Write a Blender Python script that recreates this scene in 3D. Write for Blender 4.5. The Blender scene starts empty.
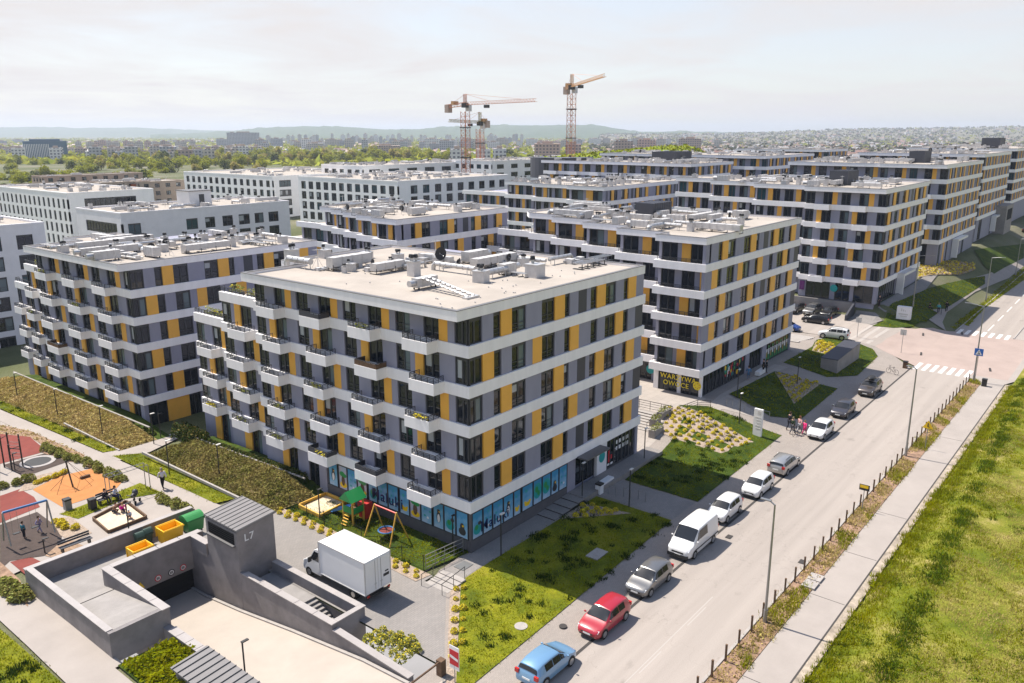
import bpy, bmesh, math, random
import numpy as np
from mathutils import Vector, Matrix
random.seed(7)
rng = np.random.default_rng(5)
SC = bpy.context.scene
COL = SC.collection
PI = math.pi

HAZE, VEIL, VEIL_TOP, SUN, EXPO, SKYS = 1.2e-4, (4.12, 3.92, 3.9), .0, 5.0, .66, .13
# ------------------------------------------------------------------ camera model (used to survey the ground plan)
F, YAW, PIT, CAMH = 811.0, math.radians(38.8), math.radians(14.39), 30.0
CY, SY = math.cos(YAW), math.sin(YAW)
FW = np.array([CY*math.cos(PIT), SY*math.cos(PIT), -math.sin(PIT)])
RT = np.array([SY, -CY, 0.0])
DN = np.cross(FW, RT)

def ray(px, py):
    return FW + (px-512)/F*RT + (py-341.5)/F*DN

def sm(a, b, x):
    t = min(1, max(0, (x-a)/(b-a)))
    return t*t*(3-2*t)

BX = [(-1e5, 0), (66, 0), (72.5, 1.2), (114, 1.2), (119, .5), (130, .9), (135.6, 1.25), (137.5, 3.3), (160, 3.6), (178, 4.2), (220, 4.6), (300, 4.6), (700, 0), (1e6, 0)]
def base(x):
    for (xa, a), (xb, b) in zip(BX, BX[1:]):
        if x <= xb:
            return a + (b-a)*max(0, (x-xa))/(xb-xa)
    return 0
def gh(x, y):
    """height of the terrain"""
    t = sm(27, 36.5, y) if x < 125 else min(1, max(0, (y-24.5)/9.0))
    z = base(x)*t
    z += -0.02*min(60, max(0, y-50))*(1-sm(58, 75, x))
    return z

def gp(px, py, z=0.0):
    v = ray(px, py); t = (z-CAMH)/v[2]
    return (v[0]*t, v[1]*t)
def gpg(px, py):
    z = 0
    for _ in range(12):
        x, y = gp(px, py, z); z = .5*z + .5*gh(x, y)
    return gp(px, py, z)
def far(px, d):
    """plan position at horizontal forward distance d in the direction of column px"""
    k = (px-512)/F*math.cos(PIT)
    return (d*(CY+k*SY), d*(SY-k*CY))

# ------------------------------------------------------------------ materials
MATS = {}
def new_mat(name):
    m = bpy.data.materials.new(name); m.use_nodes = True
    nt = m.node_tree; b = nt.nodes['Principled BSDF']
    MATS[name] = m
    return m, nt, b
def mat(name, col, rough=.6, spec=.5, metal=0, nscale=0, namt=.15, bump=0, bscale=None, col2=None, isl=0, stretch=None, tr=0):
    m, nt, b = new_mat(name)
    N, L = nt.nodes, nt.links
    b.inputs['Base Color'].default_value = (*col, 1)
    b.inputs['Roughness'].default_value = rough
    b.inputs['Metallic'].default_value = metal
    b.inputs['Specular IOR Level'].default_value = spec
    src = None
    if nscale or bump:
        tc = N.new('ShaderNodeTexCoord'); vec = tc.outputs['Object']
        if stretch:
            mp = N.new('ShaderNodeMapping'); mp.inputs['Scale'].default_value = stretch
            L.new(vec, mp.inputs[0]); vec = mp.outputs[0]
    if nscale:
        n = N.new('ShaderNodeTexNoise'); n.inputs['Scale'].default_value = nscale; n.inputs['Detail'].default_value = 6; n.inputs['Roughness'].default_value = .62
        L.new(vec, n.inputs['Vector'])
        r = N.new('ShaderNodeValToRGB')
        c2 = col2 or tuple(min(1, c*(1+namt)) for c in col); c1 = col if col2 else tuple(c*(1-namt) for c in col)
        r.color_ramp.elements[0].position = .32; r.color_ramp.elements[1].position = .68
        r.color_ramp.elements[0].color = (*c1, 1); r.color_ramp.elements[1].color = (*c2, 1)
        L.new(n.outputs['Fac'], r.inputs[0]); src = r.outputs[0]
    if isl:
        g = N.new('ShaderNodeNewGeometry'); mm = N.new('ShaderNodeHueSaturation')
        mr = N.new('ShaderNodeMapRange'); mr.inputs[3].default_value = 1-isl; mr.inputs[4].default_value = 1+isl
        L.new(g.outputs['Random Per Island'], mr.inputs[0]); L.new(mr.outputs[0], mm.inputs['Value'])
        mh = N.new('ShaderNodeMapRange'); mh.inputs[3].default_value = .5-isl*.05; mh.inputs[4].default_value = .5+isl*.05
        L.new(g.outputs['Random Per Island'], mh.inputs[0]); L.new(mh.outputs[0], mm.inputs['Hue'])
        if src: L.new(src, mm.inputs['Color'])
        else: mm.inputs['Color'].default_value = (*col, 1)
        src = mm.outputs[0]
    if src: L.new(src, b.inputs['Base Color'])
    if tr:
        t = N.new('ShaderNodeBsdfTranslucent'); ms = N.new('ShaderNodeMixShader'); ms.inputs[0].default_value = tr; t.inputs[0].default_value = (*col, 1)
        if src: L.new(src, t.inputs[0])
        L.new(b.outputs[0], ms.inputs[1]); L.new(t.outputs[0], ms.inputs[2]); L.new(ms.outputs[0], N['Material Output'].inputs[0])
    if bump:
        n2 = N.new('ShaderNodeTexNoise'); n2.inputs['Scale'].default_value = bscale or nscale*4; n2.inputs['Detail'].default_value = 4
        L.new(vec, n2.inputs['Vector'])
        bp = N.new('ShaderNodeBump'); bp.inputs['Strength'].default_value = bump; bp.inputs['Distance'].default_value = .1
        L.new(n2.outputs['Fac'], bp.inputs['Height']); L.new(bp.outputs[0], b.inputs['Normal'])
    return m

def paving(name, c1, c2, sx, sy, mortar, scale=1.0, dirt=.12, big=.25, rot=0):
    """small pavers with joints, tone changes from stone to stone, and large worn patches"""
    m, nt, b = new_mat(name); N, L = nt.nodes, nt.links
    tc = N.new('ShaderNodeTexCoord')
    mp = N.new('ShaderNodeMapping'); mp.inputs['Rotation'].default_value = (0, 0, rot)
    L.new(tc.outputs['Object'], mp.inputs[0])
    br = N.new('ShaderNodeTexBrick'); br.inputs['Scale'].default_value = scale
    br.inputs['Color1'].default_value = (*c1, 1); br.inputs['Color2'].default_value = (*c2, 1); br.inputs['Mortar'].default_value = (*mortar, 1)
    br.inputs['Mortar Size'].default_value = .012; br.inputs['Brick Width'].default_value = sx; br.inputs['Row Height'].default_value = sy
    L.new(mp.outputs[0], br.inputs['Vector'])
    n = N.new('ShaderNodeTexNoise'); n.inputs['Scale'].default_value = big; n.inputs['Detail'].default_value = 8; n.inputs['Roughness'].default_value = .65
    L.new(tc.outputs['Object'], n.inputs['Vector'])
    mr = N.new('ShaderNodeMapRange'); mr.inputs[1].default_value = .3; mr.inputs[2].default_value = .7; mr.inputs[3].default_value = 1-dirt; mr.inputs[4].default_value = 1+dirt*.6
    L.new(n.outputs['Fac'], mr.inputs[0])
    mx = N.new('ShaderNodeMix'); mx.data_type = 'RGBA'; mx.blend_type = 'MULTIPLY'; mx.inputs[0].default_value = 1
    L.new(br.outputs['Color'], mx.inputs[6]); L.new(mr.outputs[0], mx.inputs[7])
    L.new(mx.outputs[2], b.inputs['Base Color'])
    b.inputs['Roughness'].default_value = .85; b.inputs['Specular IOR Level'].default_value = .25
    return m

def lawn_mat(name, cols, scale=.35):
    """grass floor: clumps, dry patches and fine blades as colour of the sward itself"""
    m, nt, b = new_mat(name); N, L = nt.nodes, nt.links
    tc = N.new('ShaderNodeTexCoord')
    n = N.new('ShaderNodeTexNoise'); n.inputs['Scale'].default_value = scale; n.inputs['Detail'].default_value = 9; n.inputs['Roughness'].default_value = .68
    L.new(tc.outputs['Object'], n.inputs['Vector'])
    r = N.new('ShaderNodeValToRGB'); e = r.color_ramp.elements
    e[0].position, e[0].color = .3, (*cols[0], 1); e[1].position, e[1].color = .7, (*cols[-1], 1)
    for i, c in enumerate(cols[1:-1]):
        q = e.new(.3+.4*(i+1)/(len(cols)-1)); q.color = (*c, 1)
    L.new(n.outputs['Fac'], r.inputs[0])
    n2 = N.new('ShaderNodeTexNoise'); n2.inputs['Scale'].default_value = 9; n2.inputs['Detail'].default_value = 5
    L.new(tc.outputs['Object'], n2.inputs['Vector'])
    mr = N.new('ShaderNodeMapRange'); mr.inputs[1].default_value = .3; mr.inputs[2].default_value = .7; mr.inputs[3].default_value = .7; mr.inputs[4].default_value = 1.25
    L.new(n2.outputs['Fac'], mr.inputs[0])
    mx = N.new('ShaderNodeMix'); mx.data_type = 'RGBA'; mx.blend_type = 'MULTIPLY'; mx.inputs[0].default_value = 1
    L.new(r.outputs[0], mx.inputs[6]); L.new(mr.outputs[0], mx.inputs[7]); L.new(mx.outputs[2], b.inputs['Base Color'])
    bp = N.new('ShaderNodeBump'); bp.inputs['Strength'].default_value = .6; bp.inputs['Distance'].default_value = .12
    L.new(n2.outputs['Fac'], bp.inputs['Height']); L.new(bp.outputs[0], b.inputs['Normal'])
    b.inputs['Roughness'].default_value = .9; b.inputs['Specular IOR Level'].default_value = .15
    return m

M = {}
M['white'] = mat('white_render', (.85, .82, .805), .85, .12, nscale=1.3, namt=.05, stretch=(1, 1, .12))
M['grey'] = mat('grey_render', (.275, .272, .335), .75, .25, nscale=1.0, namt=.06, stretch=(1, 1, .3))
M['yellow'] = mat('ochre_panel', (.80, .41, .062), .5, .4, nscale=.8, namt=.05)
M['dark'] = mat('anthracite_metal', (.035, .037, .042), .45, .5)
M['darkpan'] = mat('anthracite_panel', (.05, .052, .065), .5, .4)
M['core'] = mat('dark_interior', (.02, .02, .022), .9, .1)
M['plinth'] = mat('plinth_render', (.10, .098, .105), .8, .2, nscale=1.5, namt=.1)
M['membrane'] = mat('roof_membrane', (.37, .325, .28), .85, .2, nscale=.22, namt=.13)
M['coping'] = mat('coping_metal', (.13, .125, .125), .5, .4, metal=.1)
M['galv'] = mat('galvanised_sheet', (.50, .49, .48), .4, .5, metal=.5, nscale=2, namt=.12)
M['unit'] = mat('light_grey_plastic', (.52, .50, .48), .5, .4, nscale=2, namt=.1)
M['cowl'] = mat('black_rubber', (.03, .03, .032), .6, .3)
M['lightwall'] = mat('light_grey_render', (.74, .72, .73), .7, .3, nscale=.7, namt=.05)
M['cream'] = mat('cream_render', (.88, .86, .84), .7, .3, nscale=.7, namt=.04, stretch=(1, 1, .3))
M['concrete'] = mat('concrete', (.27, .25, .235), .85, .2, nscale=.8, namt=.13, bump=.1, bscale=14)
M['concdark'] = mat('dark_concrete_render', (.225, .205, .20), .85, .2, nscale=.9, namt=.16, bump=.25, bscale=22)
M['capstone'] = mat('cap_sheet', (.33, .30, .285), .5, .4, nscale=1.2, namt=.08)
M['seamroof'] = mat('standing_seam_zinc', (.175, .165, .163), .6, .3, metal=.0, nscale=.9, namt=.08)
def asphalt():
    m, nt, b = new_mat('pale_worn_asphalt'); N, L = nt.nodes, nt.links
    tc = N.new('ShaderNodeTexCoord'); last = None
    def layer(sc, scale, lo, hi, det=6, a=.3, z=.7):
        nonlocal last
        mp = N.new('ShaderNodeMapping'); mp.inputs['Scale'].default_value = sc; L.new(tc.outputs['Object'], mp.inputs[0])
        n = N.new('ShaderNodeTexNoise'); n.inputs['Scale'].default_value = scale; n.inputs['Detail'].default_value = det; L.new(mp.outputs[0], n.inputs['Vector'])
        r = N.new('ShaderNodeMapRange'); r.inputs[1].default_value = a; r.inputs[2].default_value = z; r.inputs[3].default_value = lo; r.inputs[4].default_value = hi; L.new(n.outputs['Fac'], r.inputs[0])
        x = N.new('ShaderNodeMix'); x.data_type = 'RGBA'; x.blend_type = 'MULTIPLY'; x.inputs[0].default_value = 1
        if last is None: x.inputs[6].default_value = (.335, .292, .258, 1)
        else: L.new(last, x.inputs[6])
        L.new(r.outputs[0], x.inputs[7]); last = x.outputs[2]
    layer((.03, 1, 1), 1.1, .90, 1.06); layer((.25, 1, 1), .16, .93, 1.05); layer((1, 1, 1), 14, .93, 1.05, 3); layer((.5, .8, 1), .9, .80, 1.0, 8, .26, .36)
    v = N.new('ShaderNodeTexVoronoi'); v.feature = 'DISTANCE_TO_EDGE'; v.inputs['Scale'].default_value = .11
    n = N.new('ShaderNodeTexNoise'); n.inputs['Scale'].default_value = .8; n.inputs['Detail'].default_value = 6; L.new(tc.outputs['Object'], n.inputs['Vector'])
    mx = N.new('ShaderNodeMix'); mx.data_type = 'VECTOR'; mx.inputs[0].default_value = .35; L.new(tc.outputs['Object'], mx.inputs[4]); 
    sc = N.new('ShaderNodeVectorMath'); sc.operation = 'SCALE'; sc.inputs['Scale'].default_value = 6; L.new(n.outputs['Color'], sc.inputs[0])
    ad = N.new('ShaderNodeVectorMath'); L.new(tc.outputs['Object'], ad.inputs[0]); L.new(sc.outputs[0], ad.inputs[1]); L.new(ad.outputs[0], v.inputs['Vector'])
    r = N.new('ShaderNodeMapRange'); r.inputs[1].default_value = 0; r.inputs[2].default_value = .006; r.inputs[3].default_value = .80; r.inputs[4].default_value = 1; L.new(v.outputs['Distance'], r.inputs[0])
    x = N.new('ShaderNodeMix'); x.data_type = 'RGBA'; x.blend_type = 'MULTIPLY'; x.inputs[0].default_value = 1; L.new(last, x.inputs[6]); L.new(r.outputs[0], x.inputs[7])
    L.new(x.outputs[2], b.inputs['Base Color']); b.inputs['Roughness'].default_value = .88; b.inputs['Specular IOR Level'].default_value = .2
    return m
M['asphalt'] = asphalt()
M['ramp'] = mat('ramp_concrete', (.385, .335, .285), .85, .2, nscale=.35, namt=.07, bump=.1, bscale=20)
M['redasphalt'] = mat('red_asphalt', (.345, .27, .235), .9, .2, nscale=.3, namt=.08)
M['paint'] = mat('road_paint', (.66, .62, .58), .8, .25, nscale=3, namt=.2)
M['faded'] = mat('faded_line', (.39, .35, .315), .85, .2)
M['navy'] = mat('navy_lettering', (.008, .02, .10), .4, .4)
M['joint'] = mat('gutter_joint', (.055, .05, .047), .9, .2)
M['pave'] = paving('beige_pavers', (.31, .268, .235), (.275, .24, .212), .4, .2, (.20, .175, .155), 2.0)
M['pavegrey'] = paving('grey_pavers', (.255, .232, .215), (.228, .21, .196), .5, .25, (.165, .15, .138), 1.6)
M['slab'] = paving('pale_slabs', (.36, .318, .28), (.33, .293, .26), .6, .6, (.26, .23, .205), .6)
M['path'] = mat('path_concrete', (.325, .286, .256), .88, .2, nscale=.4, namt=.07, bump=.08, bscale=25)
M['kerb'] = mat('kerb_stone', (.34, .31, .285), .85, .2, nscale=2, namt=.1)
M['redrub'] = mat('red_rubber', (.19, .048, .038), .9, .2, nscale=.9, namt=.12)
M['orrub'] = mat('orange_rubber', (.42, .18, .062), .9, .2, nscale=.9, namt=.08)
M['dkrub'] = mat('dark_rubber', (.068, .05, .043), .9, .2, nscale=1.2, namt=.15)
M['sand'] = mat('sand', (.62, .50, .36), .95, .1, nscale=1.5, namt=.1, bump=.4, bscale=9)
M['mulch'] = mat('wood_mulch', (.30, .205, .14), .95, .1, nscale=5, namt=.35, bump=.5, bscale=20)
M['gravel'] = mat('pink_gravel', (.345, .27, .21), .95, .1, nscale=7, namt=.35, bump=.6, bscale=25)
M['soilpale'] = mat('pale_dry_soil', (.33, .275, .215), .95, .1, nscale=1.5, namt=.35, bump=.5, bscale=10)
M['soil'] = mat('dry_soil', (.27, .175, .12), .95, .1, nscale=2, namt=.35, bump=.5, bscale=10)
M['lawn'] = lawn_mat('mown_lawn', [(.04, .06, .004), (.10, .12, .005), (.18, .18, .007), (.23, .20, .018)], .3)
M['lawn2'] = lawn_mat('shade_deepened_lawn', [(.015, .034, .004), (.04, .065, .005), (.085, .11, .007)], .5)  # darker copy of the lawn: shade from the blocks put into its green
M['field'] = lawn_mat('rough_field', [(.06, .08, .005), (.12, .14, .008), (.20, .19, .028), (.36, .28, .12)], .3)
M['bank'] = lawn_mat('bank_floor', [(.09, .085, .02), (.19, .15, .055), (.32, .235, .125)], .6)
M['plain'] = lawn_mat('plain_ground', [(.055, .07, .02), (.12, .125, .06), (.20, .175, .135)], .02)
M['blade'] = mat('grass_blades', (.33, .315, .005), .85, .03, nscale=.35, col2=(.17, .195, .005), isl=.35, tr=.5)
M['bladedry'] = mat('dry_grass_blades', (.48, .37, .15), .85, .05, nscale=.4, col2=(.30, .26, .05), isl=.3, tr=.3)
M['leafbank'] = mat('bank_leaves', (.28, .215, .075), .8, .08, nscale=.35, col2=(.13, .135, .025), isl=.4, tr=.25)
M['leafbrown'] = mat('brown_bank_leaves', (.48, .35, .15), .8, .08, nscale=.4, col2=(.33, .26, .07), isl=.35, tr=.25)
M['leafgreen'] = mat('green_leaves', (.20, .22, .03), .7, .12, nscale=2, col2=(.36, .35, .11), isl=.35, tr=.3)
M['leafdark'] = mat('dark_leaves', (.05, .075, .014), .7, .1, isl=.35, tr=.3)
M['leafyel'] = mat('golden_leaves', (.76, .62, .045), .7, .1, isl=.2, tr=.3)
M['leafspring'] = mat('spring_leaves', (.42, .40, .04), .8, .05, nscale=.05, col2=(.24, .27, .03), isl=.3, tr=.4)
M['leafolive'] = mat('olive_leaves', (.48, .38, .13), .8, .05, nscale=.05, col2=(.34, .30, .08), isl=.3, tr=.4)
M['bladedark'] = mat('dark_tuft_blades', (.028, .055, .005), .8, .05, isl=.35, tr=.3)
M['leafdull'] = mat('dull_far_leaves', (.19, .175, .12), .9, .05, nscale=.02, col2=(.12, .125, .06), isl=.3)
M['blademid'] = mat('mid_tuft_blades', (.085, .125, .006), .8, .05, isl=.35, tr=.35)
M['bark'] = mat('bark', (.09, .065, .05), .9, .1)
M['wood'] = mat('weathered_wood', (.13, .08, .05), .8, .2, nscale=4, namt=.3)
M['woodyel'] = mat('yellow_wood', (.62, .36, .06), .6, .3, nscale=3, namt=.1)
M['steel'] = mat('lamp_steel', (.30, .30, .30), .4, .5, metal=.7)
M['blacksteel'] = mat('black_steel', (.025, .024, .024), .5, .4)
M['blue'] = mat('blue_paint', (.05, .16, .36), .4, .5)
M['red'] = mat('red_paint', (.5, .035, .03), .4, .5)
M['green'] = mat('green_paint', (.02, .26, .07), .4, .5)
M['binyel'] = mat('yellow_plastic', (.80, .45, .012), .4, .5)
M['bingrn'] = mat('green_plastic', (.035, .23, .06), .4, .5)
M['bindk'] = mat('dark_green_plastic', (.03, .06, .045), .5, .4)
M['rubber'] = mat('tyre', (.02, .02, .02), .8, .2)
M['rim'] = mat('alloy', (.5, .5, .5), .3, .5, metal=.8)
M['headlamp'] = mat('headlamp_glass', (.72, .74, .76), .12, .8)
M['tail'] = mat('tail_lamp', (.45, .02, .015), .2, .6)
M['platew'] = mat('number_plate', (.75, .75, .72), .5, .4)
M['whitepl'] = mat('white_sheet', (.72, .71, .70), .4, .5, nscale=.8, namt=.02)
M['signblue'] = mat('sign_blue', (.02, .12, .42), .5, .4)
M['signred'] = mat('sign_red', (.50, .02, .03), .5, .4)
M['signyel'] = mat('sign_yellow', (.82, .52, .01), .5, .4)
M['letyel'] = mat('yellow_lettering', (.85, .68, .03), .5, .4)
M['teal'] = mat('teal_disc', (.015, .30, .30), .5, .4)
M['skin'] = mat('skin', (.52, .32, .23), .6, .3)
M['hair'] = mat('dark_hair', (.04, .025, .018), .7, .3)
M['cranered'] = mat('crane_red_paint', (.50, .21, .12), .5, .4)
M['craneyel'] = mat('crane_ochre_paint', (.50, .27, .11), .5, .4)
M['craneolv'] = mat('crane_olive_paint', (.20, .16, .03), .5, .4)
M['palecol'] = mat('pale_metal', (.62, .60, .56), .5, .4)

def glass(name, col, rough=.04, blind=None):
    m, nt, b = new_mat(name)
    b.inputs['Base Color'].default_value = (*col, 1); b.inputs['Roughness'].default_value = rough
    b.inputs['IOR'].default_value = 1.55; b.inputs['Specular IOR Level'].default_value = .5
    return m
M['glass'] = glass('dark_window_glass', (.009, .014, .021))
M['glass2'] = glass('teal_window_glass', (.02, .06, .075))
M['blind'] = glass('blind_behind_glass', (.36, .38, .39), .25)
M['curtain'] = glass('curtain_behind_glass', (.11, .15, .165), .2)
M['carglass'] = mat('car_glass', (.015, .017, .02), .08, .5)
M['poster'] = None

def poster():
    m, nt, b = new_mat('blue_window_film'); N, L = nt.nodes, nt.links
    tc = N.new('ShaderNodeTexCoord'); sp = N.new('ShaderNodeSeparateXYZ'); L.new(tc.outputs['Object'], sp.inputs[0])
    n = N.new('ShaderNodeTexNoise'); n.inputs['Scale'].default_value = 1.1; n.inputs['Detail'].default_value = 3
    L.new(tc.outputs['Object'], n.inputs['Vector'])
    ad = N.new('ShaderNodeMath'); ad.operation = 'MULTIPLY_ADD'; ad.inputs[1].default_value = .9; L.new(n.outputs['Fac'], ad.inputs[0])
    sc = N.new('ShaderNodeMath'); sc.operation = 'MULTIPLY'; sc.inputs[1].default_value = .33; L.new(sp.outputs['Z'], sc.inputs[0])
    L.new(sc.outputs[0], ad.inputs[2])
    r = N.new('ShaderNodeValToRGB'); e = r.color_ramp.elements
    e[0].position, e[0].color = .28, (.52, .60, .70, 1); e[1].position, e[1].color = 1.0, (.06, .28, .50, 1)
    q = e.new(.62); q.color = (.24, .46, .64, 1)
    L.new(ad.outputs[0], r.inputs[0]); L.new(r.outputs[0], b.inputs['Base Color'])
    b.inputs['Roughness'].default_value = .25
    return m
M['poster'] = poster()
M['posterpink'] = mat('pink_window_film', (.55, .42, .46), .25, .5, nscale=1.3, col2=(.30, .45, .62))

def paint(name, col, metal=.0):
    m, nt, b = new_mat(name)
    b.inputs['Base Color'].default_value = (*col, 1); b.inputs['Roughness'].default_value = .32; b.inputs['Metallic'].default_value = metal
    b.inputs['Coat Weight'].default_value = .7; b.inputs['Coat Roughness'].default_value = .06
    return m

# ------------------------------------------------------------------ mesh building
class MB:
    def __init__(s): s.v = []; s.f = []; s.m = []
    def add(s, vs, fs, m=0):
        o = len(s.v); s.v += [tuple(map(float, v)) for v in vs]
        s.f += [tuple(i+o for i in f) for f in fs]; s.m += [m]*len(fs)
        return s
    def box(s, x0, x1, y0, y1, z0, z1, m=0):
        return s.add([(x0,y0,z0),(x1,y0,z0),(x1,y1,z0),(x0,y1,z0),(x0,y0,z1),(x1,y0,z1),(x1,y1,z1),(x0,y1,z1)],
                     [(0,3,2,1),(4,5,6,7),(0,1,5,4),(1,2,6,5),(2,3,7,6),(3,0,4,7)], m)
    def quad(s, a, b, c, d, m=0): return s.add([a,b,c,d], [(0,1,2,3)], m)
    def prism(s, poly, z0, z1, m=0, top=None):
        n = len(poly)
        if sum(poly[i][0]*poly[(i+1)%n][1]-poly[(i+1)%n][0]*poly[i][1] for i in range(n)) < 0: poly = poly[::-1]
        vs = [(x,y,z0) for x,y in poly]+[(x,y,z1) for x,y in poly]
        s.add(vs, [tuple(range(n-1,-1,-1))]+[(i,(i+1)%n,n+(i+1)%n,n+i) for i in range(n)], m)
        s.add([(x,y,z1) for x,y in poly], [tuple(range(n))], m if top is None else top)
        return s
    def tube(s, p, q, r, n=6, m=0, r2=None, cap=True):
        p, q = Vector(p), Vector(q); d = (q-p)
        if d.length < 1e-6: return s
        d.normalize(); a = d.orthogonal().normalized(); b = d.cross(a); r2 = r if r2 is None else r2
        vs = [p+(a*math.cos(2*PI*i/n)+b*math.sin(2*PI*i/n))*r for i in range(n)]+[q+(a*math.cos(2*PI*i/n)+b*math.sin(2*PI*i/n))*r2 for i in range(n)]
        fs = [(i,(i+1)%n,n+(i+1)%n,n+i) for i in range(n)]
        if cap: fs += [tuple(range(n-1,-1,-1)), tuple(range(n,2*n))]
        return s.add(vs, fs, m)
    def ball(s, c, rx, ry, rz, m=0, n=10, k=6):
        vs = []; fs = []
        for j in range(k+1):
            t = PI*j/k
            for i in range(n):
                a = 2*PI*i/n
                vs.append((c[0]+rx*math.sin(t)*math.cos(a), c[1]+ry*math.sin(t)*math.sin(a), c[2]+rz*math.cos(t)))
        for j in range(k):
            for i in range(n):
                fs.append((j*n+i, (j+1)*n+i, (j+1)*n+(i+1)%n, j*n+(i+1)%n))
        return s.add(vs, fs, m)
    def mesh(s, name, mats, smooth=False):
        me = bpy.data.meshes.new(name); me.from_pydata(s.v, [], s.f)
        for k in (mats if isinstance(mats, (list, tuple)) else [mats]): me.materials.append(k if not isinstance(k, str) else M[k])
        if len(set(s.m)) > 1: me.polygons.foreach_set('material_index', s.m)
        if smooth: me.polygons.foreach_set('use_smooth', [True]*len(s.f))
        me.update()
        return me
    def build(s, name, mats, parent=None, loc=(0,0,0), rz=0, smooth=False):
        return ob(name, s.mesh(name, mats, smooth), parent, loc, rz)

def ob(name, me, parent=None, loc=(0,0,0), rz=0):
    o = bpy.data.objects.new(name, me); COL.objects.link(o)
    o.location = loc; o.rotation_euler = (0, 0, rz)
    if parent: o.parent = parent
    return o
def empty(name, loc=(0,0,0), rz=0):
    o = ob(name, None, None, loc, rz); o.empty_display_size = .3
    return o
def tag(o, label=None, cat=None, group=None, kind=None):
    if label: o['label'] = label
    if cat: o['category'] = cat
    if group: o['group'] = group
    if kind: o['kind'] = kind
    return o
def copy_tree(o, parent=None):
    c = o.copy(); COL.objects.link(c); c.parent = parent
    for ch in list(o.children): copy_tree(ch, c)
    return c
def text_mesh(body, size, ext=.02, name='lettering'):
    cu = bpy.data.curves.new(name, 'FONT'); cu.body = body; cu.size = size; cu.extrude = ext; cu.align_x = 'CENTER'; cu.offset = size*.006; cu.space_character = 1.12
    o = bpy.data.objects.new(name, cu); COL.objects.link(o)
    dg = bpy.context.evaluated_depsgraph_get()
    me = bpy.data.meshes.new_from_object(o.evaluated_get(dg)); me.name = name
    bpy.data.objects.remove(o); bpy.data.curves.remove(cu)
    return me

def offset_path(path, d, closed=False):
    """offset an axis-aligned or general polyline sideways (positive = to the right of travel)"""
    n = len(path); out = []
    for i in range(n):
        p = path[i]
        a = path[(i-1) % n] if (closed or i > 0) else None
        b = path[(i+1) % n] if (closed or i < n-1) else None
        ns = []
        for q, r in ((a, p), (p, b)):
            if q is None or r is None: continue
            dx, dy = r[0]-q[0], r[1]-q[1]; l = math.hypot(dx, dy) or 1
            ns.append((dy/l, -dx/l))
        if len(ns) == 1: out.append((p[0]+ns[0][0]*d, p[1]+ns[0][1]*d))
        else:
            k = 1+ns[0][0]*ns[1][0]+ns[0][1]*ns[1][1]
            k = max(k, .2)
            out.append((p[0]+(ns[0][0]+ns[1][0])*d/k, p[1]+(ns[0][1]+ns[1][1])*d/k))
    return out
def strip(mb, path, o, i, z0, z1, m=0, closed=False):
    """a wall strip along a polyline between two side offsets"""
    A = offset_path(path, o, closed); B = offset_path(path, i, closed); n = len(path)
    for k in range(n if closed else n-1):
        a, b, c, d = A[k], A[(k+1) % n], B[(k+1) % n], B[k]
        vs = [(*a,z0),(*b,z0),(*c,z0),(*d,z0),(*a,z1),(*b,z1),(*c,z1),(*d,z1)]
        fs = [(0,3,2,1),(4,5,6,7),(0,1,5,4),(2,3,7,6)]
        if not closed and k == 0: fs.append((3,0,4,7))
        if not closed and k == n-2: fs.append((1,2,6,5))
        mb.add(vs, fs, m)
    return mb

def sheet(name, poly, dz, mt, kind='structure', label=None, cat=None, step=2.0, zf=None):
    """a ground sheet that follows the terrain"""
    bm = bmesh.new(); bm.faces.new([bm.verts.new((x, y, 0)) for x, y in poly])
    xs = [p[0] for p in poly]; ys = [p[1] for p in poly]
    def cut(lo, hi, ax):
        k = math.ceil(lo/step)*step
        while k < hi:
            co = (k, 0, 0) if ax == 0 else (0, k, 0); no = (1, 0, 0) if ax == 0 else (0, 1, 0)
            bmesh.ops.bisect_plane(bm, geom=bm.verts[:]+bm.edges[:]+bm.faces[:], plane_co=co, plane_no=no, dist=1e-5)
            k += step
    if zf is None and ((max(xs) > 64 and max(ys) > 25) or max(ys) > 49):
        cut(min(xs), max(xs), 0); cut(min(ys), max(ys), 1)
    f = zf or gh
    for v in bm.verts: v.co.z = f(v.co.x, v.co.y)+dz
    bmesh.ops.recalc_face_normals(bm, faces=bm.faces[:])
    if bm.faces and sum(fc.normal.z for fc in bm.faces) < 0: bmesh.ops.reverse_faces(bm, faces=bm.faces[:])
    me = bpy.data.meshes.new(name); bm.to_mesh(me); bm.free(); me.materials.append(M[mt])
    o = ob(name, me); tag(o, label, cat, None, kind)
    return o
def px(pts): return [gpg(x, y) for x, y in pts]

def in_poly(x, y, poly):
    c = False; n = len(poly)
    for i in range(n):
        x1, y1 = poly[i]; x2, y2 = poly[i-1]
        if (y1 > y) != (y2 > y) and x < (x2-x1)*(y-y1)/(y2-y1)+x1: c = not c
    return c

def soup(name, V, per, mats, idx=None):
    """many separate small faces with per vertices each, from an array"""
    me = bpy.data.meshes.new(name); n = len(V)//per
    me.vertices.add(len(V)); me.vertices.foreach_set('co', np.asarray(V, dtype=np.float32).ravel())
    me.loops.add(n*per); me.loops.foreach_set('vertex_index', np.arange(n*per, dtype=np.int32))
    me.polygons.add(n); me.polygons.foreach_set('loop_start', np.arange(0, n*per, per, dtype=np.int32)); me.polygons.foreach_set('loop_total', np.full(n, per, dtype=np.int32))
    for k in mats: me.materials.append(M[k])
    if idx is not None: me.polygons.foreach_set('material_index', np.asarray(idx, dtype=np.int32))
    me.update(calc_edges=True); me.validate()
    return me

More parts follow.
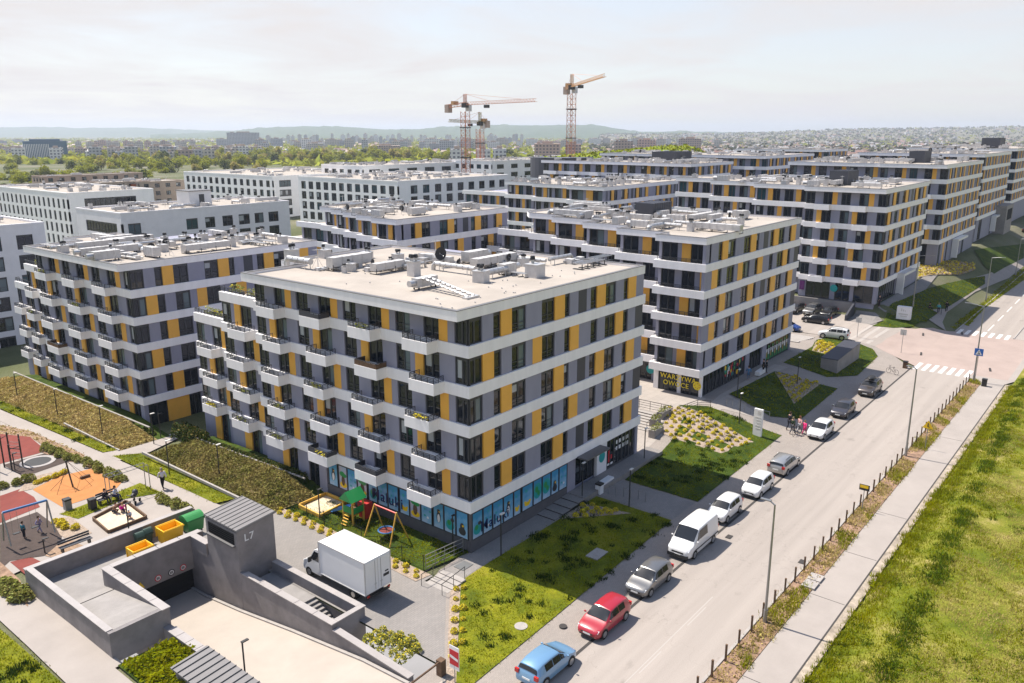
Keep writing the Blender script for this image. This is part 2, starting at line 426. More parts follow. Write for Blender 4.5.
def scatter_pts(poly, dens, keep=None):
    xs = [p[0] for p in poly]; ys = [p[1] for p in poly]
    A = (max(xs)-min(xs))*(max(ys)-min(ys)); out = []
    for _ in range(int(A*dens)):
        x = random.uniform(min(xs), max(xs)); y = random.uniform(min(ys), max(ys))
        if in_poly(x, y, poly) and (keep is None or keep(x, y)): out.append((x, y))
    return np.array(out)
def blades(P, Z, hmin, hmax, wid, k=5, spread=.12):
    """k leaning triangular blades per point"""
    n = len(P)
    if n == 0: return np.zeros((0, 3))
    P = np.repeat(P, k, 0); Z = np.repeat(Z, k); N = len(P)
    a = rng.uniform(0, 2*PI, N); h = rng.uniform(hmin, hmax, N); lean = rng.uniform(.1, .9, N)*h
    o = rng.normal(0, spread, (N, 2)); b = a+PI/2
    cx, cy = P[:, 0]+o[:, 0], P[:, 1]+o[:, 1]; w = wid*rng.uniform(.6, 1.4, N)
    v = np.empty((N, 3, 3))
    v[:, 0] = np.stack([cx-np.cos(b)*w, cy-np.sin(b)*w, Z], 1)
    v[:, 1] = np.stack([cx+np.cos(b)*w, cy+np.sin(b)*w, Z], 1)
    v[:, 2] = np.stack([cx+np.cos(a)*lean, cy+np.sin(a)*lean, Z+h], 1)
    return v.reshape(-1, 3)
def leaves(C, size, up=.35):
    """one randomly turned quad per centre"""
    n = len(C); a = rng.normal(0, 1, (n, 3)); a[:, 2] *= .6; a /= np.linalg.norm(a, axis=1)[:, None]
    b = rng.normal(0, 1, (n, 3)); b -= (b*a).sum(1)[:, None]*a; b /= np.linalg.norm(b, axis=1)[:, None]
    s = (size*rng.uniform(.6, 1.4, n))[:, None]
    v = np.empty((n, 4, 3)); v[:, 0] = C-a*s; v[:, 1] = C-b*s*.55; v[:, 2] = C+a*s; v[:, 3] = C+b*s*.55
    return v.reshape(-1, 3)
# ------------------------------------------------------------------ windows, balconies, apartment blocks
WC = {}
def win_meshes(w, h, kind, var, simple):
    key = (round(w, 1), round(h, 1), kind, var, simple)
    if key in WC: return WC[key]
    fr, pa = MB(), MB()
    b, top = .115, (.3 if kind != 'shop' else .12)
    y0, y1, yp = (.10, .19, .155) if kind != 'shop' else (.06, .16, .11)
    fr.box(0, b, y0, y1, 0, h); fr.box(w-b, w, y0, y1, 0, h)
    fr.box(b, w-b, y0, y1, 0, .1); fr.box(b, w-b, y0+.002, y1, h-top, h)
    n = 1 if w < 1.15 else (2 if w < 2.3 else max(2, round(w/1.25)))
    iw = w-2*b
    for i in range(1, n):
        fr.box(b+iw*i/n-.075, b+iw*i/n+.075, y0+.004, y1, .1, h-top)
    if kind == 'w':      # balustrade rail of the floor-length casement
        fr.box(b, w-b, y0-.05, y0-.02, .62, .66); fr.box(b, w-b, y0-.05, y0-.02, .30, .33)
    R = random.Random(hash((var, round(w*10))) & 255)
    for i in range(n):
        xa, xb = b+iw*i/n, b+iw*(i+1)/n; za, zb = .1, h-top
        if kind == 'shop': mi = 0
        elif var in (0, 1, 2): mi = 0
        elif var == 3: mi = 1
        elif var == 4: mi = 2 if i % 2 == 0 else 0
        elif var == 5: mi = 3 if i == n-1 else 0
        else: mi = 0
        if mi == 2:
            zc = zb-(zb-za)*R.choice([.35, .6, .8])
            pa.quad((xa, yp, zc), (xb, yp, zc), (xb, yp, zb), (xa, yp, zb), 2); zb = zc; mi = 0
        pa.quad((xa, yp, za), (xb, yp, za), (xb, yp, zb), (xa, yp, zb), mi)
    mats = ['dark', 'glass', 'glass2', 'blind', 'curtain']
    if simple:
        for v, f, m in ((pa.v, pa.f, pa.m),):
            fr.add(v, f, 0); fr.m[-len(m):] = [x+1 for x in m]
        WC[key] = (fr.mesh('window', mats), None)
    else:
        WC[key] = (fr.mesh('window', ['dark']), pa.mesh('pane', mats[1:]))
    return WC[key]

class Block:
    def __init__(s, name, label, cat, loc, group=None):
        s.L = Vector(loc); s.root = empty(name, loc); tag(s.root, label, cat, group)
        s.wall = MB(); s.wins = []; s.simple = False
    def part(s, mb, name, mats, parent=None, smooth=False):
        if parent is None: return mb.build(name, mats, s.root, -s.L, smooth=smooth)
        return mb.build(name, mats, parent, (0,0,0), smooth=smooth)
    def fbox(s, mb, ax, pl, ua, ub, d0, d1, z0, z1, m=0):
        if ax == 'R': mb.box(ua, ub, pl+d0, pl+d1, z0, z1, m)
        else: mb.box(pl+d0, pl+d1, ua, ub, z0, z1, m)
    def facade(s, ax, pl, z0, z1, segs, prio=0):
        for ua, ub, t in segs:
            if ub-ua < .05: continue
            if t == 'g': s.fbox(s.wall, ax, pl, ua, ub, 0, .36, z0, z1)
            elif t in 'yk':
                mb = MB(); s.fbox(mb, ax, pl, ua+.01, ub-.01, -.012, .35, z0, z1)
                s.part(mb, 'yellow_panel' if t == 'y' else 'dark_panel', ['yellow' if t == 'y' else 'darkpan'])
            elif t == 'p':
                s.fbox(s.wall, ax, pl, ua, ub, 0, .36, z0, z1, 1)
            else: s.wins.append((prio, ax, pl, ua, ub, z0, z1, t))
    def emit_windows(s):
        s.wins.sort(key=lambda w: w[0]); rest = {}
        cnt = {}
        for pr, ax, pl, ua, ub, z0, z1, t in s.wins:
            w, h = ub-ua, z1-z0
            var = random.choice([0,0,0,1,2,3,4,5,5] if t != 's' else [0])
            fm, pm = win_meshes(w, h, {'w':'w','d':'d','s':'shop','c':'c'}.get(t, 'w'), var, s.simple)
            nm = {'w':'window','d':'balcony_door','s':'shop_window','c':'corner_window'}[t]
            loc = (ua, pl, z0) if ax == 'R' else (pl, ub, z0)
            rz = 0 if ax == 'R' else -PI/2
            cnt[nm] = cnt.get(nm, 0)+1
            if cnt[nm] > 99:
                mb = rest.setdefault(nm, MB())
                for me, off in ((fm, 0), (pm, 1)):
                    if me is None: continue
                    R = Matrix.Translation(loc) @ Matrix.Rotation(rz, 4, 'Z')
                    o = len(mb.v); mb.v += [tuple(R @ v.co) for v in me.vertices]
                    for p in me.polygons: mb.f.append(tuple(i+o for i in p.vertices)); mb.m.append(p.material_index+(off if pm is not None else 0))
                continue
            k = Vector(loc)-s.L
            o = ob(nm, fm, s.root, k, rz)
            # exact width: cached meshes are rounded to 10 cm
            o.scale = (w/max(.01, max(v.co.x for v in fm.vertices)), 1, h/max(.01, max(v.co.z for v in fm.vertices)))
            if pm is not None: ob('pane', pm, o)
        for nm, mb in rest.items():
            o = s.part(mb, nm, ['dark', 'glass', 'glass2', 'blind', 'curtain']); o['kind'] = 'stuff'

# right-hand facade rhythm of the corner block, metres from its corner
ODD = [(0,1.5,'c'),(1.5,2.7,'g'),(2.7,3.55,'w'),(3.55,4.8,'y'),(4.8,6.5,'w'),(6.5,8.45,'g'),(8.45,10.15,'w'),(10.15,11.5,'y'),(11.5,12.2,'w'),(12.2,13.4,'g'),(13.4,14.6,'k'),(14.6,15.2,'g'),(15.2,16.15,'w'),(16.15,17.5,'y'),(17.5,19.15,'w'),(19.15,20.45,'g'),(20.45,21.2,'w'),(21.2,22.55,'y'),(22.55,23.85,'g')]
EVEN = [(0,1.5,'c'),(1.5,2.75,'y'),(2.75,3.6,'w'),(3.6,4.8,'g'),(4.8,6.5,'w'),(6.5,7.3,'g'),(7.3,8.5,'y'),(8.5,10.2,'w'),(10.2,11.5,'g'),(11.5,12.3,'w'),(12.3,13.55,'y'),(13.55,15.3,'g'),(15.3,16.3,'w'),(16.3,17.5,'g'),(17.5,19.2,'w'),(19.2,20.45,'y'),(20.45,21.3,'w'),(21.3,22.55,'g'),(22.55,23.85,'k')]
def rhythm(u0, u1, odd, corner=True, rep=1):
    base_ = ODD if odd else EVEN
    if not corner: base_ = [(0,1.5,'g')]+base_[1:]
    out = []; L = (u1-u0)/rep
    for r in range(rep):
        for a, b, t in base_:
            if t == 'c' and r > 0: t = 'g'
            out.append((u0+r*L+a*L/23.85, u0+r*L+b*L/23.85, t))
    return out
PO = [(1.28,1.95,'g'),(1.95,2.85,'y'),(2.85,4.45,'d'),(4.45,5.9,'g'),(5.9,7.53,'w')]
QE = [(1.28,2.85,'g'),(2.85,4.55,'d'),(4.55,5.45,'y'),(5.45,5.98,'g'),(5.98,7.53,'w')]
def bays(ya, yb, odd, first, pitch=6.25):
    """left-hand facade: one door, one window, one panel to a bay"""
    out = []; src = PO if odd else QE; k = 0
    if first: out.append((ya, ya+1.28, 'c'))
    y = ya if first else ya-1.28
    n = max(1, round((yb-y-1.28)/pitch)); s = (yb-y-1.28)/(n*pitch)
    bal = []
    for i in range(n):
        o = y+1.28+i*pitch*s
        for a, b, t in src: out.append((o+(a-1.28)*s, o+(b-1.28)*s, t))
        ba, bb = (2.9, 5.55) if odd else (2.3, 4.95)
        bal.append((o+(ba-1.28)*s, o+(bb-1.28)*s))
    return out, bal
def tooth(ya, yb, odd, first):
    L = yb-ya; out = []; k = 0
    pat = [(0,.10,'g'),(.10,.36,'d'),(.36,.54,'y'),(.54,.62,'g'),(.62,.94,'w'),(.94,1,'g')] if odd else [(0,.16,'y'),(.16,.26,'g'),(.26,.52,'w'),(.52,.66,'g'),(.66,.94,'d'),(.94,1,'g')]
    n = max(1, round(L/6.3))
    for i in range(n):
        for a, b, t in pat: out.append((ya+(i+a)*L/n, ya+(i+b)*L/n, t))
    return out

def railing(path, z, h=.42, posts=.6):
    mb = MB()
    for (a, b) in zip(path, path[1:]):
        mb.tube((*a, z+h), (*b, z+h), .034, 4); [mb.tube((*a, z+h*q), (*b, z+h*q), .022, 4) for q in (.2, .47, .74)]
        l = math.hypot(b[0]-a[0], b[1]-a[1]); n = max(1, round(l/posts))
        for i in range(n+1):
            x, y = a[0]+(b[0]-a[0])*i/n, a[1]+(b[1]-a[1])*i/n
            mb.tube((x, y, z), (x, y, z+h), .026, 4)
    return mb

def block(name, label, y0, x1, segs, z1, st, zb, ztop, gfR, gfL, back, nfl=5, simple=False, rep=1, ov=1.15, group=None, left_rows=None, wallmat='grey', top=0.0):
    """a yellow-and-grey block: segs of the left front as (ya, yb, x of the band line, storeys over the ground floor, style)"""
    x0 = segs[0][2]; log0 = segs[0][4] == 'log'
    B = Block(name, label, 'apartment block', (x0, y0, zb), group); B.simple = simple
    bh = .86; wp = lambda sg: sg[2]+(.9 if sg[4] == 'log' else 0)
    zroof = z1+nfl*st-top
    for fl in range(nfl):
        zb0 = z1+fl*st; za, zt = zb0+bh, zb0+st-(top if fl == nfl-1 else 0); odd = fl % 2 == 0
        # bands
        inc = [sg for sg in segs if sg[3] >= fl]
        path = []
        for sg in reversed(inc): path += [(sg[2], sg[1]), (sg[2], sg[0])]
        path.append((x1+.25, y0))
        band = MB(); strip(band, path, .12, -.26, zb0, za)
        if any(sg[4] == 'log' for sg in inc):
            for sg in inc:
                if sg[4] == 'log': band.box(sg[2]+.26, sg[2]+1.2, sg[0]+(.3 if sg is segs[0] else -.2), sg[1]-.2, zb0+.02, zb0+.22)
        B.part(band, 'facade_band', ['white'])
        for k, sg in enumerate(inc):
            if sg[3] == fl: continue
            w_ = wp(sg)
            first = k == 0 and sg[4] == 'bal'
            if sg[4] == 'bal':
                ss, bl = bays(sg[0], sg[1], odd, first)
                B.facade('L', w_, za, zt, ss, prio=nfl-fl)
                for (a, b) in bl:
                    mb = MB(); u = [(sg[2]-.12, b), (sg[2]-1.2, b), (sg[2]-1.2, a), (sg[2]-.12, a)]
                    strip(mb, u, 0, -.13, zb0, za-.01); mb.box(sg[2]-1.07, sg[2]-.121, a+.13, b-.13, zb0+.015, zb0+.2, 1)
                    bo = B.part(mb, 'balcony', ['white', 'plinth'])
                    if not simple:
                        rl = railing(offset_path(u, -.065), za-.01)
                        B.part(rl, 'railing', ['dark'], bo)
                        if random.random() < .22:
                            g_ = np.random.default_rng(int(a*100+fl)); nq = 46; C_q = np.column_stack([np.full(nq, sg[2]-1.14)+g_.normal(0, .06, nq), g_.uniform(a+.2, a+.2+(b-a)*.55, nq), za+.08+g_.uniform(0, .34, nq)])
                            ob('flower_box', soup('flower_box', leaves(C_q, .10), 4, [random.choice(['leafgreen', 'leafgreen', 'leafyel'])]), bo)
                        if random.random() < .10:      # reed or fabric privacy screen tied along the rail
                            sc = MB(); strip(sc, offset_path(u, -.03), 0, -.02, za-.008, za+.36)
                            B.part(sc, 'privacy_screen', [random.choice(['dark', 'wood', 'darkpan'])], bo)
            else:
                B.facade('L', w_, zb0+.22, zt, tooth(sg[0], sg[1], odd, k == 0), prio=nfl-fl)
                if not simple:
                    a, b = sg[0], sg[1]; rr = random.choice([0, .25])
                    B.part(railing([(sg[2]+.05, b-.3), (sg[2]+.05, a+.3+rr)], za), 'railing', ['dark'])
        xr0 = x0+(.0 if not log0 else .9)
        segR = rhythm(x0, x1, odd, True, rep) if not log0 else [(x0, xr0, 'g')]+[(max(a, xr0), b, 'g' if t == 'c' else t) for a, b, t in rhythm(x0, x1, odd, True, rep) if b > xr0+.1]
        B.facade('R', y0, za, zt, segR, prio=nfl-fl-.5)
    # ground floor
    B.facade('R', y0+.06, zb, z1, [(x0+a, x0+b, t) for a, b, t in gfR], prio=.2)
    for sg in segs:
        if sg is segs[0]: B.facade('L', wp(sg)+.06, zb, z1, [(y0+a, y0+b, t) for a, b, t in gfL], prio=.1)
        else:
            L = sg[1]-sg[0]
            B.facade('L', wp(sg)+.06, zb, z1, [(sg[0], sg[0]+.25*L, 'g'), (sg[0]+.25*L, sg[0]+.5*L, 'w'), (sg[0]+.5*L, sg[0]+.68*L, 'y'), (sg[0]+.68*L, sg[1], 'g')], prio=6)
    # core
    for sg in segs:
        zt = zroof+.1 if sg[3] >= nfl else z1+sg[3]*st+.18
        yy0 = sg[0]+(.37 if sg is segs[0] else 0)
        B.wall.box(wp(sg)+.37, x1, yy0, sg[1], zb-1.5, zt)
    B.wall.box(x1-.4, x1+.01, y0+.005, y0+.37, zb, zroof)
    B.part(B.wall, 'wall', [wallmat, 'plinth'])
    # terraces on the lower wings
    for k, sg in enumerate(segs):
        if sg[3] >= nfl: continue
        zt = z1+sg[3]*st; mb = MB(); mb.box(sg[2]+.26, sg[2]+9, sg[0]+.01, sg[1]-.26, zt+.185, zt+.25)
        t = B.part(mb, 'terrace', ['membrane'])
        if not simple:
            B.part(railing([(sg[2]+.5, sg[1]-.1), (sg[2]+.05, sg[1]-.1), (sg[2]+.05, sg[0]+.2)], zt+bh, .45), 'railing', ['dark'], t)
    # roof
    full = [sg for sg in segs if sg[3] >= nfl]
    out = []
    for sg in reversed(full):
        o_ = ov if sg[4] == 'bal' else .1
        out += [(sg[2]-o_, sg[1]), (sg[2]-o_, sg[0])]
    out[-1] = (out[-1][0], y0-.05)
    out.append((x1+.1, y0-.05)); out += back
    rf = MB(); inner = offset_path(out, -.3, True)
    rf.prism(inner, zroof+.01, zroof+.5)
    roof = B.part(rf, 'roof', ['membrane'])
    pr = MB(); strip(pr, out, .0, -.3, zroof, zroof+.72, closed=True); B.part(pr, 'parapet', ['white'], roof)
    cp = MB(); strip(cp, out, .025, -.33, zroof+.72, zroof+.76, closed=True); B.part(cp, 'coping', ['coping'], roof)
    B.emit_windows()
    B.roof = roof; B.zr = zroof+.5; B.inner = inner
    return B

# ---- roof plant (sub-parts of a roof)
def plant_mesh(kind, v):
    R = random.Random(v*31+len(kind)); mb = MB(); mats = ['unit', 'cowl', 'galv']
    if kind == 'ventilation_box':
        w = R.uniform(.75, 1.2); h = R.uniform(.8, 1.3); mb.box(-w/2, w/2, -w/2, w/2, 0, h); mb.box(-w/2-.05, w/2+.05, -w/2-.05, w/2+.05, h, h+.07, 2)
        for i in range(R.choice([2, 3, 4])):
            a = R.uniform(0, 6.3); r = w*.28
            x, y = r*math.cos(a+i*1.8), r*math.sin(a+i*1.8)
            mb.tube((x, y, h+.07), (x, y, h+.35), .1, 7, 2); mb.tube((x, y, h+.35), (x, y, h+.62), .19, 8, 1, r2=.15)
    elif kind == 'air_handler':
        l = R.uniform(1.8, 3.4); w = R.uniform(.8, 1.2); h = R.uniform(.8, 1.2)
        mb.box(-l/2, l/2, -w/2, w/2, .25, .25+h, 0)
        for i in range(5): mb.box(-l/2+i*l/4-.03, -l/2+i*l/4+.03, -w/2-.02, w/2+.02, .23, .27+h, 2)
        for i in (-1, 1):
            for j in (-1, 1): mb.box(i*l*.42-.06, i*l*.42+.06, j*w*.42-.06, j*w*.42+.06, 0, .25, 1)
        mb.tube((l/2, 0, .25+h/2), (l/2+R.uniform(.6, 1.5), 0, .25+h/2), h*.36, 10, 2)
    elif kind == 'air_duct':
        l = R.uniform(2.5, 6); r = R.uniform(.2, .36); z = .75
        mb.tube((-l/2, 0, z), (l/2, 0, z), r, 10, 2); n = int(l/.8)
        for i in range(n+1):
            x = -l/2+l*i/n; mb.tube((x-.03, 0, z), (x+.03, 0, z), r+.04, 10, 2)
        for x in (-l*.35, l*.35):
            for y in (-.3, .3): mb.box(x-.03, x+.03, y-.03, y+.03, 0, z)
        mb.tube((l/2, 0, z), (l/2+.3, 0, z-.25), r, 10, 2); mb.tube((l/2+.3, 0, z-.25), (l/2+.35, 0, 0), r, 10, 2)
    elif kind == 'square_duct':
        l = R.uniform(3, 7); w = R.uniform(.6, 1.1); h = R.uniform(.5, .9)
        mb.box(-l/2, l/2, -w/2, w/2, .4, .4+h, 0); n = max(2, int(l/1.1))
        for i in range(n+1): mb.box(-l/2+l*i/n-.025, -l/2+l*i/n+.025, -w/2-.03, w/2+.03, .37, .43+h, 2)
        for i in range(0, n+1, 2): mb.box(-l/2+l*i/n-.05, -l/2+l*i/n+.05, -w/2-.1, w/2+.1, 0, .08, 1); mb.box(-l/2+l*i/n-.03, -l/2+l*i/n+.03, -w/2-.08, -w/2-.04, 0, .6, 1)
    elif kind == 'cable_rack':
        l = R.uniform(2.5, 5)
        for y in (-.35, .35, 0): mb.tube((-l/2, y, .5), (l/2, y, .5), .05, 5, 2)
        for i in range(5):
            x = -l/2+l*i/4; mb.box(x-.03, x+.03, -.4, .4, .44, .48, 2); mb.box(x-.03, x+.03, -.38, -.32, 0, .45, 1); mb.box(x-.15, x+.15, -.5, .5, 0, .06, 1)
    elif kind == 'satellite_dish':
        n = 14; vs = [(0, .14, 1.1)]
        for i in range(n): a = 2*PI*i/n; vs.append((.55*math.cos(a), 0, 1.1+.55*math.sin(a)))
        mb.add(vs, [(0, 1+i, 1+(i+1) % n) for i in range(n)], 1); mb.tube((0, .15, 0), (0, .15, 1.2), .035, 6, 2); mb.tube((0, .1, 1.1), (0, -.45, .95), .02, 5, 2)
    elif kind == 'mast_aerial':
        mb.tube((0, 0, 0), (0, 0, 2.2), .03, 5, 2); mb.box(-.5, .5, -.02, .02, 2.0, 2.04, 2)
        for i in range(5): mb.box(-.45+i*.22, -.43+i*.22, -.3, .3, 2.0, 2.03, 2)
        for a in (0, 2.1, 4.2): mb.tube((.7*math.cos(a), .7*math.sin(a), 0), (0, 0, 1.2), .02, 4, 2)
    elif kind == 'stair_hatch':
        mb.box(-1.3, 1.3, -1.6, 1.6, 0, 2.3, 0); mb.box(-1.4, 1.4, -1.7, 1.7, 2.3, 2.4, 2); mb.box(-.5, .4, -1.63, -1.6, .05, 2.05, 1)
    elif kind == 'heap':
        for i in range(3):
            mb.box(-1.2+i*.9, -.5+i*.9, -.3-R.random()*.3, .3+R.random()*.3, 0, .4+R.random()*.5, R.choice([0, 2])); 
        mb.tube((-1.5, .5, .3), (1.4, .7, .3), .13, 8, 2); mb.tube((-1.2, -.6, .2), (.6, -.7, .25), .1, 8, 2)
    elif kind == 'roof_drain':
        mb.tube((0, 0, 0), (0, 0, .16), .08, 6, 1)
    return mb.mesh(kind, mats)
PM = {}
KINDS_ = ['ventilation_box']*7+['air_handler']*3+['air_duct']*4+['square_duct']*3+['cable_rack']*2+['satellite_dish', 'mast_aerial', 'heap', 'heap']
def put_plant(B, kind, x, y, rz=0, v=0, sc=1):
    if (kind, v) not in PM: PM[(kind, v)] = plant_mesh(kind, v)
    o = ob(kind, PM[(kind, v)], B.roof, (x, y, B.zr), rz); o.scale = (sc*.82,)*3
    return o
def rooftop(B, n, x0, x1, y0, y1, drains=0):
    n = int(n*1.35)
    """plant in a loose row down the middle of a roof"""
    done = []; tries = 0
    while len(done) < n and tries < n*20:
        tries += 1
        x, y = random.uniform(x0, x1), random.uniform(y0, y1)
        if not in_poly(x, y, B.inner) or any(math.hypot(x-a, y-b) < 1.45 for a, b in done): continue
        done.append((x, y)); put_plant(B, random.choice(KINDS_), x, y, random.choice([0, 0, PI/2, PI/2, PI]), random.randint(0, 3))
    for i in range(drains):
        x, y = random.uniform(*sorted((min(p[0] for p in B.inner)+1.5, max(p[0] for p in B.inner)-1))), random.uniform(min(p[1] for p in B.inner)+1, max(p[1] for p in B.inner)-1)
        if in_poly(x, y, B.inner): put_plant(B, 'roof_drain', x, y)

S5 = 2.92
# corner block in the middle of the picture
gfRA = []
A = block('apartment_block', 'six storey corner block with blue picture windows on its ground floor and white box balconies', 36.15, 64.0,
    [(36.15, 61.2, 40.15, 5, 'bal'), (61.2, 67.6, 40.75, 4, 'bal'), (67.6, 73.6, 41.4, 3, 'bal')], 3.28, S5, 0.0, 18.3,
    gfRA, [(16.5,17.5,'g'),(17.5,18.9,'d'),(18.9,20.4,'g'),(20.4,21.7,'d'),(21.7,22.6,'y'),(22.6,25.05,'g')],
    [(64.1, 50.3), (59.5, 50.3), (59.5, 64.5), (45.5, 64.5), (45.5, 61.2)], top=.15)
Bk = block('apartment_block', 'block with staircase of white balconies behind the brown planted bank, left of the corner block', 82.4, 63.5,
    [(82.4, 105.4, 39.6, 5, 'bal'), (105.4, 110.5, 40.2, 4, 'bal'), (110.5, 116, 40.8, 3, 'bal')], 1.75, S5, -1.3, 17.1,
    [(0,.3,'g'),(.3,2.6,'s'),(2.6,5.2,'y'),(5.2,6.6,'d'),(6.6,8.8,'g'),(8.8,10.4,'d'),(10.4,12,'g'),(12,13.6,'w'),(13.6,16,'g'),(16,17.4,'w'),(17.4,24,'g')],
    [(0,1.0,'g'),(1.0,2.6,'d'),(2.6,3.6,'y'),(3.6,5.6,'g'),(5.6,7.3,'d'),(7.3,8.6,'g'),(8.6,9.5,'y'),(9.5,11.2,'d'),(11.2,13.4,'g'),(13.4,14.4,'y'),(14.4,16,'d'),(16,19,'g'),(19,20.6,'d'),(20.6,23,'g')],
    [(63.6, 97), (52, 97), (52, 110), (45, 110), (45, 105.4)])
C_ = block('apartment_block', 'block with the yellow greengrocer lettering on its corner shop, right of the corner block', 37.8, 108.0,
    [(37.8, 43.9, 80.0, 5, 'log'), (43.9, 50.4, 82.4, 5, 'log'), (50.4, 57.2, 85.4, 5, 'log'), (57.2, 64.2, 88.4, 5, 'log'), (64.2, 70, 91, 5, 'log'), (70, 77, 92.5, 4, 'log'), (77, 84, 94, 3, 'log')], 3.75, 2.95, 1.2, 19.3,
    [(13.0,14.2,'g'),(18.2,19.6,'g')], [],
    [(108.1, 52), (104, 52), (104, 72), (93, 72)], simple=False)
D_ = block('apartment_block', 'block behind the row of parked dark cars, with a purple entrance and a white porch', 34.6, 163.0,
    [(34.6, 47.2, 136.4, 5, 'bal'), (47.2, 57, 138.0, 5, 'log'), (57, 67, 142.0, 5, 'log'), (67, 77, 147.5, 5, 'log')], 6.15, 2.95, 3.3, 21.7,
    [(0,1.2,'g'),(1.2,4.6,'s'),(4.6,8,'s'),(8,11,'s'),(11,15,'g'),(15,17,'w'),(17,26.6,'g')],
    [(0,.6,'g'),(.6,3.6,'s'),(3.6,4.2,'g'),(4.2,6.6,'s'),(6.6,7.4,'g'),(7.4,11.4,'s'),(11.4,12.6,'g')],
    [(163.1, 62), (156, 62), (156, 77)], simple=True)
E_ = block('apartment_block', 'block on the right facing the bright flower slope, with a white porch of its own', 34.7, 214.0,
    [(34.7, 47, 177.8, 5, 'bal'), (47, 66, 178.6, 5, 'bal')], 8.65, 2.95, 4.2, 24.2,
    [(0,1,'g'),(1,3,'w'),(3,5,'g'),(5,6.4,'y'),(6.4,8,'g'),(8,9.4,'w'),(9.4,16,'g'),(16,18,'d'),(18,24,'g'),(24,26,'w'),(26,36.2,'g')],
    [(0,2,'g'),(2,5,'w'),(5,12.3,'g')], [(214.1, 52), (200, 52), (200, 66)], simple=True, rep=2)
F_ = block('apartment_block', 'second farthest block on the right, standing behind the grey concrete substation', 35.5, 258.0,
    [(35.5, 48, 220.6, 5, 'bal'), (48, 64, 221.4, 5, 'bal')], 9.85, 2.95, 4.7, 25.4,
    [(0,4,'g'),(4,8,'w'),(8,20,'g'),(20,22,'w'),(22,37.4,'g')], [(0,3,'g'),(3,6,'w'),(6,12.5,'g')], [(258.1, 52), (240, 52), (240, 64)], simple=True, rep=2)
P_ = block('apartment_block', 'farthest block on the right, cut off by the picture edge', 36.0, 330.0,
    [(36.0, 50, 272, 5, 'bal'), (50, 66, 273, 5, 'bal')], 10.4, 2.95, 4.8, 26.0,
    [(0,58,'g')], [(0,14,'g')], [(330.1, 66)], simple=True, rep=3)
G_ = block('apartment_block', 'block with five stepped yellow bays seen over the roof of the corner block', 80.3, 98.7,
    [(80.3, 85.2, 75.2, 5, 'log'), (85.2, 90, 76.6, 5, 'log'), (90, 94.8, 78.2, 5, 'log'), (94.8, 99.6, 79.9, 5, 'log'), (99.6, 104.4, 81.6, 5, 'log'), (104.4, 112, 82.6, 4, 'log'), (112, 120, 83.8, 3, 'log')], 3.35, 2.95, .4, 18.9,
    [(0,23.5,'g')], [(.9,4.9,'g')], [(98.8, 94), (95, 94), (95, 106), (84, 106)], simple=True)
H_ = block('apartment_block', 'long block in the middle distance with a dark terrace railing under its top floor', 88.0, 175.8,
    [(88, 97, 138.6, 5, 'log'), (97, 107, 140, 5, 'log'), (107, 117, 143, 5, 'log'), (117, 133, 146.5, 4, 'log')], 4.2, 2.95, 1.5, 19.8,
    [(0,37.2,'g')], [(.9,9,'g')], [(175.9, 106), (160, 106), (160, 117)], simple=True, rep=2)
H2 = block('apartment_block', 'rear row block with a dark curved drum wall behind its roof', 90.5, 204.4,
    [(90.5, 102, 181.6, 5, 'bal'), (102, 136, 183, 5, 'bal')], 7.5, 2.95, 4.5, 23.1, [(0,22.8,'g')], [(0,11,'g')], [(204.5, 110), (195, 110), (195, 136)], simple=True)
H3 = block('apartment_block', 'rear row block third from the bright green mound, its roof full of pale ducts', 86.0, 252.0,
    [(86, 100, 215.5, 5, 'bal'), (100, 139, 217, 5, 'bal')], 8.7, 2.95, 5, 24.3, [(0,36.5,'g')], [(0,14,'g')], [(252.1, 110), (240, 110), (240, 139)], simple=True, rep=2)
H4 = block('apartment_block', 'rear row block farthest away on the right, in front of the town on the hillside', 90.0, 297.0,
    [(90, 104, 276.6, 5, 'bal'), (104, 122, 278, 5, 'bal')], 9.4, 2.95, 6, 25.0, [(0,20.4,'g')], [(0,14,'g')], [(297.1, 122)], simple=True)
rooftop(Bk, 44, 39.5, 62, 84.8, 103, 30)
rooftop(C_, 46, 84, 106, 40, 69, 25)
rooftop(D_, 44, 138, 161, 37.5, 74, 10)
for bk, n in ((E_, 36), (F_, 30), (P_, 30), (G_, 34), (H_, 46), (H2, 36), (H3, 40), (H4, 26)):
    xs = [p[0] for p in bk.inner]; ys = [p[1] for p in bk.inner]
    rooftop(bk, n, min(xs)+2, max(xs)-1.5, min(ys)+2, max(ys)-1.5, 6)
for bk, x, y, w, d, h in ((D_, 148, 45, 6, 3, 2.4), (C_, 97.5, 54, 5, 2.6, 2.1), (H2, 200, 106, 9, 7, 2.6), (E_, 196, 44, 6, 3, 2.4), (P_, 296, 46, 9, 5, 3)):
    mb = MB(); mb.box(-w/2, w/2, -d/2, d/2, 0, h); 
    for i in range(9): mb.box(-w/2+w*i/8-.03, -w/2+w*i/8+.03, -d/2-.03, d/2+.03, .05, h+.02)
    ob('louvred_plant_screen', mb.mesh('louvred_plant_screen', ['darkpan']), bk.roof, (x, y, bk.zr))

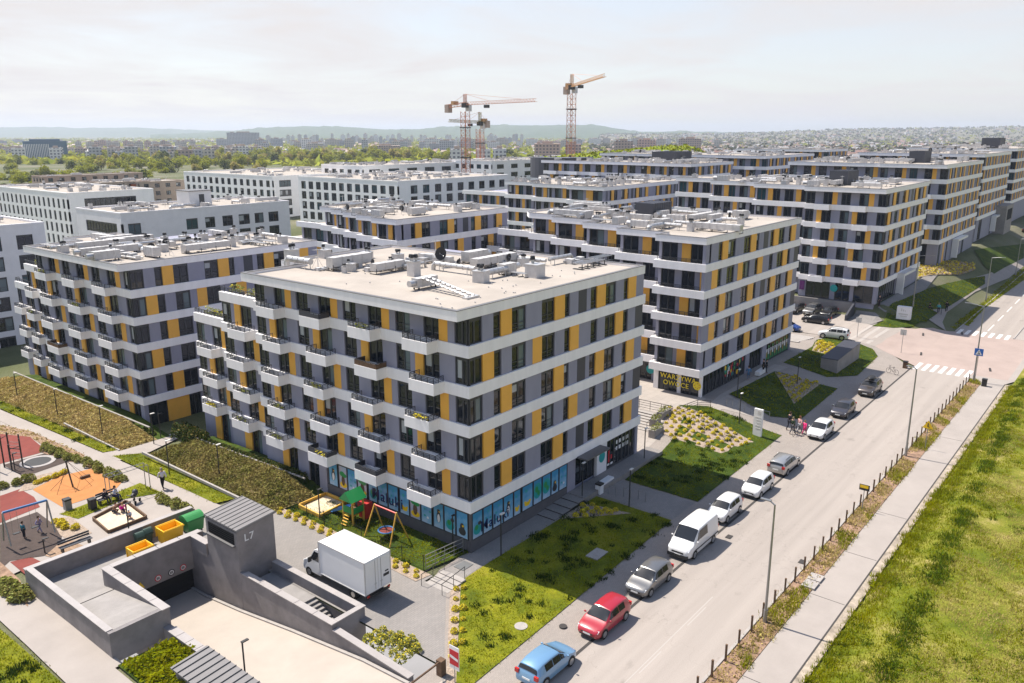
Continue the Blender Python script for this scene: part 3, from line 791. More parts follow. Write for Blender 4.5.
# plant on the corner block, where the photograph shows it
def rp(x, y): return gp(x, y, A.zr)
for kind, q, rz, v, sc in (('ventilation_box',(292,259),0,1,1.1),('air_duct',(300,268),PI/2,1,1.2),('square_duct',(350,268),0,0,1.15),('square_duct',(388,272),.0,2,1.0),('ventilation_box',(325,258),0,2,1),('mast_aerial',(318,268),0,1,1),
    ('heap',(360,262),.3,0,1.3),('ventilation_box',(367,258),0,0,.9),('air_handler',(425,288),PI,1,.95),('ventilation_box',(414,276),0,3,1.25),('square_duct',(436,263),PI/2,1,.9),('air_duct',(455,273),PI/2,2,1.0),('heap',(430,262),0,2,1.2),
    ('ventilation_box',(481,282),.2,1,1.1),('air_duct',(497,277),0,0,.9),('square_duct',(494,266),0,3,1.0),('air_handler',(507,274),0,2,.9),('ventilation_box',(535,277),0,2,1.35),('cable_rack',(590,267),0,1,1.3),('cable_rack',(600,262),0,2,1.3),('air_duct',(560,263),0,3,.9),
    ('cable_rack',(515,276),PI/2,0,.8),('satellite_dish',(441,267),-.25,0,1.35),('mast_aerial',(436,262),0,2,1.2),('ventilation_box',(512,262),0,0,1),('air_handler',(475,262),0,3,1.0),('ventilation_box',(398,262),0,1,.9),('heap',(405,268),0,1,1.2),('heap',(575,263),0,3,1)):
    put_plant(A, kind, *rp(*q), rz, v, sc)
for i in range(34):
    x = random.uniform(45, 60); y = 57.5-(x-45)*.78+random.uniform(-2.2, 2.2)
    if in_poly(x, y, A.inner): put_plant(A, random.choice(['ventilation_box', 'heap', 'heap', 'cable_rack', 'ventilation_box', 'mast_aerial', 'air_handler', 'satellite_dish', 'air_duct']), x, y, random.choice([0, PI/2, PI, .4]), random.randint(0, 3), random.uniform(.5, .85))
for i in range(46):
    x, y = random.uniform(40, 62), random.choice([random.uniform(37.5, 42), random.uniform(37.5, 60)])
    if in_poly(x, y, A.inner): put_plant(A, 'roof_drain', x, y, 0, 0, .8)
# ladder duct bent over the roof edge of the plant row
mb = MB(); qx, qy = rp(471, 298)
for dx in (-.35, .35): mb.tube((qx+dx, qy, .15), (qx+dx+.5, qy+5.2, .9), .09, 6)
for i in range(9): mb.box(qx-.4+.05*i, qx+.45+.05*i, qy+.3+i*.55, qy+.45+i*.55, .18+.085*i, .26+.085*i)
mb.box(qx-.7, qx+.7, qy-.25, qy+.25, 0, .15)
ob('cable_ladder', mb.mesh('cable_ladder', ['galv']), A.roof, (0, 0, A.zr))
# ------------------------------------------------------------------ shop fronts and picture windows
def planeY(px_, py_, Y0):
    v = ray(px_, py_); t = Y0/v[1]; return v[0]*t
def ell(mb, cx, cz, rx, rz, y, m, n=14):
    mb.add([(cx+rx*math.cos(2*PI*i/n), y, cz+rz*math.sin(2*PI*i/n)) for i in range(n)], [tuple(range(n))], m)
def picture_window(B, ax, plane, ua, ub, z0, z1, motif):
    w, h = ub-ua, z1-z0; fr = MB()
    for a, b, c, d in ((0,.05,0,h),(w-.05,w,0,h),(.05,w-.05,0,.06),(.05,w-.05,h-.16,h)): fr.box(a, b, -.02, .12, c, d)
    loc = (ua, plane, z0) if ax == 'R' else (plane, ub, z0); rz = 0 if ax == 'R' else -PI/2
    fo = fr.build('shop_window', ['dark'], B.root, Vector(loc)-B.L, rz)
    p = MB(); p.quad((.05, .03, .06), (w-.05, .03, .06), (w-.05, .03, h-.16), (.05, .03, h-.16), 0)
    R = random.Random(motif*7+3); y = .024
    if motif == 1:     # whale-like swimmer
        ell(p, w*.5, h*.3, w*.36, h*.18, y, 1); ell(p, w*.42, h*.38, w*.16, h*.1, y-.004, 4); ell(p, w*.7, h*.5, w*.16, h*.07, y-.008, 2)
    elif motif == 2:   # penguin
        ell(p, w*.5, h*.42, w*.2, h*.2, y, 2); ell(p, w*.5, h*.38, w*.13, h*.15, y-.004, 3); ell(p, w*.5, h*.63, w*.14, h*.08, y-.006, 2); ell(p, w*.58, h*.62, w*.07, h*.02, y-.010, 5)
    elif motif == 3:   # globe
        ell(p, w*.5, h*.5, w*.46, h*.3, y, 1); ell(p, w*.4, h*.56, w*.18, h*.12, y-.004, 4); ell(p, w*.62, h*.4, w*.15, h*.1, y-.004, 4)
    elif motif == 4:   # crab and starfish
        ell(p, w*.5, h*.22, w*.26, h*.08, y, 5); ell(p, w*.3, h*.3, w*.1, h*.05, y-.004, 5); ell(p, w*.72, h*.3, w*.1, h*.05, y-.004, 5); ell(p, w*.4, h*.72, w*.12, h*.06, y, 1)
    elif motif == 5:   # palm and monkey-brown island
        ell(p, w*.5, h*.2, w*.4, h*.12, y, 5); ell(p, w*.5, h*.36, w*.2, h*.2, y-.004, 6); ell(p, w*.4, h*.62, w*.3, h*.1, y-.004, 4); ell(p, w*.65, h*.58, w*.25, h*.08, y-.008, 4)
    elif motif == 6:   # seal
        ell(p, w*.5, h*.24, w*.3, h*.14, y, 2); ell(p, w*.5, h*.4, w*.18, h*.14, y-.004, 2); ell(p, w*.56, h*.44, w*.08, h*.04, y-.008, 5)
    else:
        for i in range(5): ell(p, R.uniform(.2, .8)*w, R.uniform(.2, .8)*h, .05+.08*R.random(), .05+.08*R.random(), y, R.choice([1, 3]))
    po = p.build('picture_film', ['posterpink' if motif == 5 else 'poster', 'teal', 'dark', 'whitepl', 'green', 'signyel', 'wood'], fo)
    return fo
def word(B, txt, size, loc, rz, mt, name='lettering', flat=True):
    me = text_mesh(txt, size, .012); me.materials.append(M[mt])
    me.transform(Matrix.Rotation(PI/2, 4, 'X'))
    return ob(name, me, B.root, Vector(loc)-B.L, rz)

e = [97, 180, 253, 335, 412, 475, 560, 628, 695, 755, 818]
ex = [planeY(460+a/7.59, 455+(560-(a-97)*.47)/7.59, 36.15) for a in e]
for i, mo in enumerate([1, 0, 0, 2, 4, 4, 3, 3, 6, 0]):
    picture_window(A, 'R', 36.21, ex[i]+.01, ex[i+1]-.01-(0.12 if i == 4 else 0), .95, 3.22, mo)
A.zone = MB()
pl = MB()
pl.box(40.25, ex[-1], 36.22, 36.6, -.6, .95, 1); pl.box(40.25, ex[-1], 36.215, 36.6, 3.22, 3.28, 1)
pl.box(40.22, 40.6, 36.6, 52.6, -.6, .95, 1); pl.box(40.215, 40.6, 36.62, 52.6, 3.22, 3.28, 1)
pl.box(40.22, 40.42, 36.21, 36.40, .95, 3.22, 1)
# wall pieces beside the entrance
pl.box(ex[-1]+.01, ex[-1]+1.2, 36.215, 36.6, 0, 3.28, 0)
en0, en1 = ex[-1]+1.2, 57.1
pl.box(57.1, 58.7, 36.215, 36.6, 0, 3.28, 2)
pl.box(58.71, 64.0, 36.25, 36.5, 0, .45, 1); pl.box(58.71, 64.0, 36.25, 36.5, 3.2, 3.28, 1)
pl.build('plinth', ['grey', 'plinth', 'lightwall'], A.root, -A.L)
cn = MB(); cn.box(en0-.1, 57.2, 34.95, 36.0, 3.22, 3.36); cn.build('entrance_canopy', ['coping'], A.root, -A.L)
d = MB()
for i in range(4): d.box(en0+.05+i*1.05, en0+.12+i*1.05, 36.44, 36.56, .42, 3.1)
d.box(en0, 57.1, 36.44, 36.56, 3.05, 3.2); d.quad((en0, 36.5, .4), (57.1, 36.5, .4), (57.1, 36.5, 3.1), (en0, 36.5, 3.1), 1)
d.build('entrance_door', ['dark', 'glass'], A.root, -A.L)
dd = MB(); ell(dd, 57.9, 1.95, .5, .55, 36.205, 0, 20); dd.build('shop_logo', ['teal'], A.root, -A.L)
for i in range(4):
    a = 58.75+i*1.31; fm, pm = win_meshes(1.3, 2.75, 'shop', 0, False)
    o = ob('shop_window', fm, A.root, Vector((a, 36.21, .45))-A.L); ob('pane', pm, o)
mk = MB(); R = random.Random(4)
for r in range(2):
    for i in range(5): mk.box(60.4+i*.5, 60.4+i*.5+.34, 36.296, 36.306, 2.35-r*.6, 2.35-r*.6+.36)
for r in range(7): mk.box(60.05, 60.05+R.uniform(.15, .3), 36.296, 36.306, .7+r*.2, .83+r*.2)
mk.box(58.95, 59.9, 36.296, 36.306, .65, .85); mk.box(59.1, 59.35, 36.296, 36.306, .95, 2.1, 1); mk.box(59.4, 59.75, 36.296, 36.306, 1.2, 1.6, 1)
mk.build('window_graphics', ['whitepl', 'signred'], A.root, -A.L)
# left side picture windows
n = 13; ys = [36.45+i*(52.4-36.45)/n for i in range(n+1)]
for i, mo in enumerate([6, 1, 2, 0, 5, 4, 0, 0, 1, 5, 0, 5, 2]):
    picture_window(A, 'L', 40.21, ys[i]+.01, ys[i+1]-.01-(.1 if i % 3 == 2 else 0), .95, 3.22, mo)
word(A, 'Maluki', 1.15, ((ex[1]+ex[3])/2+.2, 36.215, 1.3), 0, 'navy')
word(A, 'Maluki', 1.25, (40.205, ys[7]+.1, 1.35), -PI/2, 'navy')

# greengrocer on the next block
xw = 80.96
pl = MB(); pl.box(80.93, 81.3, 37.86, 38.15, 1.2, 3.75, 0); pl.box(80.93, 81.25, 43.3, 43.9, 1.2, 3.75, 1); pl.box(80.93, 81.25, 40.4, 40.85, 1.2, 3.75, 1); pl.box(80.92, 81.25, 38.16, 43.29, 3.45, 3.75, 2)
pl.build('shop_pier', ['white', 'lightwall', 'dark'], C_.root, -C_.L)
for a, b in ((38.16, 39.25), (39.26, 40.39), (40.86, 42.05), (42.06, 43.29)):
    fm, pm = win_meshes(b-a, 2.25, 'shop', 0, False); o = ob('shop_window', fm, C_.root, Vector((xw, b, 1.2))-C_.L, -PI/2)
    o.scale.x = (b-a)/max(v.co.x for v in fm.vertices); ob('pane', pm, o)
word(C_, 'WARZYWA', .80, (80.90, 40.75, 2.72), -PI/2, 'letyel', 'shop_lettering')
word(C_, 'OWOCE', .78, (80.90, 41.0, 1.95), -PI/2, 'letyel', 'shop_lettering')
mk = MB(); n = 18
mk.add([(80.90, 38.35+.5*math.cos(2*PI*i/n), 2.5+.5*math.sin(2*PI*i/n)) for i in range(n)], [tuple(range(n))], 0)
for j in range(7):
    a = 2*PI*j/7; mk.add([(80.893, 38.35+.3*math.cos(a)+.09*math.cos(2*PI*i/8), 2.5+.3*math.sin(a)+.09*math.sin(2*PI*i/8)) for i in range(8)], [tuple(range(8))], 1)
mk.build('fruit_emblem', ['letyel', 'woodyel'], C_.root, -C_.L)
seg = [(81.3, 83, 0), (83, 85, 0), (85, 87, 0), (87, 88.7, 0), (88.7, 90.3, 1), (90.3, 92, 2), (92, 92.95, 1)]
for a, b, k in seg:
    fm, pm = win_meshes(b-a, 2.5, 'shop', 0, False); o = ob('shop_window', fm, C_.root, Vector((a, 37.86, 1.22))-C_.L); o.scale.x = (b-a)/max(v.co.x for v in fm.vertices); ob('pane', pm, o)
mk = MB(); R = random.Random(9)
for i in range(34):
    x = R.uniform(87.2, 92.6); z = R.uniform(1.7, 3.3); s = R.uniform(.1, .28); ell(mk, x, z, s, s*1.3, 37.955-i*.0004, R.randint(0, 4), 8)
mk.build('window_graphics', ['signred', 'green', 'signyel', 'teal', 'whitepl'], C_.root, -C_.L)
d = MB()
for i in range(5): d.box(94.2+i*.95, 94.27+i*.95, 38.0, 38.1, 1.2, 3.7)
d.quad((94.2, 38.06, 1.2), (98.2, 38.06, 1.2), (98.2, 38.06, 3.7), (94.2, 38.06, 3.7), 1)
d.build('entrance_door', ['dark', 'glass'], C_.root, -C_.L)
for i in range(6):
    a = 99.65+i*1.39; fm, pm = win_meshes(1.38, 2.5, 'shop', 0, False); o = ob('shop_window', fm, C_.root, Vector((a, 37.86, 1.22))-C_.L); ob('pane', pm, o)
    mk = MB(); mk.quad((a+.12, 37.955, 1.4), (a+1.26, 37.955, 1.4), (a+1.26, 37.955, 2.1), (a+.12, 37.955, 2.1), 0)
    mk.quad((a+.12, 37.955, 2.1), (a+1.26, 37.955, 2.1), (a+1.26, 37.955, 2.85), (a+.12, 37.955, 2.85), 1); ell(mk, a+.5, 2.1, .3, .4, 37.95, 2); ell(mk, a+.9, 3.1, .3, .2, 37.95, 0)
    mk.build('green_film', ['green', 'whitepl', 'bladedry'], C_.root, -C_.L)
# teal disc and brown door on the recessed wall behind the corner shop
dd = MB(); n = 18; dd.add([(83.2, 45.6+.55*math.cos(2*PI*i/n), 2.6+.55*math.sin(2*PI*i/n)) for i in range(n)], [tuple(range(n))]); dd.build('shop_logo', ['teal'], C_.root, -C_.L)
# porch, purple entrance and logo on the block behind the parking
for BB, (xa_, ya_, xb_, yb_), yy, zz, hh in ((D_, (899, 289, 909, 284), 34.0, 3.0, 3.9), (E_, (954, 251, 963, 245), 34.1, 4.6, 3.9), (F_, (992, 229, 999, 225), 34.9, 5.6, 3.9)):
    q0, q1 = planeY(xa_, ya_, yy), planeY(xb_, yb_, yy); pb = MB(); pb.box(q0, q0+.5, yy-.6, yy+.55, zz, zz+hh); pb.box(q0+.5, q1+1.0, yy-.6, yy+.55, zz+hh-.45, zz+hh); pb.build('porch', ['whitepl'], BB.root, -BB.L)
pb = MB(); pb.box(136.30, 136.42, 46.2, 47.0, 4.4, 5.9); pb.build('purple_panel', [mat('purple_paint', (.10, .012, .12), .5)], D_.root, -D_.L)
pb = MB(); n = 14; pb.add([(136.25, 41.3+.6*math.cos(2*PI*i/n), 5.2+.6*math.sin(2*PI*i/n)) for i in range(n)], [tuple(range(n))], 0); pb.build('shop_logo', ['teal'], D_.root, -D_.L)

# ------------------------------------------------------------------ white blocks beyond
def grid_block(name, label, x0, x1, y0, y1, zb, zt, fasc, st, wh, nrow, segR, segL, wm='cream', cat='apartment block', group=None, plant=20, recess=True):
    B = Block(name, label, cat, (x0, y0, zb), group); B.simple = True
    z = zt-fasc
    B.wall.box(x0, x1, y0+.005, y0+.36, z, zt-.3); B.wall.box(x0+.005, x0+.36, y0+.36, y1, z, zt-.3)
    for r in range(nrow):
        B.facade('R', y0, z-wh, z, [(x0+(.36 if i == 0 else 0)*0+a, x0+b, t) for i, (a, b, t) in enumerate(segR)], prio=r)
        B.facade('L', x0, z-wh, z, [(y0+a, y0+b, t) for a, b, t in segL], prio=r)
        B.wall.box(x0, x1, y0, y0+.36, z-st, z-wh); B.wall.box(x0, x0+.36, y0+.36, y1, z-st, z-wh)
        z -= st
    B.wall.box(x0, x1, y0, y0+.36, zb-2, z); B.wall.box(x0, x0+.36, y0+.36, y1, zb-2, z)
    B.wall.box(x0+.37, x1, y0+.37, y1, zb-2, zt-.45)
    B.part(B.wall, 'wall', [wm, 'plinth'])
    out = [(x0-.02, y1), (x0-.02, y0-.02), (x1, y0-.02), (x1, y1)]
    rf = MB(); rf.prism(offset_path(out, -.3, True), zt-.44, zt-.32); B.roof = B.part(rf, 'roof', ['membrane'])
    pr = MB(); strip(pr, out, .03, -.3, zt-.3, zt, closed=True); B.part(pr, 'parapet', [wm], B.roof)
    B.zr = zt-.32; B.inner = offset_path(out, -.4, True)
    B.emit_windows()
    if plant: rooftop(B, plant, x0+2, x1-2, y0+2, y1-2)
    return B
def cells(L, n, w, t='w', m0=.8, m1=.8):
    """n windows of width w spread over length L with wall between"""
    out = []; p = (L-m0-m1)/n; u = 0
    for i in range(n):
        a = m0+i*p+(p-w)/2; out += [(u, a, 'g'), (a, a+w, t)]; u = a+w
    return out+[(u, L, 'g')]
pX = lambda q, yy: planeY(q, 208, yy)
iX = [(126, 139), (185, 196.5), (204, 214), (221.5, 232), (238, 249), (254, 263), (268, 278)]
sR = []; u = 0
for a, b in iX:
    a_, b_ = pX(a, 157)-75.2, pX(b, 157)-75.2; sR += [(u, a_, 'g'), (a_, b_, 'w')]; u = b_
sR.append((u, 114-75.2, 'g'))
grid_block('apartment_block', 'pale grey block with a white stair hut on its roof, behind the left yellow-panelled block', 75.2, 114, 157, 176, -2, 15.2, 2.2, 3.1, 2.2, 5, sR, [(0,2,'g'),(2,15,'w'),(15,19,'g')], 'lightwall', plant=26)
hut = MB(); hut.box(-2.6, 2.6, -2.5, 2.5, 0, 3.1, 0); hut.box(-2.8, 2.8, -2.7, 2.7, 3.1, 3.25, 2); hut.box(-.3, .9, -2.53, -2.5, .1, 2.4, 1)
jb = grid_block('apartment_block', 'white block with slit windows and a dark glass strip on its end wall', 87.2, 109, 208, 252, -3, 16.1, 1.6, 3, 2.3, 5, [(0,4,'g'),(4,17,'w'),(17,21.8,'g')], cells(44, 15, 1.2), 'cream', plant=22)
kb = grid_block('apartment_block', 'long white block with rows of dark loggias in front of the tree belt', 157, 205, 224, 277, -3, 16.9, 1.5, 3, 2.1, 5, cells(48, 6, 4.5), cells(53, 14, 1.9), 'cream', plant=26)
lb = grid_block('apartment_block', 'white block with a regular grid of dark windows in the middle distance', 150, 196, 159, 201.5, -2, 17.9, 1.4, 2.9, 2.2, 5, cells(46, 9, 2.5, m0=3.5), cells(42.5, 12, 2.1), 'cream', plant=40)
mb_ = grid_block('apartment_block', 'grey and white block cut off by the left edge of the picture', 20, 52.3, 134, 150, -2.5, 16.9, 1.7, 3, 2.15, 6, cells(32.3, 7, 2.3), [(0,16,'g')], 'lightwall', plant=14)
grid_block('apartment_block', 'white block hiding behind the roof of the regular white grid block', 186, 250, 214, 236, -2, 19.5, 1.4, 3, 1.6, 4, cells(64, 7, 5), cells(22, 5, 2.2), 'cream', plant=40)
grid_block('apartment_block', 'white block just in front of the pair of cranes, seen as a strip of roof', 232, 300, 196, 216, -2, 20.3, 1.4, 3, 1.6, 3, cells(68, 8, 4), cells(20, 5, 2.2), 'cream', plant=34)
hb = ob('stair_hut', hut.mesh('stair_hut', ['whitepl', 'dark', 'coping']), None, (96, 166, 14.9)); tag(hb, 'white stair hut with a dark door on the pale grey roof', 'stair hut')

# old beige housing behind on the left
for (lab, q, d_, w_, dp, zt, n, wm) in (('long low beige block at the far left, below the blue glass office', 30, 300, 70, 12, 12, 14, 'cream'), ('beige brown block right of the long low beige block', 112, 292, 18, 12, 13.4, 4, 'cream'), ('beige block with an orange painted stair bay', 150, 300, 18, 14, 13.2, 4, 'cream'), ('low beige slab peeping out between the white block and the beige brown block', 74, 330, 40, 10, 14, 9, 'cream')):
    x, y = far(q, d_)
    mt = mat('old_beige_render' , (.36+.05*random.random(), .31, .25), .8, .2, nscale=.3, namt=.12); M['oldb'] = mt
    grid_block('apartment_block', lab, x-w_*.35, x+w_*.65, y, y+dp, -3, zt, .8, 2.8, 1.5, 4, cells(w_, n, 1.8), cells(dp, 3, 1.4), 'oldb', plant=6)
    if 'orange' in lab:
        ob_ = MB(); ob_.box(x-w_*.35-1.5, x-w_*.35-.01, y+2, y+6, -3, 12.4); t = ob_.build('stair_bay', [mat('orange_render', (.40, .11, .045), .7)]); tag(t, 'orange rendered stair bay in front of a beige block', 'stair bay')
# ------------------------------------------------------------------ terrain and ground plan
HX0, HX1, HY0, HY1 = 17.9, 29.4, 29.2, 56.4      # the hole of the ramp and the sunken bin yard
def axis(lo, hi, step, extra, fars):
    a = set(fars); k = lo
    while k <= hi: a.add(round(k, 3)); k += step
    return sorted(a | set(extra))
gx = axis(-10, 330, 1.25, [HX0, HX1], [-14000, -6000, -2500, -900, -300, -80, 420, 560, 760, 1100, 1700, 2800, 5000, 9000, 14000])
gy = axis(-70, 140, 1.25, [HY0, HY1], [-14000, -6000, -2500, -900, -300, -140, 180, 260, 400, 620, 900, 1400, 2400, 4500, 9000, 14000])
gmb = MB(); nx, ny = len(gx), len(gy)
for y in gy:
    for x in gx: gmb.v.append((x, y, gh(x, y)-.13))
for j in range(ny-1):
    for i in range(nx-1):
        if gx[i] >= HX0-.01 and gx[i+1] <= HX1+.01 and gy[j] >= HY0-.01 and gy[j+1] <= HY1+.01: continue
        gmb.f.append((j*nx+i, j*nx+i+1, (j+1)*nx+i+1, (j+1)*nx+i)); gmb.m.append(0)
tag(gmb.build('ground', ['plain'], smooth=True), kind='structure')

ST = lambda n, poly, dz, m: sheet(n, poly, dz, m)
# general paving between the blocks
ST('pavement', [(16, 23.34), (113, 23.34), (118, 26.6), (121.4, 30.2), (121.6, 38), (120.7, 44), (64.2, 44), (64.2, 36.6), (40.0, 36.6), (37.0, 36.4), (29.4, 33), (29.4, 29.2), (16, 29.2)], -.004, 'pave')
ST('forecourt', [(64.3, 36.3), (70, 36.3), (72.5, 37), (81, 37.2), (84, 46), (90, 64), (90, 90), (64.3, 90)], .012, 'slab')
ST('forecourt', [(73, 33.5), (79, 36), (83, 36.6), (99.5, 36.6), (99.5, 34.8), (83.9, 35.9), (80.9, 30), (79.2, 34.5)], .012, 'slab')
ST('courtyard', [(29.4, 29.2), (28.2, 27.6), (35.2, 34.0), (35.4, 36.2), (36.2, 36.2), (35.9, 53.0), (34, 57), (29.4, 57)], .006, 'pavegrey')
ST('walkway', [(36.9, 34.3), (39.2, 34.4), (48.2, 34.2), (48.2, 36.2), (37.2, 36.2)], .012, 'pavegrey')
ST('walkway', [(54.4, 27.2), (58.3, 27.2), (58.4, 34.4), (54.4, 34.6)], .016, 'pavegrey')
tag(MB().box(52.6, 66.0, 34.45, 36.2, -.3, .40).build('walkway', ['pavegrey']), kind='structure')
st = MB()
for i in range(4): st.box(48.3+i*1.1, 52.599, 34.45, 36.2, -.2, .085*(i+1)-.003*(i == 3))
for i in range(4): st.box(48.285+i*1.1, 48.299+i*1.1, 34.45, 36.2, .0, .085*(i+1)-.02, 1)
tag(st.build('low_steps', ['pavegrey', 'joint']), 'four low broad steps along the walkway under the picture windows', 'steps')
# road, parking side, path, verge
ST('road', [(-30, 16.4), (114.6, 16.4), (114.6, 23.3), (-30, 23.3)], .0, 'asphalt')
ST('road', [(114.6, 12.5), (139.5, 12.5), (139.5, 23.2), (137.5, 26), (134.2, 29.2), (121.4, 30.2), (118, 26.6), (114.6, 23.3)], .003, 'redasphalt')
ST('road', [(134.2, 29.2), (132.4, 35), (131, 60), (120.7, 60), (121.6, 38), (121.4, 30.2)], .006, 'asphalt')
ST('road', [(139.5, 15.4), (700, 15.4), (700, 23.0), (139.5, 23.2)], .0, 'asphalt')
ST('parking_yard', [(132.3, 35.4), (135.6, 35.6), (135.6, 60), (131, 60)], .008, 'slab')
ST('gutter_line', [(-30, 23.3), (113, 23.3), (113, 23.5), (-30, 23.5)], .012, 'joint')
ST('footpath', [(-30, 12.55), (112.5, 12.55), (118, 10.5), (143, 12), (143, 15.3), (139.5, 15.6), (139.5, 12.5), (114.6, 12.5), (114.6, 16.4), (113, 16.4), (111, 14.87), (-30, 14.87)], .01, 'path')
ST('footpath', [(143, 11.6), (700, 11.0), (700, 14.6), (143, 15.2)], .006, 'path')
ST('edge_joint', [(-30, 12.44), (112.5, 12.44), (112.5, 12.55), (-30, 12.55)], .014, 'joint')
ST('edging', [(-30, 11.9), (112.5, 11.9), (112.5, 12.44), (-30, 12.44)], .012, 'soilpale')
ST('footpath', [(139, 24.4), (142, 29.5), (150, 29.8), (173, 29.6), (195, 27.5), (260, 27), (260, 24.4), (200, 24.6), (173, 26.4), (150, 26.6), (143, 25.8)], .012, 'pave')
ST('forecourt', [(143.2, 30), (149, 31.2), (176, 33.2), (177, 34.2), (137, 34.3), (136.6, 33)], .02, 'pavegrey')
kb_ = MB()
for (a, b, yy) in ((-30, 113.0, 16.4), (139.6, 600, 15.3), (139.6, 600, 23.15)): kb_.box(a, b, yy-.09, yy+.09, -.1, .1)
tag(kb_.build('kerb', ['kerb']), kind='structure')
vp = [(-30, 14.9), (111, 14.9), (112.4, 15.5), (112.0, 16.3), (-30, 16.3)]
ST('verge', vp, .03, 'soil')
# joints in the footpath
jm = MB()
for x in (39.5, 50.5, 57.8, 66.2, 88): jm.box(x, x+.05, 12.6, 14.85, .0, .0145)
tag(jm.build('path_joint', ['joint']), kind='structure')
# markings
def marks(name, boxes, z=.006, m='paint'):
    mb = MB()
    for (x0, x1, y0, y1) in boxes: mb.quad((x0, y0, z), (x1, y0, z), (x1, y1, z), (x0, y1, z))
    return tag(mb.build(name, [m]), kind='structure')
marks('crossing_stripes', [(112.9, 116.7, 16.65+i*1.0, 17.15+i*1.0) for i in range(7)])
marks('crossing_stripes', [(138.3, 141.8, 15.9+i*1.08, 16.42+i*1.08) for i in range(7)], .007)
marks('lane_line', [(143+i*9, 148.5+i*9, 19.2, 19.36) for i in range(30)])
marks('lane_line', [(36+i*6, 38.6+i*6, 19.55, 19.63) for i in range(2)]+[(33, 46, 19.75, 19.82)], .006, 'faded')
tag(sheet('crossing_stripes', [(122, 31.2), (131.5, 30.8), (131.5, 31.3), (122, 31.7)], .012, 'faded'), kind='structure'); tag(sheet('crossing_stripes', [(122, 32.4), (131.5, 32.0), (131.5, 32.5), (122, 32.9)], .012, 'faded'), kind='structure'); tag(sheet('crossing_stripes', [(122, 33.6), (131.5, 33.2), (131.5, 33.7), (122, 34.1)], .012, 'faded'), kind='structure')

# lawns
LAWN1 = [(28.8, 27.2), (28.9, 26.35), (39.3, 26.7), (54.2, 27.2), (54.2, 34.3), (39.3, 34.3), (36.9, 34.2)]
LAWN2 = [(58.6, 27.1), (78.2, 27.4), (78.7, 35.9), (77.0, 38.6), (76.5, 37), (69.4, 35.0), (58.6, 34.2)]
LAWN3 = [(82.2, 30.2), (84.4, 27.6), (97.8, 28.0), (96.4, 35.4), (84.2, 35.9)]
LAWN4 = [(100.8, 30.3), (105, 27.8), (116.3, 28.4), (119.6, 30), (121.2, 33), (120.8, 36.8), (118.2, 37.4), (111.5, 35.9), (100.9, 36)]
LAWN5 = px([(872, 326), (885, 312), (893, 303), (906, 299), (915, 305), (930, 309), (938, 313), (926, 322), (913, 327), (893, 328)])
LAWN6 = px([(897, 302), (930, 288), (985, 276), (985, 284), (945, 309), (920, 310)])
LAWN7 = px([(957, 322), (966, 316), (1006, 287), (1024, 272), (1024, 280), (985, 308), (968, 326)])
LAWN8 = px([(974, 250), (1024, 244), (1024, 258), (1004, 268), (994, 274), (984, 266)])
LAWN9 = px([(918, 278), (960, 275), (975, 270), (975, 264), (945, 262), (920, 262)])
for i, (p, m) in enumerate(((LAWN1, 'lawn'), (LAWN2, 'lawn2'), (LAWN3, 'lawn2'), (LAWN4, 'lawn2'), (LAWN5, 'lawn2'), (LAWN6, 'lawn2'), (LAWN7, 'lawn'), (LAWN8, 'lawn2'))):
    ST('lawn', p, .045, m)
ST('flower_slope', LAWN9, .05, 'gravel')
FIELD = [(-30, -70), (700, -70), (700, 11.0), (143, 11.6), (128, 9.5), (113, 10.4), (112.5, 11.75), (-30, 11.75)]
fz = lambda x, y: gh(x, y)+.02+.55*sm(11.7, 9.0, y)*(1 if x < 130 else .3)+ .18*math.exp(-((y-(8.1+.031*(x-38)))/.7)**2)*(math.sin(x*.35)*.4+.8)
fm_ = MB(); fx = [-30+2*i for i in range(110)]+[200, 240, 300, 400, 700]; fy = [11.75, 11.2, 10.5, 9.8, 9, 8, 7.2, 6.4, 5.8, 5.2, 4.6, 4, 3.4, 2.8, 2, 0, -2, -5, -8, -12, -16, -22, -30, -45, -70]
for y in fy:
    for x in fx: fm_.v.append((x, y, fz(x, y)))
for j in range(len(fy)-1):
    for i in range(len(fx)-1): fm_.f.append((j*len(fx)+i, (j+1)*len(fx)+i, (j+1)*len(fx)+i+1, j*len(fx)+i+1)); fm_.m.append(0)
tag(fm_.build('field', ['field'], smooth=True), kind='structure')
# playground side
PATHP = px([(0, 409.5), (103, 453), (150, 474), (215, 503), (236, 512), (214, 521), (165, 499), (100, 468), (0, 421)])
PATHP = [(30.9, 118)]+PATHP+[(29.0, 118)]
ST('footpath', PATHP, .012, 'path')
ST('footpath', px([(103, 453), (125, 449), (163, 437), (178, 431), (181, 437), (150, 452), (118, 461)]), .02, 'path')
LS1 = px([(0, 397), (120, 445.5), (126, 449), (103, 452.5), (0, 408.5)]); LS2 = px([(113, 456), (146, 453), (240, 497.5), (215, 503.5)])
ST('lawn', LS1, .03, 'lawn'); ST('lawn', LS2, .03, 'lawn')
ST('playground_paving', px([(0, 421), (90, 463), (165, 498), (192, 507), (26, 568), (0, 580)]), -.008, 'path')
ST('rubber_floor', px([(0, 434), (12, 430), (30, 437), (42, 447), (40, 453), (0, 464)]), .012, 'redrub')
ST('rubber_floor', px([(3, 465), (50, 452), (70, 461), (24, 477)]), .014, 'dkrub')
ST('rubber_floor', px([(33, 490), (45, 480), (90, 469), (122, 482), (115, 490), (62, 507), (50, 500)]), .013, 'orrub')
ST('rubber_floor', px([(0, 496), (20, 489), (34, 497), (40, 507), (0, 523)]), .012, 'redrub')
ST('rubber_floor', px([(0, 525), (37, 512), (63, 531), (60, 545), (44, 556), (10, 561), (0, 570)]), .014, 'dkrub')
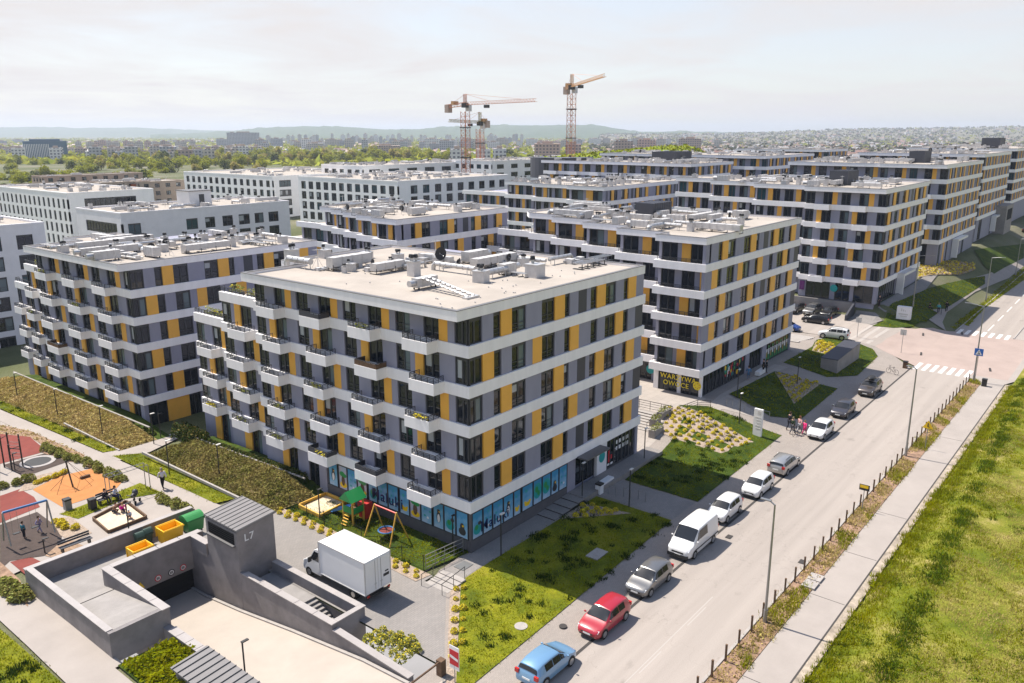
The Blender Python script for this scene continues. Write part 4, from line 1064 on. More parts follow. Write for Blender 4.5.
ST('rubber_floor', px([(10, 562), (31, 557), (48, 565), (28, 577)]), .014, 'redrub')
PL1 = px([(60, 514), (118, 492), (140, 483), (162, 493), (125, 499), (78, 519)])
ST('lawn', PL1, .02, 'lawn')
ST('gravel_bed', px([(52, 521), (70, 516), (92, 533), (72, 543), (60, 535)]), .02, 'gravel')
ST('gravel_bed', px([(28, 478), (62, 470), (68, 472), (34, 489), (18, 492)]), .02, 'gravel')
ST('planting_bed', px([(0, 425), (30, 431), (85, 455), (82, 461), (45, 447), (30, 437), (0, 434)]), .018, 'mulch')
ST('planting_bed', px([(40, 447), (82, 462), (70, 462), (40, 452)]), .02, 'soil'); ST('planting_bed', px([(84, 461), (124, 480), (118, 482), (84, 466)]), .02, 'soil')
ST('planting_bed', px([(0, 583), (28, 607), (28, 600), (20, 580), (0, 562)]), .03, 'soil')
LSW = px([(0, 629), (62, 683), (-10, 760), (-120, 700), (-60, 640)]); ST('lawn', LSW, .02, 'lawn')
ST('footpath', [(17.9, 58), (17.9, 43.5), (17.4, 43.5), (17.4, 34), (14.9, 34), (15.2, 60)], .008, 'path')
# kindergarten garden
KG = [(36.2, 37.2), (40.2, 36.4), (40.3, 52.6), (36.0, 52.9)]
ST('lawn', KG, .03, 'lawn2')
YB = [(34.9, 36.6), (36.2, 36.4), (36.1, 53.2), (35.5, 53.6)]
ST('gravel_bed', YB, .035, 'gravel')
ST('gravel_bed', [(35.5, 33.9), (36.9, 34.15), (28.85, 27.15), (28.9, 26.35), (27.9, 26.2), (27.6, 26.9)], .036, 'gravel')
BED1 = [(48.8, 34.2), (52.4, 34.35), (53.2, 30.3)]; BED2 = [(69.6, 36.6), (75.8, 39.0), (76.7, 36.8), (74.2, 28.5), (69.4, 30.0), (69.1, 35.0)]; BED3 = [(96.0, 35.2), (97.7, 30.0), (88.1, 29.8)]
BED4 = px([(812, 351), (816, 342), (833, 344), (838, 352), (828, 355)])
for b in (BED1, BED2, BED3, BED4): ST('gravel_bed', b, .06, 'gravel')
# planted banks: soil wedge with a stone edge on top
def bank(name, x0a, x0b, x1a, x1b, ya, yb, z0, z1a, z1b, mt):
    mb = MB(); n = 24
    for i in range(n+1):
        t = i/n; y = ya+(yb-ya)*t; xa = x0a+(x0b-x0a)*t; xb = x1a+(x1b-x1a)*t; zt = z1a+(z1b-z1a)*t; e = min(1, 6*t, 6*(1-t)) if True else 1
        z_ = gh(xa, y)
        for k, (u, h) in enumerate(((0, 0), (.35, .42), (.7, .8), (1, 1))): mb.v.append((xa+(xb-xa)*u, y, z_+z0+(zt-z_)*h*e))
        mb.v.append((xb+1.4, y, z_+z0+(zt-z_)*e))
    for i in range(n):
        for k in range(4): a = i*5+k; mb.f.append((a, a+1, a+6, a+5)); mb.m.append(1 if k == 3 else 0)
    o = mb.build(name, [mt, 'lawn2'], smooth=True); tag(o, kind='structure'); return o
bankA = bank('bank', 34.95, 35.4, 39.3, 39.0, 53.2, 74.2, 0.03, 1.15, .75, 'bank')
bankB = bank('bank', 34.3, 33.4, 38.2, 37.9, 77.5, 116, 0.03, .35, .1, 'bank')
eb = MB(); eb.tube((39.3, 54.5, 1.2), (39.05, 73.2, .85), .09, 6); eb.tube((38.25, 79, .45), (37.95, 113, .2), .09, 6); tag(eb.build('kerb', ['kerb']), kind='structure')
eb = MB(); eb.box(34.75, 34.93, 53.4, 74, -.1, .14); eb.box(34.2, 34.36, 77.6, 90, -.9, -.42); tag(eb.build('kerb', ['kerb']), kind='structure')

# ------------------------------------------------------------------ sward and ground cover
def grass(name, polys, dens, hmin, hmax, wid, mt, zf=gh, dz=.03, k=4, keep=None, label=None):
    P = [scatter_pts(p, dens, keep) for p in polys]; P = np.concatenate([p for p in P if len(p)])
    Z = np.array([zf(x, y)+dz for x, y in P])
    o = ob(name, soup(name, blades(P, Z, hmin, hmax, wid, k), 3, [mt])); return tag(o, kind='stuff')
nz = lambda x, y, s, o=0: math.sin(x*s+o)+math.sin(y*s*1.3+1.7*o)+math.sin((x+y)*s*.7+o*.4)+math.sin((x-y)*s*1.9+o)
grass('lawn_grass', [LAWN1, LAWN2], 26, .04, .14, .03, 'blade', keep=lambda x, y: not (in_poly(x, y, BED1) or in_poly(x, y, BED2)) and nz(x, y, 1.7) > -1.2)
grass('lawn_grass', [KG, LS1, LS2, PL1, LSW], 26, .05, .15, .03, 'blade', keep=lambda x, y: nz(x, y, 1.3, 2) > -1.4)
grass('lawn_grass', [LAWN3, LAWN4, LAWN5, LAWN6], 7, .06, .16, .05, 'blade')
def tufts(name, polys, n, mt, zf=gh, dz=.02, rad=.28, per=26, h=(.10, .24), keep=None):
    P = []
    for pl in polys:
        q = scatter_pts(pl, n, keep)
        for x, y in q:
            r_ = rad*random.uniform(.5, 1.5); k_ = int(per*(r_/rad)); P.append(np.column_stack([x+rng.normal(0, r_*.6, k_), y+rng.normal(0, r_*.6, k_)]))
    P = np.concatenate(P); Z = np.array([zf(x, y)+dz for x, y in P]); return tag(ob(name, soup(name, blades(P, Z, *h, .035, 3), 3, [mt])), kind='stuff')
tufts('lawn_tufts', [LAWN1, LAWN2, KG, LSW, LS1], .42, 'bladedark')
FV = [(38, 11.6), (112, 11.6), (124, 8), (124, -14), (92, -14), (60, -4), (38, 6)]
sy = lambda x: 8.1+.031*(x-38)
grass('meadow_grass', [FV], 20, .08, .24, .026, 'blade', zf=fz, dz=-.02, k=5, keep=lambda x, y: y > sy(x)-.8 or nz(x, y, .7) > -.3)
grass('dry_meadow_grass', [FV], 26, .06, .20, .022, 'bladedry', zf=fz, dz=-.02, k=5, keep=lambda x, y: nz(x, y, .55, 3) > (1.3 if y > sy(x)-.6 else -.9))
tufts('meadow_tufts', [FV], .5, 'blademid', fz, -.02, .3, 14, (.08, .24), keep=lambda x, y: nz(x, y, .5, 4) > .1)
tufts('meadow_tufts', [[(38, sy(38)-.45), (118, sy(118)-.45), (118, sy(118)+.35), (38, sy(38)+.35)]], 5, 'blademid', fz, -.02, .45, 16, (.1, .32), keep=lambda x, y: nz(x, y, 1.1, 2) > -1.3)
tufts('meadow_tufts', [[(38, 11.1), (112, 11.1), (112, 11.9), (38, 11.9)]], .9, 'blade', fz, -.02, .3, 34, (.12, .4))
grass('meadow_grass', [[(40, 11.95), (112, 11.95), (112, 10.6), (40, 10.6)]], 26, .1, .32, .03, 'blade', zf=fz, dz=-.02, k=5)
grass('verge_grass', [vp[:-1]+[(30, 16.3)]], 26, .08, .32, .025, 'bladedry', dz=.03, k=5, keep=lambda x, y: x > 32 and nz(x, y, .9, 1) > .3)
grass('verge_grass', [vp[:-1]+[(30, 16.3)]], 34, .08, .36, .03, 'blade', dz=.03, k=5, keep=lambda x, y: x > 32 and nz(x, y, .7, 5) > .2)
grass('lawn_grass', [LAWN7, [(141, 23.3), (260, 23.3), (260, 24.2), (141, 24.2)]], 5, .1, .3, .07, 'blade')
def cover(name, poly, dens, hz, size, mt, thick=.35, zf=gh, keep=None):
    P = scatter_pts(poly, dens, keep)
    Z = np.array([zf(x, y) for x, y in P])+rng.uniform(0, thick, len(P))*np.array([.55+.45*math.sin(2.6*x+1.3*y)*math.sin(1.1*x-2.2*y) for x, y in P])
    C = np.column_stack([P, Z+hz]); o = ob(name, soup(name, leaves(C, size), 4, [mt])); return tag(o, kind='stuff')
def bz(x0a, x0b, x1a, x1b, ya, yb, za, zb):
    def f(x, y):
        t = min(1, max(0, (y-ya)/(yb-ya))); xa = x0a+(x0b-x0a)*t; xb = x1a+(x1b-x1a)*t; u = min(1, max(0, (x-xa)/(xb-xa))); h = np.interp(u, [0, .35, .7, 1], [0, .42, .8, 1])
        z_ = gh(xa, y); e = min(1, 6*t, 6*(1-t)); return z_+.03+(za+(zb-za)*t-z_)*h*e
    return f
cover('bank_planting', [(35.0, 53.3), (39.2, 53.3), (38.9, 74.0), (35.4, 74.0)], 190, .02, .10, 'leafbank', .36, bz(34.95, 35.4, 39.3, 39.0, 53.2, 74.2, 1.15, .75))
cover('bank_planting', [(34.3, 77.6), (38.1, 77.6), (37.8, 115), (33.5, 115)], 130, .02, .11, 'leafbrown', .26, bz(34.3, 33.4, 38.2, 37.9, 77.5, 116, .35, .1))
cover('flower_cover', LAWN9, 9, .05, .22, 'leafbrown', .4); cover('flower_cover', LAWN9, 4, .1, .2, 'leafyel', .4)
cover('verge_planting', [(32, 14.95), (111, 14.95), (111, 16.25), (32, 16.25)], 40, .03, .08, 'leafbrown', .3, keep=lambda x, y: nz(x, y, .8, 2) > -.2)
cover('mulch_litter', px([(0, 425), (30, 431), (85, 455), (82, 461), (45, 447), (30, 437), (0, 434)]), 26, .03, .1, 'leafbrown', .3)

# shrubs
def shrub_mesh(name, n, r, h, size, mts, seed):
    g = np.random.default_rng(seed); a = g.normal(0, 1, (n, 3)); a /= np.linalg.norm(a, axis=1)[:, None]; a[:, 2] = np.abs(a[:, 2])
    rad = g.uniform(.75, 1.05, n)[:, None]; C = a*rad*np.array([r, r, h]); C[:, 2] += .02
    V = leaves(C, size); idx = (g.random(n) < .25).astype(int) if len(mts) > 1 else np.zeros(n, int)
    return soup(name, V, 4, mts, idx)
YS = [shrub_mesh('golden_shrub', 210, .36, .42, .085, ['leafyel', 'leafgreen'], s) for s in range(4)]
def shrubs(poly_or_pts, meshes, label, group, name='golden_shrub', cat='shrub', sc=(.6, 1.0), spacing=None, seed=1):
    R = random.Random(seed); pts = poly_or_pts
    if spacing:
        xs = [p[0] for p in pts]; ys_ = [p[1] for p in pts]; out = []; y = min(ys_); row = 0
        while y < max(ys_):
            x = min(xs)+(spacing/2 if row % 2 else 0)
            while x < max(xs):
                q = (x+R.uniform(-.12, .12), y+R.uniform(-.12, .12))
                if in_poly(*q, pts): out.append(q)
                x += spacing
            y += spacing*.82; row += 1
        pts = out
    for (x, y) in pts:
        o = ob(name, R.choice(meshes), None, (x, y, gh(x, y)+.05), R.uniform(0, 6.28)); s = R.uniform(*sc); o.scale = (s, s, s*R.uniform(.9, 1.1))
        tag(o, label, cat, group)
shrubs(BED2, YS, 'round golden shrub in the sunlit gravel bed beside the stairs', 'golden shrubs in the sunlit gravel bed', spacing=.95, seed=3, sc=(.48, .66))
shrubs(BED1, YS, 'golden shrub in the shaded triangle of gravel by the low steps', 'golden shrubs in the shaded triangle bed', spacing=.8, seed=4, sc=(.6, .85))
shrubs(BED3, [shrub_mesh('golden_shrub', 90, .34, .36, .09, ['leafyel', 'leafgreen'], 9)], 'small golden shrub in the dark triangular bed before the greengrocer block', 'golden shrubs in the dark triangular bed', spacing=.95, seed=5)
shrubs(BED4, [YS[0]], 'golden shrub packed in the bright bed above the concrete vent block', 'golden shrubs above the vent block', spacing=.95, seed=6)
shrubs([(x, y) for x in (35.35, 35.85) for y in np.arange(37.0, 53, 1.05)+(.5 if x > 35.5 else 0)], YS, 'golden shrub in the gravel strip between the courtyard and the fenced garden', 'golden shrubs along the fenced garden', seed=7, sc=(.5, .75))
shrubs([(36.0-.92*(i//2)+(.32 if i % 2 else -.12), 33.6-.8*(i//2)-(.22 if i % 2 else -.1)) for i in range(13)], YS, 'golden shrub in the narrow gravel strip below the outdoor steps', 'golden shrubs below the outdoor steps', seed=8, sc=(.5, .75))
GS = [shrub_mesh('green_shrub', 260, .5, .62, .10, ['leafgreen', 'leafbank'], s+20) for s in range(3)]
def row(a, b, n, w=.3, seed=2):
    R = random.Random(seed); A_, B_ = gpg(*a), gpg(*b)
    return [(A_[0]+(B_[0]-A_[0])*i/(n-1)+R.uniform(-w, w), A_[1]+(B_[1]-A_[1])*i/(n-1)+R.uniform(-w, w)) for i in range(n)]
shrubs(row((44, 449), (80, 463), 22), GS, 'leafy green shrub in the hedge beside the dark round trampoline floor', 'hedge by the trampoline', 'green_shrub')
shrubs(row((86, 463), (124, 482), 20, seed=5), GS, 'leafy green shrub in the hedge along the orange rubber floor', 'hedge by the orange floor', 'green_shrub')
shrubs(row((160, 500), (186, 511), 12, seed=6), GS, 'leafy green shrub in the clump behind the green bin', 'clump behind the green bin', 'green_shrub')
shrubs(row((4, 585), (24, 600), 16, .35, seed=7), GS, 'leafy green shrub in the planter beside the dark bin yard wall', 'planter at the bin yard wall', 'green_shrub', sc=(.8, 1.2))
shrubs([(28.1+.5*(i % 4)+random.uniform(-.2, .2), 31.0+.75*(i//4)) for i in range(20)], [shrub_mesh('yellow_green_shrub', 160, .4, .55, .09, ['leafgreen', 'leafyel'], 55)], 'yellow green shrub in the bed at the foot of the stairwell wall', 'shrubs at the stairwell wall', 'yellow_green_shrub')
shrubs(row((2, 488), (28, 481), 8, .3, seed=9), GS[:1], 'olive shrub beside the small stepping path of the playground', 'shrubs by the stepping path', 'green_shrub')
shrubs(row((36, 484), (66, 473), 12, .12, seed=10), YS[:2], 'golden shrub edging the round orange rubber floor', 'golden shrubs edging the orange floor', sc=(.6, .8))
shrubs(row((56, 523), (74, 530), 9, .3, seed=11), YS[:2], 'golden shrub by the waste bin near the swing', 'golden shrubs near the swing', sc=(.7, .9))
HG = [shrub_mesh('hedge_shrub', 200, .38, .75, .09, ['leafdark', 'leafbank'], s+70) for s in range(2)]
hp = [(39.55-.02*i*.6, 55+i*.62) for i in range(30)]
for i, (x, y) in enumerate(hp):
    o = ob('hedge_shrub', HG[i % 2], None, (x, y, gh(x, y)+1.05), i); o.scale = (1, 1, .75 if i < 24 else 1.6); tag(o, 'dark clipped shrub in the low hedge on top of the bank beside the corner block', 'shrub', 'hedge on top of the bank')
for i in range(10):
    o = ob('hedge_shrub', HG[i % 2], None, (39.0+.35*(i % 3), 72.0+i*.33, gh(39, 73)+.6), i*2); o.scale = (1.5, 1.5, 2.0); tag(o, 'tall dark shrub at the end of the bank in the gap between two blocks', 'shrub', 'tall shrubs in the gap')
shrubs([(38.4, 79+i*1.25) for i in range(26)], [HG[0]], 'dark green shrub under the balconies of the block behind the brown bank', 'shrubs under the left block', 'hedge_shrub', sc=(.8, 1.2))
# grass bush patch beside the bin yard
GB = [(17.6, 34), (21.0, 34), (21.0, 43.6), (17.6, 43.6)]
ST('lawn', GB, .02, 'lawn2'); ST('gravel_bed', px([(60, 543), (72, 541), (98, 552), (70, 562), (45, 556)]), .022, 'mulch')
cover('bright_ground_cover', [(17.7, 36), (21.0, 40.0), (21.0, 43.2), (17.7, 43.4)], 160, .05, .13, 'blade', .55)
# ------------------------------------------------------------------ underground garage entrance, bin yard, stair tower
g_ = empty('garage_entrance', (17.3, 44, 0)); tag(g_, 'dark grey concrete garage entrance with a sunken deck and a pale ramp going down', 'garage entrance')
GL = Vector((17.3, 44, 0))
def gpart(mb, n, mats, par=None): return mb.build(n, mats, par or g_, -GL if par is None else (0,0,0))
w = MB()
w.box(17.72, 18.05, 44.5, 56.2, -.4, 1.62); w.box(17.72, 29.8, 56.2, 56.55, -.4, 1.5)
w.box(18.051, 21.0, 44.5, 44.8, -.4, 1.60)
gpart(w, 'outer_wall', ['concdark'])
cp = MB(); cp.box(17.68, 18.09, 44.81, 56.15, 1.62, 1.67); cp.box(17.68, 29.85, 56.151, 56.6, 1.5, 1.56); gpart(cp, 'wall_coping', ['capstone'])
dk = MB()
dk.add([(18.05,44.81,1.6),(21.0,44.81,1.6),(21.0,52.0,.35),(18.05,52.0,.35)], [(0,1,2,3)]); dk.box(18.05, 29.4, 52.01, 56.19, -.1, .3)
gpart(dk, 'deck', ['concrete'])
dl = MB(); dl.box(18.1, 21.0, 50.9, 50.97, .5, .56); gpart(dl, 'drain_channel', ['joint'])
w = MB(); w.box(21.0, 21.45, 44.5, 52.4, -3.4, 1.55); w.box(21.451, 28.2, 52.0, 52.4, -1.05, 1.55); w.box(27.2, 27.6, 49.91, 51.99, .6, 1.55)
gpart(w, 'ramp_wall', ['concdark'])
cp = MB(); n = 5
for i in range(n): cp.box(20.94, 21.5, 44.45+i*8.0/n, 44.45+(i+1)*8.0/n-.04, 1.55, 1.61)
cp.box(27.15, 27.65, 49.91, 51.93, 1.55, 1.61)
for i in range(4): cp.box(21.51+i*1.65, 21.51+(i+1)*1.65-.04, 51.94, 52.46, 1.55, 1.61)
gpart(cp, 'wall_coping', ['capstone'])
# ramp well: floor, side walls, dark hall beyond
rm = MB(); ry = [(23.0, .0), (29.2, -.02), (33, -.25), (40, -1.2), (46, -2.15), (50.5, -2.7), (54, -2.85), (56.3, -2.85)]
for (ya, za), (yb, zb) in zip(ry, ry[1:]):
    rm.quad((21.4 if ya >= 29 else 20.4, ya, za+.012), (27.3 if ya >= 29 else 29.3, ya, za+.012), (27.3 if yb > 29.3 else 29.3, yb, zb+.012), (21.4 if yb > 29.3 else 20.4, yb, zb+.012))
tag(rm.build('ramp', ['ramp']), kind='structure')
rk = MB()
for (ya, za), (yb, zb) in zip(ry[1:], ry[2:]):
    rk.add([(26.95,ya,za-.2),(27.15,ya,za-.2),(27.15,yb,zb-.2),(26.95,yb,zb-.2),(26.95,ya,za+.12),(27.15,ya,za+.12),(27.15,yb,zb+.12),(26.95,yb,zb+.12)], [(4,5,6,7),(0,3,7,4),(0,4,5,1)])
gpart(rk, 'ramp_kerb', ['kerb'])
gd = MB(); gd.box(21.46, 27.24, 52.25, 52.35, -2.95, -1.051)
for i in range(5): gd.box(21.46, 27.24, 52.22, 52.25, -2.9+i*.4, -2.87+i*.4)
gpart(gd, 'garage_door', ['core'])
w = MB()
w.add([(27.25,29.4,-.6),(27.62,29.4,-.6),(27.62,56.3,-3.4),(27.25,56.3,-3.4),(27.25,29.4,.12),(27.62,29.4,.12),(27.62,36.1,.42),(27.25,36.1,.42),(27.25,36.1,.78),(27.62,36.1,.78),(27.25,56.3,.78),(27.62,56.3,.78)],
      [(0,3,10,8,7,4),(1,5,6,9,11,2),(4,7,6,5),(7,8,9,6),(8,10,11,9),(0,4,5,1)])
gpart(w, 'ramp_wall', ['concdark'])
cp = MB()
for i in range(5): cp.box(27.2, 27.68, 36.05+i*1.9, 36.05+(i+1)*1.9-.04, .78, .84)
cp.add([(27.2,29.4,.13),(27.68,29.4,.13),(27.68,36.0,.44),(27.2,36.0,.44),(27.2,29.4,.2),(27.68,29.4,.2),(27.68,36.0,.5),(27.2,36.0,.5)], [(4,5,6,7),(0,1,5,4),(3,0,4,7),(1,2,6,5)])
cp.box(27.69, 29.95, 36.05, 36.45, .78, .84); cp.box(29.5, 29.95, 36.46, 45.4, .78, .84)
gpart(cp, 'wall_coping', ['capstone'])
w = MB(); w.box(27.63, 29.9, 36.1, 36.4, -2, .78); w.box(29.55, 29.9, 36.41, 45.5, -2, .78); gpart(w, 'stairwell_wall', ['concdark'])
stp = MB()
for i in range(12): stp.box(27.63, 29.54, 37.2+i*.3, 37.2+(i+1)*.3, -2, .0-.16*(11-i))
stp.box(27.63, 29.54, 40.8, 45.5, -2, -.02); gpart(stp, 'stair_flight', ['concrete'])
w = MB(); w.box(20.9, 21.39, 33.6, 44.48, -2.6, .42); gpart(w, 'low_wall', ['concdark'])
cp = MB()
for i in range(4): cp.box(20.85, 21.45, 39.8+i*1.04, 39.8+(i+1)*1.04-.04, .42, .48)
gpart(cp, 'wall_coping', ['capstone'])
# signs on the portal
def disc(mb, cx, y, cz, r, m, n=14): ell(mb, cx, cz, r, r, y, m, n)
for k, (sx, kind) in enumerate(((23.2, 'y'), (24.5, 'b'), (25.5, 'c'), (26.4, 'a'))):
    sg = MB(); z = -.62
    if kind == 'y': sg.add([(sx-.3, 51.97, z-.25), (sx+.3, 51.97, z-.25), (sx, 51.97, z+.3)], [(0,1,2)], 0)
    else:
        disc(sg, sx, 51.97, z, .25, 1 if kind != 'c' else 2); disc(sg, sx, 51.96, z, .185, 3)
        for t in range(3): sg.box(sx-.12+.08*t, sx-.07+.08*t, 51.945, 51.955, z-.1, z+.1, 2)
    gpart(sg, 'traffic_sign', ['signyel', 'signred', 'joint', 'whitepl'])
# stair tower
t_ = empty('stair_tower', (27.4, 45.5, 0)); tag(t_, 'concrete stair tower with a ribbed lean-to roof and a wide dark louvre', 'stair tower'); TL = Vector((27.4, 45.5, 0))
w = MB(); w.prism([(27.24, 45.85), (30.2, 45.85), (30.2, 49.7), (27.24, 49.7)], -2.9, 3.75); w.build('wall', ['concdark'], t_, -TL)
lv = MB(); lv.box(27.18, 27.24, 46.2, 49.3, 2.8, 3.6, 0)
for i in range(5): lv.box(27.2, 27.18, 46.2, 49.3, 2.83+i*.16, 2.87+i*.16, 1)
lv.box(27.0, 27.27, 46.1, 49.4, 2.65, 2.77, 2); lv.build('louvre', ['core', 'dark', 'coping'], t_, -TL)
rf = MB(); rf.add([(27.2,45.72,3.86),(30.32,45.72,4.14),(30.32,49.82,4.14),(27.2,49.82,3.86),(27.2,45.72,3.98),(30.32,45.72,4.26),(30.32,49.82,4.26),(27.2,49.82,3.98)], [(0,3,2,1),(4,5,6,7),(0,1,5,4),(1,2,6,5),(2,3,7,6),(3,0,4,7)])
rf.add([(27.24,45.85,3.75),(30.2,45.85,3.75),(30.2,45.85,4.13),(27.24,45.85,3.88)], [(0,1,2,3)], 1); rf.add([(30.2,45.85,3.75),(30.2,49.7,3.75),(30.2,49.7,4.13),(30.2,45.85,4.13)], [(0,1,2,3)], 1)
for i in range(9):
    y = 45.76+i*.49; rf.add([(27.2,y,3.98),(27.2,y+.03,3.98),(30.32,y+.03,4.26),(30.32,y,4.26),(27.2,y,4.02),(27.2,y+.03,4.02),(30.32,y+.03,4.30),(30.32,y,4.30)], [(4,5,6,7),(0,4,7,3),(1,2,6,5),(0,1,5,4)], 2)
rf.build('roof', ['seamroof', 'concdark', 'coping'], t_, -TL)
me = text_mesh('L7', .75, .01); me.materials.append(M['whitepl']); me.transform(Matrix.Rotation(PI/2, 4, 'X')); ob('lettering', me, t_, Vector((28.15, 45.82, 2.95))-TL)
# ribbed box beside the ramp
v_ = empty('vent_housing', (18.9, 33.6, 0)); tag(v_, 'low vent housing with a ribbed zinc lid at the bottom edge beside the ramp', 'vent housing'); VL = Vector((18.9, 33.6, 0))
w = MB(); w.box(19.0, 20.85, 33.6, 39.6, 0, .85); w.build('wall', ['concdark'], v_, -VL)
rf = MB(); rf.add([(18.8,33.4,.86),(21.1,33.4,1.05),(21.1,39.75,1.05),(18.8,39.75,.86),(18.8,33.4,.95),(21.1,33.4,1.14),(21.1,39.75,1.14),(18.8,39.75,.95)], [(0,3,2,1),(4,5,6,7),(0,1,5,4),(1,2,6,5),(2,3,7,6),(3,0,4,7)])
for i in range(12):
    y = 33.45+i*.55; rf.add([(18.8,y,.95),(18.8,y+.03,.95),(21.1,y+.03,1.14),(21.1,y,1.14),(18.8,y,1.02),(18.8,y+.03,1.02),(21.1,y+.03,1.21),(21.1,y,1.21)], [(4,5,6,7),(0,4,7,3),(1,2,6,5),(0,1,5,4)], 1)
rf.build('lid', ['seamroof', 'coping'], v_, -VL)

# bins
def bin_(label, loc, w, d, h, mt, open_, rz=0):
    r = empty('wheeled_bin', loc, rz); tag(r, label, 'bin', 'bins in the sunken yard')
    b = MB(); t = .1; vs = []
    A0 = [(-w/2+t, -d/2+t), (w/2-t, -d/2+t), (w/2-t, d/2-t), (-w/2+t, d/2-t)]; A1 = [(-w/2, -d/2), (w/2, -d/2), (w/2, d/2), (-w/2, d/2)]; A2 = [(x*.9, y*.88) for x, y in A1]; A3 = [(x*.85, y*.8) for x, y in A1]
    for P_, z in ((A0, .16), (A1, h), (A2, h), (A3, h-.5)): vs += [(x, y, z) for x, y in P_]
    fs = [(0,3,2,1)]
    for l in range(3):
        for i in range(4): fs.append((l*4+i, l*4+(i+1) % 4, (l+1)*4+(i+1) % 4, (l+1)*4+i))
    fs.append((12,13,14,15)); b.add(vs, fs); b.box(-w/2-.04, w/2+.04, -d/2-.05, -d/2, h-.12, h-.04); b.build('tub', [mt], r)
    if not open_:
        l = MB(); n = 8; pr = [(-d/2-.05+(d+.1)*i/n, h+.02+.3*math.sin(PI*i/n)) for i in range(n+1)]
        vs = [(-w/2-.04, y, z) for y, z in pr]+[(w/2+.04, y, z) for y, z in pr]
        l.add(vs, [(i, n+1+i, n+2+i, i+1) for i in range(n)]+[tuple(range(n+1)), tuple(range(2*n+1, n, -1))]); l.build('lid', [mt], r, smooth=False)
    else:
        l = MB(); l.box(-w/2, w/2, d/2+.01, d/2+.08, h-.75, h+.05); l.build('lid', [mt], r)
    for sx in (-1, 1):
        for sy in (-1, 1): k = MB(); k.tube((sx*w*.36-.03, sy*d*.32, .09), (sx*w*.36+.03, sy*d*.32, .09), .09, 8); k.build('wheel', ['rubber'], r)
bx = lambda q, z=.3: (*gp(q[0], q[1], z), z)
bin_('open yellow bin at the near end of the bin yard', (24.15, 53.4, .3), 1.5, 1.0, 1.25, 'binyel', True)
bin_('open yellow bin between the small dark bins and the green bin', (27.0, 54.5, .3), 1.6, 1.1, 1.35, 'binyel', True)
bin_('large green bin with a domed lid', (29.0, 54.9, .3), 1.4, 1.2, 1.2, 'bingrn', False)
bin_('small dark green bin, the one nearer the near yellow bin', (25.1, 55.4, .3), .55, .6, 1.0, 'bindk', False)
bin_('small dark green bin, the one nearer the far yellow bin', (25.75, 55.45, .3), .55, .6, 1.05, 'bindk', False)

